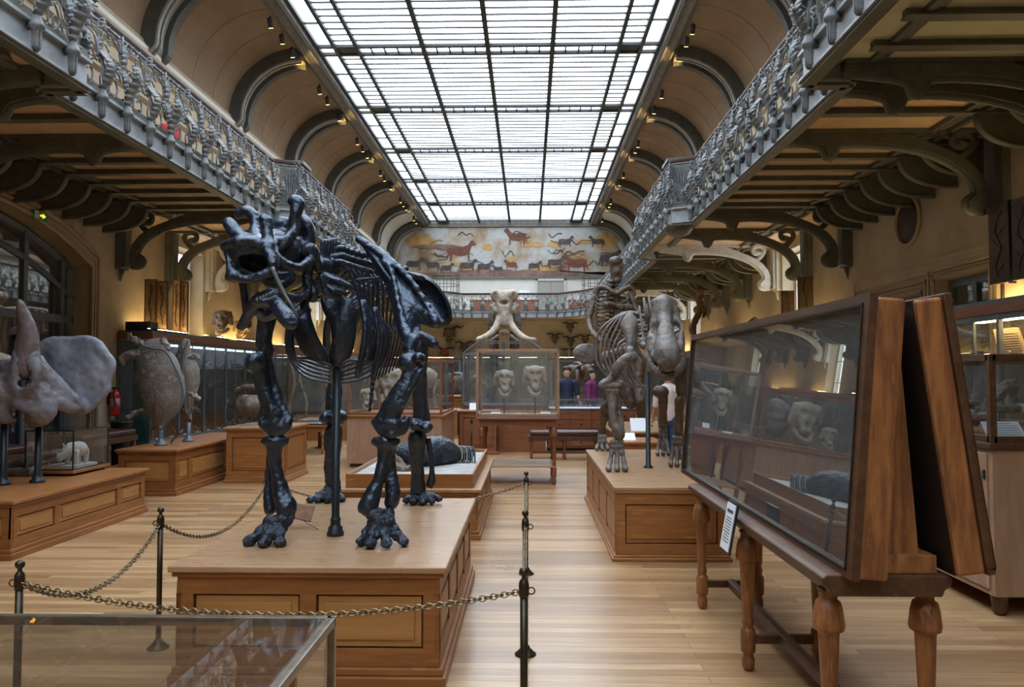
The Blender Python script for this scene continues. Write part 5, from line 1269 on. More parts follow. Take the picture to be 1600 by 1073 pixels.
plate('shoulder_blade', [(984, 488, 7.95), (996, 500, 7.9), (997, 520, 7.9), (994, 540, 7.85), (988, 552, 7.8), (980, 548, 7.8), (977, 525, 7.85), (969, 506, 7.9)], .05, GREYB, rh)
s = BN(.013, .015); s.E(985, 548, 7.78, 7, .06, 8); s.T((990, 556, 7.76, 9), (980, 560, 7.75, 9), (968, 570, 7.75, 9), (962, 582, 7.76, 8)); s.T((968, 575, 7.78, 7), (955, 592, 7.8, 7), (942, 600, 7.8, 7)); s.T((940, 602, 7.8, 6), (955, 604, 7.8, 8), (970, 600, 7.8, 7)); s.build('upper_arm', GREYB, rh, rough=.006, rs=20)
s = BN(.012, .012); s.T((950, 610, 7.8, 8), (960, 612, 7.8, 9)); s.T((957, 618, 7.8, 9), (958, 640, 7.8, 7), (960, 660, 7.8, 8), (966, 672, 7.8, 11), (967, 680, 7.8, 10)); s.T((966, 618, 7.82, 5), (969, 645, 7.82, 3.5), (972, 668, 7.8, 5)); s.build('forearm', GREYB, rh, rough=.006, rs=20)
def hoof_foot(t, cx, cy, D, n, zf, m, w=8, hh=44):
    s = BN(.012, .008); q = D / F
    for k in range(6): s.E(cx + (k % 3 - 1) * w * .75, cy + (k // 3) * 7, D, w * .5, .035, 4.5)
    for k in range(n):
        o = (k - (n - 1) / 2) * w * .95; a = at(cx + o * .9, cy + 14, D); b = at(cx + o * 1.3, cy + hh * .75, D - .03); b2 = at(cx + o * 1.5, cy + hh, D - .08); b.z = max(b.z, zf + .05); b2.z = zf + .018
        s.t([a, a.lerp(b, .5), b, b2], [.46 * w * q, .36 * w * q, .46 * w * q, .40 * w * q], sub=2); s.e(b2 + V((0, 0, .012)), (.55 * w * q, .06, .034))
    s.build('foot', m, t, rough=.004, rs=30)
hoof_foot(rh, 964, 690, 7.8, 3, ZQ, GREYB, w=9)
s = BN(.013, .015); s.T((1062, 558, 8.0, 9), (1064, 585, 8.1, 9), (1064, 612, 8.15, 9)); s.T((1062, 625, 8.15, 9), (1061, 650, 8.2, 7), (1060, 672, 8.2, 9)); s.build('front_leg', BRNB, rh, rough=.005); hoof_foot(rh, 1058, 684, 8.2, 3, ZQ, GREYB, w=7, hh=42)
s = BN(.014, .015); s.T((968, 600, 9.4, 8), (955, 625, 9.6, 8), (943, 640, 9.8, 8)); s.T((944, 648, 9.85, 8), (941, 665, 9.9, 6), (941, 680, 9.95, 7)); s.build('hind_leg', BRNB, rh, rough=.005); hoof_foot(rh, 941, 682, 9.9, 3, ZQ, GREYB, w=6, hh=18)
s = BN(.014, .015); s.E(1032, 612, 9.1, 13, .08, 10); s.T((1036, 622, 9.1, 9), (1036, 645, 9.2, 7), (1036, 665, 9.3, 8)); s.build('hind_leg', BRNB, rh, rough=.005); hoof_foot(rh, 1036, 672, 9.3, 3, ZQ, GREYB, w=6, hh=34)
s = BN(.016, .02); s.E(948, 560, 9.7, 12, .08, 12); s.T((975, 600, 9.3, 10), (985, 630, 9.2, 10), (975, 580, 9.3, 10)); s.T((950, 560, 9.6, 12), (985, 545, 9.5, 10)); s.build('pelvis', BRNB, rh, rough=.005)
MB().lathe([(.05, 0), (.05, .01), (.026, .03), (.024, 1.0)], (at(1013, 729, 8.07).x, 8.07, ZQ), 14).build('support_pole', DSTEEL, rh)

# ================================================================== giant upright skeleton behind it
mg = thing('upright_skeleton', 'giant dark skeleton standing upright behind the grey one, skull raised', 'skeleton', (1.75, 13.9, .66))
ZM = .66; s = BN(.022, .03); D = 13.6
s.E(962, 409, D, 10, .16, 9); s.E(963, 424, D, 9, .14, 12); s.T((957, 410, D, 4), (958, 425, D, 5), (962, 438, D - .05, 6)); s.T((969, 410, D, 4), (970, 426, D, 5), (965, 438, D - .05, 6)); s.E(963, 417, D - .2, 3.5, .08, 5, cut=True); s.E(955, 407, D, 3, .1, 4); s.E(971, 407, D, 3, .1, 4); s.build('skull', BRNB, mg, rough=.01, rs=8)
s = BN(.022, .03); s.T((931, 460, D, 5), (935, 450, D, 4.5), (948, 450, D - .1, 4), (960, 458, D - .15, 4)); s.T((990, 460, D, 5), (985, 450, D, 4.5), (975, 452, D - .1, 4), (966, 458, D - .15, 4)); s.T((962, 455, D - .1, 5), (965, 480, D - .05, 6), (966, 510, D, 5)); s.build('collar_bones', BRNB, mg)
for i in range(16):
    f = i / 15; s = BN(.024, .02); cx, cy = 958 - 2 * math.sin(f * 3), 440 + 100 * f; s.E(cx, cy, D + .25, 6.5, .08, 3.6); s.T((cx - 9, cy - 1, D + .25, 1.8), (cx + 9, cy - 1, D + .25, 1.8)); s.T((cx, cy, D + .3, 2), (cx, cy + 3, D + .5, 1.5)); s.build('vertebra', BRNB, mg)
for i in range(12):
    f = i / 11; y = 462 + 68 * f; w = 14 + 10 * math.sin(PI * (.25 + .6 * f))
    for sg in (-1, 1): flat_rib(mg, [(956 + sg * 3, y - 6, D + .25, 2.2), (956 + sg * w, y - 3, D + .1, 2.4), (957 + sg * (w + 2), y + 6, D - .15, 2.3), (960 + sg * 7, y + 12, D - .32, 1.8)], BRNB, flat=.55)
s = BN(.022, .03); s.T((930, 462, D, 6), (925, 480, D - .05, 5), (920, 496, D - .1, 6)); s.T((920, 500, D - .1, 6), (924, 516, D - .4, 5), (934, 528, D - .7, 5), (940, 534, D - .8, 4)); s.build('arm', BRNB, mg, rough=.008)
s = BN(.022, .03); s.T((985, 460, D, 6), (992, 478, D - .05, 5), (998, 492, D - .1, 6)); s.T((985, 480, D - .3, 6), (965, 480, D - .7, 5.5), (948, 476, D - .9, 6)); s.build('arm', BRNB, mg, rough=.008)
s = BN(.024, .04); s.E(916, 552, D + .1, 21, .06, 16); s.E(985, 562, D + .1, 20, .06, 14); s.T((930, 560, D + .2, 10), (970, 565, D + .2, 10)); s.build('pelvis', GREYB, mg, rough=.01)
for x_ in (958, 1000):
    s = BN(.024, .03); s.T((x_, 565, D, 11), (x_ - 3, 600, D - .1, 9), (x_, 625, D - .2, 12)); s.T((x_, 630, D - .15, 10), (x_ + 2, 650, D, 7), (x_ + 2, 664, D, 9)); b = at(x_ + 2, 667, D); s.t([V((b.x, b.y + .25, ZM + .07)), V((b.x, b.y - .35, ZM + .05))], [.09, .06]); s.build('leg', BRNB, mg, rough=.01)
s = BN(.026, .03); s.T((955, 575, D + .6, 9), (950, 620, D + 1.1, 7), (950, 655, D + 1.4, 5)); s.build('tail', BRNB, mg)

# ================================================================== mammoth in the centre
mm = thing('elephant_skeleton', 'pale elephant skeleton with two long curved tusks in the centre of the hall', 'skeleton', (-.6, 21, 0))
D = 20.0; s = BN(.03, .05)
s.E(777, 462, D, 11, .3, 10); s.E(799, 462, D, 11, .3, 10); s.T((788, 465, D - .1, 14), (788, 478, D - .15, 13), (788, 490, D - .2, 11), (788, 503, D - .25, 11)); s.T((768, 478, D - .1, 4), (776, 486, D - .15, 5)); s.T((808, 478, D - .1, 4), (800, 486, D - .15, 5))
s.E(772, 463, D - .3, 5, .14, 8, cut=True); s.E(804, 463, D - .3, 5, .14, 8, cut=True); s.E(787, 472, D - .4, 8, .22, 4, cut=True); s.E(770, 480, D - .3, 4, .15, 5, cut=True); s.E(806, 480, D - .3, 4, .15, 5, cut=True)
s.T((779, 500, D - .3, 6), (777, 507, D - .35, 6)); s.T((797, 500, D - .3, 6), (799, 507, D - .35, 6)); s.build('skull', PALEB, mm, rough=.01, rs=6)
for sg, l in ((-1, [(777, 506, D - .35, 5.5), (771, 516, D - .7, 5.2), (760, 525, D - 1.2, 4.8), (750, 529, D - 1.7, 4.3), (745, 531, D - 1.9, 3)]), (1, [(799, 506, D - .35, 5.5), (806, 517, D - .7, 5.2), (818, 527, D - 1.2, 4.8), (829, 531, D - 1.7, 4.3), (836, 530, D - 1.9, 3)])): MB().tube(*PX(l), n=12, sub=5).build('tusk', PALEB, mm)
s = BN(.03, .03); s.T((762, 534, D - .3, 2), (770, 530, D - .4, 2), (778, 524, D - .2, 3)); s.T((814, 534, D - .3, 2), (806, 530, D - .4, 2), (798, 524, D - .2, 3)); s.E(788, 520, D, 8, .2, 5); s.build('lower_jaw', PALEB, mm)
for sg in (-1, 1):
    x_ = 788 + sg * 21; plate('shoulder_blade', [(x_ - sg * 6, 480, D + .5), (x_ + sg * 3, 488, D + .5), (x_ + sg * 6, 508, D + .5), (x_, 516, D + .5), (x_ - sg * 4, 510, D + .5), (x_ - sg * 7, 495, D + .5)], .08, GREYB, mm)
    s = BN(.035, .03); s.T((x_, 514, D + .4, 6), (x_ - sg * 2, 540, D + .3, 5), (x_ - sg * 3, 562, D + .3, 6)); s.T((x_ - sg * 3, 566, D + .3, 6), (x_ - sg * 3, 600, D + .3, 4.5), (x_ - sg * 3, 630, D + .3, 5.5)); b = at(x_ - sg * 3, 632, D + .3); s.t([V((b.x, b.y, .75)), V((b.x, b.y - .1, .58))], [.12, .17]); s.build('leg', BRNB, mm, rough=.01)
    s = BN(.035, .03); s.T((x_ - sg * 6, 520, D + 2.6, 8), (x_ - sg * 7, 570, D + 2.6, 6), (x_ - sg * 7, 620, D + 2.6, 6)); b = at(x_ - sg * 7, 620, D + 2.6); s.t([V((b.x, b.y, .9)), V((b.x, b.y - .1, .58))], [.12, .16]); s.build('leg', BRNB, mm, rough=.01)
for i in range(9):
    f = i / 8; Dd = D + .6 + 2 * f
    for sg in (-1, 1): flat_rib(mm, [(788, 484, Dd, 3), (788 + sg * 14, 492, Dd, 3), (788 + sg * 19, 520, Dd, 3), (788 + sg * 14, 546, Dd, 2.4), (788 + sg * 4, 552, Dd, 1.8)], GREYB)
s = BN(.035, .03); s.T((788, 484, D + .3, 6), (788, 482, D + 1.5, 6), (788, 492, D + 2.8, 8)); s.build('spine', GREYB, mm)
MB().lathe([(.04, 0), (.035, 1.9)], (at(787, 560, D - .2).x, D - .3, .56), 10).build('support_pole', DSTEEL, mm)
podium('long wooden platform under the tusked elephant skeleton in the centre', -1.6, .45, 19.2, 23.4, .56, m=WOODH, front=(1, 1), base=.05)

# ================================================================== horned dinosaur skull at the left edge
tr = thing('horned_skull', 'huge blue-grey horned skull with broad frill mounted at the left edge', 'skull', (-5.4, 7.8, .51))
MAUV = PM('mottled_blue_mauve_bone', (.10, .08, .085), (.19, .19, .225), sc=2.6, rough=.55, bump=.8, bs=11, c3=(.09, .12, .26), lo=.4, hi=.58, detail=10)
FRILL = PM('pale_blue_frill_bone', (.15, .165, .215), (.24, .255, .30), sc=2.4, rough=.5, bump=.8, bs=7, c3=(.11, .16, .32), lo=.4, hi=.6, detail=10)
s = BN(.02, .05)
for q in ((110, 584, 58, 54), (84, 576, 40, 46), (140, 578, 33, 44), (124, 610, 38, 34), (128, 556, 36, 28), (84, 552, 28, 22)): s.E(q[0], q[1], 8.0, q[2], .04, q[3], k=.06)
s.T((60, 560, 7.75, 8), (80, 590, 7.78, 10), (110, 618, 7.84, 8), (132, 636, 7.94, 5)); s.T((62, 548, 7.98, 5), (88, 532, 8.0, 4), (116, 531, 8.0, 4), (146, 534, 8.0, 4), (168, 556, 8.0, 4), (173, 580, 8.0, 4), (164, 608, 8.0, 4), (146, 632, 8.0, 4), (128, 642, 8.0, 4), (104, 638, 7.95, 5))
s.build('frill', FRILL, tr, rough=.022, rs=5)
s = BN(.016, .05); Dn = 7.55
s.T((29, 468, 7.35, 1), (33, 480, 7.36, 5), (39, 498, 7.4, 9), (43, 520, 7.44, 13), (43, 545, 7.48, 17), (40, 575, 7.5, 23)); s.build('brow_horn', PM('brown_mauve_horn', (.085, .055, .05), (.17, .14, .15), sc=7, st=(1, 1, .25), rough=.5, bump=.8, bs=14), tr, rough=.012, rs=9)
s = BN(.016, .05); s.E(38, 596, Dn, 28, .20, 34); s.E(0, 612, 7.5, 40, .2, 28); s.T((58, 600, 7.6, 16), (76, 620, 7.62, 15), (100, 632, 7.72, 10), (122, 640, 7.88, 5)); s.T((40, 620, 7.5, 24), (52, 640, 7.5, 22), (60, 655, 7.52, 12)); s.T((62, 612, 7.5, 16), (72, 640, 7.52, 15), (60, 660, 7.55, 8)); s.T((-40, 620, 7.4, 30), (-10, 640, 7.45, 16), (20, 655, 7.5, 8)); s.T((8, 575, 7.6, 18), (28, 575, 7.5, 18)); s.T((60, 575, 7.6, 14), (80, 600, 7.65, 12), (105, 622, 7.75, 9))
s.T((32, 548, 7.46, 9), (26, 566, 7.42, 8), (24, 592, 7.4, 7), (34, 614, 7.4, 6), (50, 604, 7.42, 7), (54, 578, 7.44, 9), (50, 550, 7.47, 9)); s.E(40, 560, 7.48, 15, .1, 12); s.T((38, 584, 7.0, 9), (38, 584, 7.7, 8), cut=True, k=.015); s.T((38, 598, 7.0, 10), (38, 598, 7.7, 9), cut=True, k=.015); s.E(70, 630, 7.3, 6, .1, 7, cut=True, k=.02); s.T((26, 646, 7.0, 8), (26, 646, 8.0, 8), cut=True, k=.02); s.T((34, 650, 7.0, 6), (34, 650, 8.0, 6), cut=True, k=.02)
s.build('skull', MAUV, tr, rough=.02, rs=6)
s = BN(.018, .05); s.T((-80, 590, 8.0, 30), (-20, 570, 8.3, 22), (10, 562, 8.4, 8)); s.build('far_frill', PALEB, tr, rough=.01)
for px, D in ((6, 7.55), (60, 7.72)):
    x = at(px, 700, D).x; MB().lathe([(.075, 0), (.075, .02), (.05, .04), (.045, .07), (.035, .10), (.033, .68)], (x, D, .51), 16).build('support_pole', DSTEEL, tr)
# jaw slab lying behind
s = BN(.02, .03); s.T((12, 735, 8.3, 8), (35, 722, 8.3, 10), (60, 716, 8.35, 8), (95, 704, 8.4, 4)); s.T((10, 740, 8.2, 8), (50, 738, 8.2, 10)); o = s.build('fossil_jaw', GREYB, rough=.02, rs=10); tag(o, 'rough pale fossil jaw lying on the long podium under the huge skull', 'fossil')
# rhino model in its little case
t = thing('glass_case', 'small glass case with a white rhinoceros model on the long left podium', 'display case', (-5.14, 8.55, .51))
x0, x1, y0, y1 = -5.42, -4.9, 8.2, 8.88
MB().box(x0 - .02, x1 + .02, y0 - .02, y1 + .02, .535, .57).build('base_board', WOODH, t, .004)
for x in (x0 + .03, x1 - .03):
    for y in (y0 + .03, y1 - .03): MB().ball((x, y, .523), .014, 8, 6).build('foot', BLACK, t)
glass_case(t, x0, x1, y0, y1, .57, 1.0, BLACK, r=.007, glass=GLASS)
rn = thing('rhinoceros_model', 'white plaster rhinoceros model inside the small glass case', 'model', (-5.12, 8.55, .57))
MB().box(-5.30, -4.96, 8.36, 8.78, .571, .60).build('base_slab', PLAST, rn)
s = SD(.006, .02); cx, cy, cz = -5.1, 8.62, .76
s.e((cx, cy, cz), (.085, .13, .085)); s.e((cx - .01, cy - .1, cz + .01), (.07, .07, .075)); s.t([(cx - .02, cy - .14, cz), (cx - .05, cy - .2, cz - .05), (cx - .07, cy - .235, cz - .085)], [.055, .04, .028]); s.t([(cx - .075, cy - .235, cz - .06), (cx - .085, cy - .25, cz + .0)], [.012, .003]); s.t([(cx - .03, cy - .16, cz + .04), (cx - .02, cy - .165, cz + .08)], [.012, .006]); s.t([(cx - .065, cy - .155, cz + .04), (cx - .075, cy - .155, cz + .075)], [.012, .006])
for dx in (-.05, .045):
    for dy in (-.11, .09): s.t([(cx + dx, cy + dy, cz - .03), (cx + dx, cy + dy, .605)], [.034, .024])
s.build('body', PLAST, rn, rough=.002, rs=60)

# ================================================================== two upright fossil shields
SHELL = PM('rough_grey_shell', (.27, .255, .24), (.17, .14, .11), sc=6, rough=.7, bump=.7, bs=22, c3=(.35, .35, .35), lo=.38, hi=.58, detail=8)
def shield(label, D, outline, lumps, strap, post_px, th=.10):
    t = thing('fossil_shield', label, 'fossil', (at(post_px, 690, D).x, D, .61))
    o = plate('shell_plate', [(x, y, D) for x, y in outline], th, SHELL, t, sub=4)
    me = o.data
    for v in me.vertices: v.co += V(noise.noise_vector(v.co * 9)) * .018
    for l in lumps:
        s = BN(.014, .012); s.rf = 1; s.T(*[(x, y, D, r) for x, y, r in l]); s.build('limb_bone', SHELL, t, rough=.03, rs=16)
    MB().tube(*PX([(x, y, D - .09, 1.6) for x, y in strap]), n=7, sub=5).build('iron_strap', STEEL, t)
    x = at(post_px, 690, D).x; MB().lathe([(.085, 0), (.085, .02), (.06, .035), (.055, .06), (.035, .08), (.03, .10), (.03, .28)], (x, D, .61), 16).build('support_pole', STEEL, t)
    return t
shield('large upright grey fossil shield with bony stubs on the left podium', 10.7, [(214, 560), (216, 545), (226, 532), (242, 528), (257, 531), (266, 546), (279, 566), (287, 590), (289, 615), (283, 638), (268, 655), (254, 668), (243, 664), (232, 648), (222, 625), (212, 600), (212, 578)],
       [[(216, 552, 6), (205, 553, 6), (195, 556, 6), (190, 565, 5)], [(222, 538, 5), (210, 532, 5), (203, 524, 4)], [(220, 640, 3), (210, 645, 3), (202, 652, 4)], [(256, 531, 5), (262, 545, 5)]],
       [(216, 528), (224, 540), (240, 545), (258, 548), (270, 566), (282, 592), (286, 618), (280, 640), (266, 655), (251, 672)], 251)
shield('narrower upright fossil shield behind and right of the large one', 11.3, [(284, 532), (291, 529), (296, 534), (297, 556), (308, 566), (312, 590), (308, 612), (300, 634), (296, 650), (290, 654), (285, 645), (282, 620), (278, 590), (274, 562)],
       [[(296, 556, 4), (308, 556, 3), (313, 560, 2)], [(298, 612, 4), (308, 622, 4), (311, 622, 2)], [(290, 640, 5), (296, 652, 3)]],
       [(294, 532), (288, 548), (285, 570), (288, 600), (290, 640), (296, 645), (300, 636)], 294, .08)
t = thing('small_easel', 'small tilted label board on the left podium between the fossil shields', 'label stand', (-4.95, 10.9, .61))
a = at(276, 681, 10.9); MB().obox(a, .20, .16, .012, Matrix.Rotation(-.75, 3, 'Y') @ Matrix.Rotation(.3, 3, 'X')).build('board', WOODD, t); MB().tube([(a.x - .08, 10.9, .62), (a.x, 10.9, a.z)], .006, 6).build('leg', BRASS, t)
# bowl-like fossil
s = BN(.02, .03); D = 11.8; s.E(394, 632, D, 26, .24, 20); s.E(394, 610, D, 17, .17, 13, cut=True); s.T((369, 612, D, 4), (380, 606, D - .1, 5), (400, 605, D - .12, 5), (416, 610, D, 4)); s.E(372, 640, D, 5, .08, 10)
o = s.build('bowl_fossil', PM('dark_bowl_bone', (.075, .05, .035), (.16, .14, .12), sc=4, rough=.6, bump=.4, bs=14), rough=.014, rs=12); tag(o, 'dark hollow bowl-shaped fossil on the tall reddish podium', 'fossil')
# ================================================================== dark fossil on the plaster bed
fz = thing('bedded_fossil', 'dark crushed skeleton half sunk in the plaster tray of the low podium', 'fossil', (-1.15, 8.7, .585))
s = BN(.016, .025); s.T((668, 706, 8.6, 27), (688, 706, 8.8, 27), (700, 710, 8.9, 22)); s.T((652, 702, 8.5, 17), (640, 708, 8.4, 20), (624, 706, 8.4, 15)); s.E(688, 720, 8.4, 13, .2, 11, cut=True); s.build('torso_bone', BLKR, fz, rough=.012, rs=14)
for i in range(9):
    x = 704 + 4 * i; flat_rib(fz, [(x - 6, 694 + i * .6, 9.1, 3), (x + 4, 700, 9.0, 3.2), (x + 6, 712 + i, 8.9, 3), (x - 2 + i, 724 + i * .3, 8.8, 2)], GREYB if i % 2 else BLKR)
s = BN(.014, .01); s.T((612, 704, 8.6, 6), (630, 706, 8.5, 7), (650, 698, 8.6, 6)); s.T((612, 726, 8.2, 8), (630, 736, 8.1, 9), (648, 728, 8.2, 6)); s.T((612, 712, 8.3, 7), (626, 722, 8.2, 6), (640, 738, 8.1, 4)); s.build('jaw_bones', BRNB, fz, rough=.014, rs=18)
s = BN(.014, .012); rnd = random.Random(2)
for i in range(16): x = rnd.uniform(705, 738); y = rnd.uniform(700, 718); s.E(x, y, 9.0, rnd.uniform(3, 5), .05, rnd.uniform(2.5, 5))
s.build('rock_lump', BLKR, fz, rough=.01, rs=25)
# ================================================================== lamps on top of the wall cabinets and fossils lit by them
def lamp_strip(x0, x1, y0, y1, z, label, m=None, grp=None):
    t = thing('uplight_strip', label, 'lamp', ((x0 + x1) / 2, (y0 + y1) / 2, z), 0, grp)
    MB().box(x0, x1, y0, y1, z, z + .03).build('housing', DSTEEL, t); MB().box(x0 + .01, x1 - .01, y0 + .01, y1 - .01, z + .03, z + .036).build('tube', m or WARM2, t)
for k, (a, b) in enumerate(((13.12, 14.6), (15.4, 16.6), (17.2, 18.8), (20, 22), (24, 26.5), (28, 31))): lamp_strip(-6.60, -6.55, a, b, 2.362, 'warm uplight strip along the front edge of the left steel cabinet top', grp='front uplights on the left cabinet'); lamp_strip(-7.03, -6.97, a + .3, b, 2.362, 'warm uplight strip against the wall on the left steel cabinet top', grp='rear uplights on the left cabinet')
for k, (a, b) in enumerate(((13.6, 14.6), (15.6, 17), (18, 20), (22, 24.5), (26, 28.5))): lamp_strip(5.28, 5.36, a, b, 2.322, 'warm uplight strip on top of the far right steel cabinet', grp='uplights on the right cabinet')
lamp_strip(5.28, 5.36, 7.2, 8.9, 2.382, 'warm uplight strip on the near right steel cabinet below the fossil slabs')
for k, (a, b) in enumerate(((-6.5, -3.6), (-2.6, .4), (1.4, 5.0))): lamp_strip(a, b, 36.8, 36.9, 2.382, 'warm uplight strip on the cabinets at the far end wall', m=WARM3, grp='uplights at the far wall')
STONESLAB = PM('tan_fossil_slab', (.42, .30, .16), (.2, .13, .07), sc=6, rough=.7, bump=.5, bs=20, c3=(.42, .31, .17), detail=8)
DARKSLAB = PM('dark_fossil_slab', (.07, .045, .03), (.12, .085, .06), sc=5, rough=.6, bump=.4, bs=20, c3=(.16, .12, .09), detail=8)
def slab(label, x0, x1, y, z0, z1, m, seed, grp=None, tilt=.06, stand=True):
    t = thing('fossil_slab', label, 'fossil', ((x0 + x1) / 2, y, z0 - (.06 if stand else 0)), 0, grp)
    mb = MB(); mb.prism([(x0, z0), (x1, z0), (x1, z1), (x0, z1)], (0, y, 0), (1, 0, 0), (0, 0, 1), (0, .04, 0)); o = mb.build('stone', m, t, .006)
    mb = MB(); e = .012
    for a, b, c, d in ((x0 - e, x0, z0 - e, z1 + e), (x1, x1 + e, z0 - e, z1 + e), (x0, x1, z0 - e, z0), (x0, x1, z1, z1 + e)): mb.box(a, b, y - .005, y + .045, c, d)
    mb.build('wooden_edge', WOODD, t)
    rnd = random.Random(seed); mb = MB(); w = x1 - x0; h = z1 - z0; cx = (x0 + x1) / 2
    mb.tube([(cx + .12 * w * math.sin(k * 1.1 + seed), y - .008, z0 + h * (.08 + .84 * k / 9)) for k in range(10)], [.012] * 10, 6, sub=3)
    for k in range(12): z = z0 + h * rnd.uniform(.1, .9); a = rnd.uniform(-1, 1); mb.tube([(cx, y - .006, z), (cx + a * w * .4, y - .006, z + h * .07)], [.008, .004], 5)
    mb.build('relief', BRNB, t)
    if stand:
        mb = MB()
        for q in (.25, .75): mb.box(x0 + w * q - .008, x0 + w * q + .008, y, y + .03, z0 - .075, z0)
        mb.build('feet', BLACK, t)
for k, (px0, px1, D, y0, y1) in enumerate(((226, 243.5, 13.6, 437, 507), (244.5, 261, 13.75, 440, 508), (270, 281, 14.5, 438, 511), (282, 293, 14.6, 441, 512))):
    a = at(px0, y1, D); b = at(px1, y0, D)
    slab('tan fossil slab on the left cabinet, %s of the four in warm light' % ('leftmost', 'second', 'third', 'rightmost')[k], a.x, b.x, D, 2.43, b.z, STONESLAB, k)
for k, (px0, px1, D, y0) in enumerate(((1222, 1240, 14.9, 455), (1248, 1269, 14.2, 433))):
    a = at(px0, y0, D); b = at(px1, y0, D); slab('dark fossil slab on the right cabinet by the window, %s one' % ('narrower' if k == 0 else 'taller'), a.x, b.x, D, 2.39, a.z, DARKSLAB, k + 8)
for k, (y0, y1, z1) in enumerate(((8.52, 8.88, 3.5), (8.12, 8.46, 3.5), (7.72, 8.06, 3.5))):
    t = thing('fossil_slab', 'tall dark fossil slab above the near right steel cabinet, %s' % ('farthest', 'middle one', 'nearest one')[k], 'fossil', (5.3, (y0 + y1) / 2, 2.38))
    MB().box(5.28, 5.33, y0, y1, 2.62, z1).build('stone', DARKSLAB, t, .005); MB().box(5.27, 5.34, y0 - .03, y0 - .005, 2.6, z1 + .02).build('wooden_edge', BLACK, t)
    mb = MB(); ym = (y0 + y1) / 2; mb.tube([(5.275, ym + .05 * math.sin(j * 1.3 + k), 2.7 + (z1 - 2.8) * j / 8) for j in range(9)], .006, 5, sub=3)
    for j in range(8): mb.tube([(5.275, ym, 2.75 + j * .1), (5.275, ym + (.1 if j % 2 else -.1), 2.83 + j * .1)], .0035, 5)
    mb.build('relief', BLKR, t)
    MB().box(5.30, 5.33, ym - .012, ym + .012, 2.38, 2.62).build('upright', BLACK, t)
# skull casts standing on the left cabinet
def mini_skull(name, label, c, s_, m, seed, grp=None, horns=False, m2=None, lift=0):
    rnd = random.Random(seed); t = thing(name, label, 'skull', c, 0, grp); c0 = V(c); c = c0 + V((0, 0, lift)); q = SD(.016 * max(.6, s_), .03 * s_)
    q.e(c + V((0, 0, .42 * s_)), (.16 * s_, .12 * s_, .14 * s_)); q.t([c + V((0, 0, .4 * s_)), c + V((.02 * s_, -.12 * s_, .2 * s_))], [.12 * s_, .07 * s_])
    q.t([c + V((-.13 * s_, 0, .5 * s_)), c + V((-.17 * s_, -.02, .3 * s_))], .04 * s_); q.t([c + V((.13 * s_, 0, .5 * s_)), c + V((.17 * s_, -.02, .3 * s_))], .04 * s_)
    q.e(c + V((-.07 * s_, -.12 * s_, .42 * s_)), .045 * s_, cut=True); q.e(c + V((.07 * s_, -.12 * s_, .42 * s_)), .045 * s_, cut=True); q.e(c + V((0, -.15 * s_, .28 * s_)), .035 * s_, cut=True)
    q.build('cranium', m, t, rough=.012 * s_, rs=12 / s_)
    q = SD(.014 * max(.6, s_), .02 * s_); q.t([c + V((-.1 * s_, 0, .2 * s_)), c + V((-.04 * s_, -.14 * s_, .1 * s_)), c + V((.05 * s_, -.14 * s_, .1 * s_)), c + V((.11 * s_, 0, .2 * s_))], .03 * s_); q.build('lower_jaw', m2 or m, t)
    if horns:
        for sg in (-1, 1): MB().tube([c + V((sg * .08 * s_, 0, .52 * s_)), c + V((sg * .24 * s_, -.05, .60 * s_)), c + V((sg * .38 * s_, -.03, .56 * s_)), c + V((sg * .48 * s_, 0, .66 * s_))], [.045 * s_, .04 * s_, .028 * s_, .006], 8, sub=4).build('horn', BLACK, t)
    MB().tube([c0, c + V((0, .02, .3 * s_))], .008, 6).build('stand_rod', BLACK, t); MB().box(c0.x - .1 * s_, c0.x + .1 * s_, c0.y - .07 * s_, c0.y + .07 * s_, c0.z, c0.z + .015).build('stand_base', BLACK, t)
    return t
mini_skull('fossil_skull', 'dark skull with golden uplight coloured onto its jaw on top of the left steel cabinet', (at(348, 515, 16.6).x, 16.6, 2.362), 1.15, BRNB, 1, m2=STONESLAB)  # tan stone colour on the jaw stands for the warm uplight
mini_skull('fossil_skull', 'brown fossil skull beside the black skull rod on the left cabinet top', (at(377, 515, 18).x, 18, 2.362), .95, STONESLAB, 2)
t = thing('label_block', 'small pale block lying on the left cabinet top between slabs and skull', 'label', (at(331, 520, 15.6).x, 15.6, 2.362)); c = at(331, 520, 15.6); MB().box(c.x - .1, c.x + .05, 15.5, 15.75, 2.362, 2.41).build('block', PALEB, t)
t = thing('black_box', 'flat black box on the end of the left cabinet top', 'box', (-6.75, 13.3, 2.362)); MB().box(-7.0, -6.55, 13.15, 13.42, 2.362, 2.52).build('body', BLACK, t, .01)
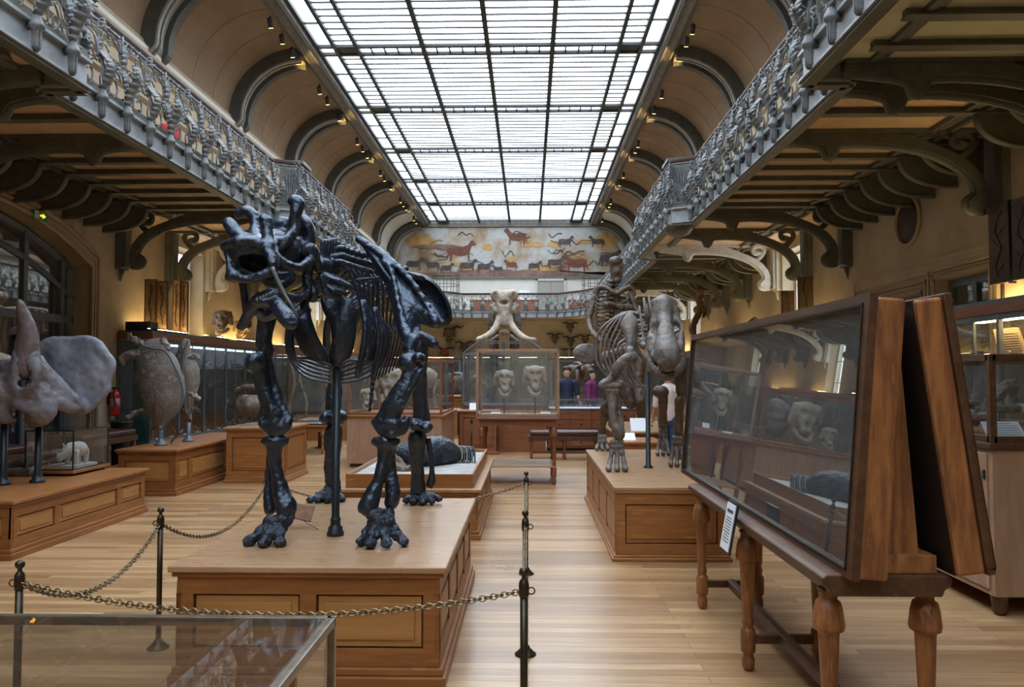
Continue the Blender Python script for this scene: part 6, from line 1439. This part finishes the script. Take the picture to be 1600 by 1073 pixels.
# brown standing skeleton and lumps on the right
q = BN(.03, .04); D = 15.5
t = thing('standing_skeleton', 'orange-brown skeleton on the far right cabinet beside the bright window', 'skeleton', (at(1085, 520, 21).x, 21, 2.322)); D = 21
q.E(1094, 455, D, 7, .2, 7); q.T((1092, 462, D, 4), (1094, 480, D, 5), (1088, 498, D, 5), (1082, 512, D, 6), (1084, 524, D, 4)); q.T((1094, 475, D, 3), (1101, 486, D, 3), (1099, 496, D - .2, 2.5)); q.build('bones', PM('orange_brown_bone', (.20, .10, .045), (.10, .05, .03), sc=4, rough=.5), t, rough=.03, rs=8)
rnd = random.Random(8)
for k, px in enumerate((1096, 1104, 1114, 1124, 1134, 1145, 1157)):
    D = 20 - k * .45; c = at(px, 515, D); q = SD(.03, .03); z = 2.322; w = rnd.uniform(.10, .16) * (1.5 if k > 4 else 1); h = rnd.uniform(.25, .4) * (1.25 if k > 4 else 1)
    q.e((5.1, D, z + h * .5), (w, w, h * .55)); q.e((5.05, D - .05, z + h * .9), (w * .6, w * .7, h * .3)); q.e((5.15, D + .1, z + .05), (w, w, .08))
    o = q.build('fossil_lump', BRNB if k < 5 else GREYB, rough=.05, rs=7); tag(o, ['dark knobby fossil, the farthest in the row on the right cabinet', 'dark fossil next to the farthest one on the right cabinet', 'third dark fossil along the right cabinet top', 'middle dark fossil of the row on the right cabinet', 'dark fossil just beyond the two jagged grey ones on the right', 'jagged grey fossil, the second nearest on the right cabinet top', 'large jagged grey fossil, nearest in the row on the right cabinet'][k], 'fossil')
# specimens on the shelves of the left cabinet
def spec(seed):
    q = SD(.012, .015); rnd = random.Random(seed); n = 3
    for k in range(n): q.t([(rnd.uniform(-.06, .06), rnd.uniform(-.1, .1), .03), (rnd.uniform(-.05, .05), rnd.uniform(-.12, .12), rnd.uniform(.05, .2))], [rnd.uniform(.02, .04), rnd.uniform(.012, .03)])
    return q.mesh('specimen', rough=.01, rs=20)
SP = [spec(i) for i in range(5)]
for i, m in enumerate(SP): m.materials.append([PALEB, BRNB, GREYB, PALEB, STONESLAB][i])
rnd = random.Random(4); n = 0
for side, X, ys, lab, grp in ((-1, -6.75, [13.4 + .33 * k for k in range(20)], 'small fossil on a shelf inside the left steel cabinet', 'fossils in the left cabinet'), (1, 5.1, [14 + .5 * k for k in range(10)], 'small fossil on a shelf inside the far right steel cabinet', 'fossils in the far right cabinet')):
    for z in (.42, .862, 1.292, 1.732):
        for y in ys:
            if rnd.random() < .25: continue
            o = bpy.data.objects.new('fossil_specimen', SP[rnd.randrange(5)]); COL.objects.link(o); o.location = (X + rnd.uniform(-.05, .12), y, z); o.rotation_euler = (0, 0, rnd.uniform(0, 6)); tag(o, lab, 'fossil', grp)
for y in [13.6 + .55 * k for k in range(12)]:
    o = MB().obox((-6.6, y, .45), .07, .14, .004, Matrix.Rotation(.5, 3, 'Y')).build('label_card', PAPER); tag(o, 'small white label card standing along the bottom of the left steel cabinet', 'label', 'label cards in the left cabinet')
for k, (y, l) in enumerate(((6.9, .05), (7.25, .07), (6.6, .06))):
    q = SD(.012, .02); q.e((5.1, y, 1.80), (.06, .09, .06)); q.t([(5.1, y - .05, 1.80), (5.05, y + .1, 1.88 + .03 * k)], [.03, .015]); o = q.build('ring_fossil', PALEB, rough=.015, rs=20); tag(o, 'pale fossil on the shelf of the near right steel cabinet, %s' % ('middle one', 'farthest one', 'nearest one')[k], 'fossil')
# fossil jaws in the glass-topped cabinet on the right
t = thing('gaping_fossil', 'brownish gaping fossil skull propped inside the right glass-topped cabinet', 'fossil', (3.6, 5.9, 1.15))
q = BN(.011, .02); D = 5.75
q.T((1536, 640, D, 6), (1552, 622, D, 8), (1568, 608, D, 9), (1580, 600, D, 9), (1584, 612, D, 6), (1580, 630, D, 4)); q.T((1530, 640, D, 7), (1550, 640, D, 6), (1572, 640, D, 6), (1590, 638, D, 6)); q.T((1536, 650, D, 8), (1548, 655, D, 7)); q.build('skull', PM('mottled_brown_fossil', (.17, .13, .10), (.06, .045, .035), sc=14, rough=.6, bump=.5, bs=40, c3=(.30, .26, .22)), t, rough=.014, rs=22)
MB().tube([at(1562, 640, D), at(1562, 678, D)], .006, 6).build('stand_rod', BLACK, t)
t = thing('toothed_fossil', 'knobby dark fossil bones inside the left side of the right glass-topped cabinet', 'fossil', (3.5, 6.6, 1.15))
q = BN(.011, .015); D = 6.4; q.T((1500, 636, D, 6), (1515, 630, D, 7), (1528, 634, D, 6)); q.T((1502, 655, D - .3, 6), (1514, 648, D - .3, 9), (1524, 660, D - .3, 7)); q.build('bones', GREYB, t, rough=.02, rs=20); MB().tube([at(1510, 655, D - .3), at(1510, 682, D - .3)], .006, 6).build('stand_rod', BLACK, t)
t = thing('text_card', 'white text card tilted inside the right glass-topped cabinet', 'sign', (3.4, 5.45, 1.15))
M_ = Matrix.Rotation(.9, 3, 'X'); c = at(1568, 676, 5.45); c.z = 1.21; MB().obox(c, .26, .15, .006, M_).build('card', PAPER, t); mb = MB()
for k in range(7): mb.obox(c + M_ @ V((0, .055 - k * .018, .005)), .22 if k else .14, .003, .001, M_)
mb.build('text_lines', INK, t)
# skulls in the centre case
for k, (px, sc_) in enumerate(((788, 1.0), (836, 1.15))):
    t = mini_skull('pale_skull', 'pale mammal skull on a wire stand, %s in the centre glass case' % ('left' if k == 0 else 'right'), (at(px, 620, 11.6).x, 11.6, .996), .82 * sc_, PALEB, 20 + k, lift=.22)
for k, px in enumerate((775, 852)):
    c = at(px, 640, 11.5); o = MB().obox((c.x, 11.45, 1.02), .14, .08, .004, Matrix.Rotation(.6, 3, 'X')).build('label_card', PAPER); tag(o, 'white card at the foot of the %s skull in the centre case' % ('left' if k == 0 else 'right'), 'label')
def card(px, py, D, w, h, label, z=None, tilt=1.0):
    c = at(px, py, D); o = MB().obox((c.x, D, (z or c.z)), w, h, .01, Matrix.Rotation(tilt, 3, 'X')).build('text_card', PAPER); tag(o, label, 'sign'); return o
card(739, 635, 15.55, .14, .16, 'white label standing on the square reddish pedestal', .955)
card(980, 660, 11.8, .24, .22, 'open white book page on the small orange block', .65, .5)
card(997, 642, 13.0, .26, .26, 'bluish white text board in front of the giant upright skeleton', .76, .9)
# fire extinguisher and bin
t = thing('fire_extinguisher', 'red fire extinguisher hung on the left wall beside the steel cabinet', 'fire extinguisher', (-6.98, 12.85, .95))
MB().lathe([(.05, .9), (.075, .915), (.078, .95), (.078, 1.26), (.065, 1.31), (.03, 1.335), (.03, 1.36)], (-6.98, 12.85, 0), 20).build('cylinder', RED, t)
MB().box(-7.0, -6.96, 12.76, 12.9, 1.36, 1.39).build('valve', BLACK, t); MB().tube([(-6.98, 12.78, 1.36), (-6.95, 12.75, 1.25), (-6.93, 12.765, 1.08)], .012, 8, sub=4).build('hose', BLACK, t)
MB().lathe([(.0795, 1.03), (.0795, 1.2)], (-6.98, 12.85, 0), 20).build('label_sleeve', PM('pale_red_label', (.6, .25, .25), (.45, .1, .1), sc=20, rough=.4), t)
MB().box(-7.1, -7.04, 12.8, 12.9, 1.1, 1.3).build('wall_bracket', BLACK, t)
t = thing('waste_bin', 'black waste bin on a ledge by the left arched doorway', 'bin', (-6.85, 11.9, 0)); MB().lathe([(.13, .0), (.17, .78), (.18, .80), (.18, .83), (.165, .83), (.16, .79)], (-6.8, 12.72, 0), 20).build('body', BLACK, t)
# exit sign
t = thing('exit_sign', 'green and white exit sign with orange glowing arrow above the arched doorway', 'sign', (-7.05, 11.15, 3.85))
MB().box(-7.1, -7.05, 11.0, 11.3, 3.85, 3.98).build('housing', EXG, t, .004); MB().box(-7.052, -7.046, 11.01, 11.1, 3.86, 3.97).build('pale_field', PLAST, t)
mb = MB(); OR = EM('orange_glow', (1, .35, .02), 3); mb.box(-7.047, -7.04, 11.13, 11.24, 3.905, 3.925); mb.prism([(11.19, 3.88), (11.235, 3.915), (11.19, 3.95)], (-7.047, 0, 0), (0, 1, 0), (0, 0, 1), (.006, 0, 0)); mb.build('arrow', OR, t); q_ = atx(64, 337, -7.05); t.location = V(t.location) + V((0, q_.y - 11.15, q_.z - 3.915))
# spotlights along the skylight
def spotlight(kind):
    t = thing('spotlight', '', 'spotlight', (0, 0, 0))
    MB().tube([(0, 0, .12), (0, 0, 0)], .012, 6).build('arm', BLACK, t, local=True)
    MB().lathe([(.04, -.12), (.055, -.11), (.06, .06), (.045, .09)], (0, 0, -.02), 10, axis=Matrix.Rotation(.5, 3, 'X')).build('can', BLACK, t, local=True)
    MB().lathe([(.045, -.125), (.046, -.121)], (0, 0, -.02), 10, axis=Matrix.Rotation(.5, 3, 'X')).build('lens', WARM, t, local=True)
    return t
SPT = spotlight(0); first = True
for s_, x in ((-1, -5.62), (1, 3.64)):
    for i, L_ in enumerate(LAD[4:-1]):
        for j, dy in enumerate((-.5, 1.9, 2.7) if s_ < 0 else (-.9, 2.4)):
            y = L_ + dy + .3 * (i % 2)
            if y > 39: continue
            o = SPT if first else dup(SPT); first = False
            o.location = (x, y, 9.28); tag(o, 'small black spotlight on the %s edge of the skylight' % ('left' if s_ < 0 else 'right'), 'spotlight', 'spotlights along the %s skylight edge' % ('left' if s_ < 0 else 'right'))
for s_, x in ((-1, -5.75), (1, 3.77)):
    for L_ in LAD[5:-1]:
        l = bpy.data.lights.new('spot_glow', 'SPOT'); l.energy = 45; l.color = (1, .66, .22); l.spot_size = 1.3; l.shadow_soft_size = .05
        o = bpy.data.objects.new('spot_glow', l); COL.objects.link(o); o.location = (x, L_ + .22, 8.95); o.rotation_euler = (0, PI - s_ * .5, 0)
# distant things: small posts, horned heads on the far wall, mid skeletons
for px, D, lab in ((692, 18.5, 'small dark barrier post by the far orange block'), (737, 14.2, 'thin barrier post before the square reddish pedestal')): post(at(px, 640, D).x, D, lab, .82)
def heads(px, py, D, s_, lab, seed, grp=None, m=None):
    c = at(px, py, D); t = mini_skull('horned_skull', lab, (c.x, D, c.z - .35 * s_), s_, m or BRNB, seed, grp, True); return t
heads(702, 522, 39.25, 1.6, 'horned antelope skull high on the far wall, upper left group', 31); heads(726, 543, 39.25, 1.2, 'brown horned skull right of the upper antelope skull', 32); heads(694, 552, 39.25, 1.2, 'reddish brown horned skull below the antelope skull', 33, m=PM('reddish_bone', (.25, .10, .04), (.15, .06, .03), sc=3, rough=.6))
for k, (px, py) in enumerate(((891, 511), (867, 528), (892, 533), (914, 530), (889, 552))):
    heads(px, py, 39.25, .95, 'dark wide-horned skull on the far right wall, %s' % ('topmost', 'leftmost', 'middle one', 'rightmost', 'lowest with pale face')[k], 40 + k, m=PALEB if k == 4 else BRNB)
def quad(name, label, px, py, D, s_, m, zf, ang=0):
    # small mounted four-legged skeleton in the distance
    c = at(px, py, D); t = thing(name, label, 'skeleton', (c.x, D, zf), ang); c = V((0, 0, c.z - zf)); H = c.z
    q = SD(.03, .03); q.e((-.45 * s_, 0, H + .12 * s_), (.14 * s_, .09 * s_, .09 * s_)); q.t([(-.5 * s_, 0, H + .08 * s_), (-.72 * s_, 0, H - .04 * s_)], [.08 * s_, .04 * s_]); q.t([(-.4 * s_, 0, H + .05 * s_), (-.2 * s_, 0, H + .1 * s_)], .05 * s_); q.build('skull', m, t, rough=.015, local=True)
    MB().tube([(-.3 * s_, 0, H + .05 * s_), (0, 0, H + .22 * s_), (.35 * s_, 0, H + .18 * s_), (.6 * s_, 0, H + .0), (.75 * s_, 0, H - .3 * s_)], [.04 * s_, .045 * s_, .04 * s_, .03 * s_, .01], 8, sub=4).build('spine', m, t, local=True)
    for i in range(9):
        x = (-.15 + .07 * i) * s_
        for sg in (-1, 1): MB().tube([(x, 0, H + .2 * s_), (x, sg * .15 * s_, H + .12 * s_), (x + .02, sg * .17 * s_, H - .08 * s_), (x + .04, sg * .06 * s_, H - .22 * s_)], .014 * s_ + .004, 5, sub=3).build('rib', m, t, local=True)
    for x in (-.18 * s_, .48 * s_):
        for sg in (-1, 1): MB().tube([(x, sg * .12 * s_, H + .1 * s_), (x - .06 * s_, sg * .13 * s_, H * .55), (x + .05 * s_, sg * .13 * s_, H * .3), (x, sg * .13 * s_, .01)], [.05 * s_, .03 * s_, .028 * s_, .03 * s_], 7, sub=3).build('leg', m, t, local=True)
    return t
quad('mounted_skeleton', 'pale skeleton with rounded ribcage beyond the glass case left of centre', 742, 600, 21.3, 1.25, GREYB, .98 - .02, 2.6).location.x = -1.9
quad('mounted_skeleton', 'bony quadruped facing the viewer beyond the pinkish cabinet', 655, 590, 24, 1.5, PALEB, 0, 1.2)
quad('mounted_skeleton', 'dark skeleton standing behind the two visitors', 905, 585, 22, 1.4, BRNB, 0, 1.9)
quad('mounted_skeleton', 'small dark skeleton in front of the far orange block', 705, 605, 26, 1.2, BRNB, 0, .6)
mini_skull('pale_skull', 'pale skull with open nose in the case on the pinkish cabinet', (at(610, 620, 14.2).x, 14.2, .905), 1.5, PALEB, 61)
mini_skull('pale_skull', 'small pale skull low in the case on the pinkish cabinet', (at(575, 640, 13.9).x, 13.9, .905), .8, PALEB, 62)
q = SD(.03, .05); c = at(655, 610, 14.6); q.e((c.x - .1, 14.6, 1.35), (.25, .2, .38)); o = q.build('rock_cast', GREYB, rough=.05, rs=4); tag(o, 'big rounded grey cast inside the case on the pinkish cabinet', 'cast')
# reflecting small cards and rail in drawer case
# ================================================================== visitors
SKIN = PM('skin', (.50, .28, .19), rough=.5); NAVY = PM('navy_cloth', (.012, .02, .05), rough=.8); PURP = PM('purple_cloth', (.16, .015, .10), rough=.8); JEAN = PM('blue_denim', (.03, .06, .14), rough=.8); HAIRB = PM('brown_hair', (.05, .025, .012), rough=.6); WHT = PM('pinkish_white_cloth', (.6, .5, .48), rough=.8); DARKC = PM('dark_trousers', (.02, .02, .022), rough=.8)
def person(label, x, y, H, face, shirt, trousers, hair, long_hair=False, arms=((-.30, -.05, .95), (.30, -.05, .95)), sleeves=.55, reach=None):
    t = thing('person', label, 'person', (x, y, 0), face); k = H / 1.75; L = lambda *p: V(p) * k
    b = SD(.014, .02)
    b.e(L(0, 0, 1.63), V((.075, .095, .115)) * k); b.e(L(0, -.035, 1.57), V((.055, .06, .06)) * k); b.e(L(0, -.10, 1.61), V((.014, .02, .022)) * k, k=.012); b.t([L(-.075, 0, 1.62), L(-.082, .01, 1.64)], .014 * k); b.t([L(.075, 0, 1.62), L(.082, .01, 1.64)], .014 * k)
    b.t([L(0, .01, 1.54), L(0, .02, 1.44)], [.055 * k, .06 * k]); b.t([L(0, .01, 1.38), L(0, .01, 1.2), L(0, 0, 1.0)], [.13 * k, .12 * k, .13 * k]); b.t([L(-.16, .01, 1.41), L(.16, .01, 1.41)], .06 * k)
    for sg, (ax, ay, az) in zip((-1, 1), arms):
        e_ = L(sg * .235, .0, 1.14); h = L(ax, ay, az); b.t([L(sg * .19, .01, 1.40), e_], [.05 * k, .04 * k]); b.t([e_, h], [.038 * k, .026 * k])
        d = (h - e_).normalized(); b.e(h + d * .05 * k, V((.03, .02, .045)) * k, k=.01)
        for q in range(4): o_ = V((0, (q - 1.5) * .018 * k, 0)); b.t([h + d * .08 * k + o_, h + d * (.12 + .01 * (q % 3)) * k + o_ + V((0, -.01, -.02)) * k, h + d * (.14 + .015 * (q in (1, 2))) * k + o_ + V((0, -.03, -.04)) * k], .008 * k, k=.004, sub=0)
        b.t([h + d * .02 * k + V((0, -.02, 0)) * k, h + d * .06 * k + V((0, -.05, -.01)) * k], .009 * k, k=.006)
        b.t([L(sg * .085, 0, .95), L(sg * .095, -.01, .52), L(sg * .10, .02, .09)], [.085 * k, .055 * k, .038 * k], sub=0); b.t([L(sg * .10, .03, .05), L(sg * .11, -.15, .04)], [.04 * k, .034 * k])
    b.build('body', SKIN, t, local=True)
    c = SD(.014, .03); c.t([L(0, .01, 1.385), L(0, .01, 1.2), L(0, 0, .94)], [.148 * k, .138 * k, .155 * k]); c.t([L(-.17, .01, 1.405), L(.17, .01, 1.405)], .072 * k)
    for sg, (ax, ay, az) in zip((-1, 1), arms):
        e_ = L(sg * .235, .0, 1.14); h = L(ax, ay, az); a0 = L(sg * .19, .01, 1.40); c.t([a0, a0.lerp(e_, min(1, sleeves * 2))], [.064 * k, .055 * k])
        if sleeves > .6: c.t([e_, e_.lerp(h, .9)], [.052 * k, .038 * k])
    c.build('shirt', shirt, t, local=True)
    c = SD(.014, .03); c.t([L(0, 0, .98), L(0, 0, .9)], .15 * k)
    for sg in (-1, 1): c.t([L(sg * .085, 0, .92), L(sg * .095, -.01, .52), L(sg * .10, .02, .10)], [.105 * k, .075 * k, .062 * k], sub=0)
    c.build('trousers', trousers, t, local=True)
    c = SD(.012, .03); c.e(L(0, .035, 1.665), V((.092, .088, .11)) * k); c.e(L(0, .0, 1.73), V((.095, .095, .06)) * k)
    if long_hair: c.t([L(0, .06, 1.62), L(0, .09, 1.5), L(0, .08, 1.40)], [.085 * k, .08 * k, .06 * k])
    c.build('hair', hair, t, rough=.012, rs=25, local=True)
    c = SD(.014, .02)
    for sg in (-1, 1): c.t([L(sg * .10, .05, .045), L(sg * .115, -.16, .04)], [.05 * k, .042 * k])
    c.build('shoes', BLACK, t, local=True)
    m = MB()
    for sg in (-1, 1): m.ball(L(sg * .028, -.093, 1.63), .011 * k, 8, 6)
    m.build('eyes', BLACK, t, local=True)
    return t
a = at(886, 600, 17.9); person('person with curly brown hair in a navy t-shirt behind the drawer cabinet', a.x, 17.9, 1.76, -.15, NAVY, DARKC, HAIRB)
a = at(924, 600, 17.9); person('person with long brown hair in a purple top, turned to the right', a.x, 17.9, 1.70, 1.2, PURP, DARKC, HAIRB, True, sleeves=1)
a = at(1045, 640, 12.45); person('person in pinkish white shirt and jeans half hidden behind the grey skeleton', a.x, 12.45, 1.68, 2.6, WHT, JEAN, HAIRB)
a = at(256, 190, 10.2); t = person('person in a red top on the left gallery seen through the railing', -6.2, 13.0, 1.60, 1.3, PM('red_cloth', (.4, .02, .03), rough=.8), DARKC, HAIRB); t.location.z = 4.54
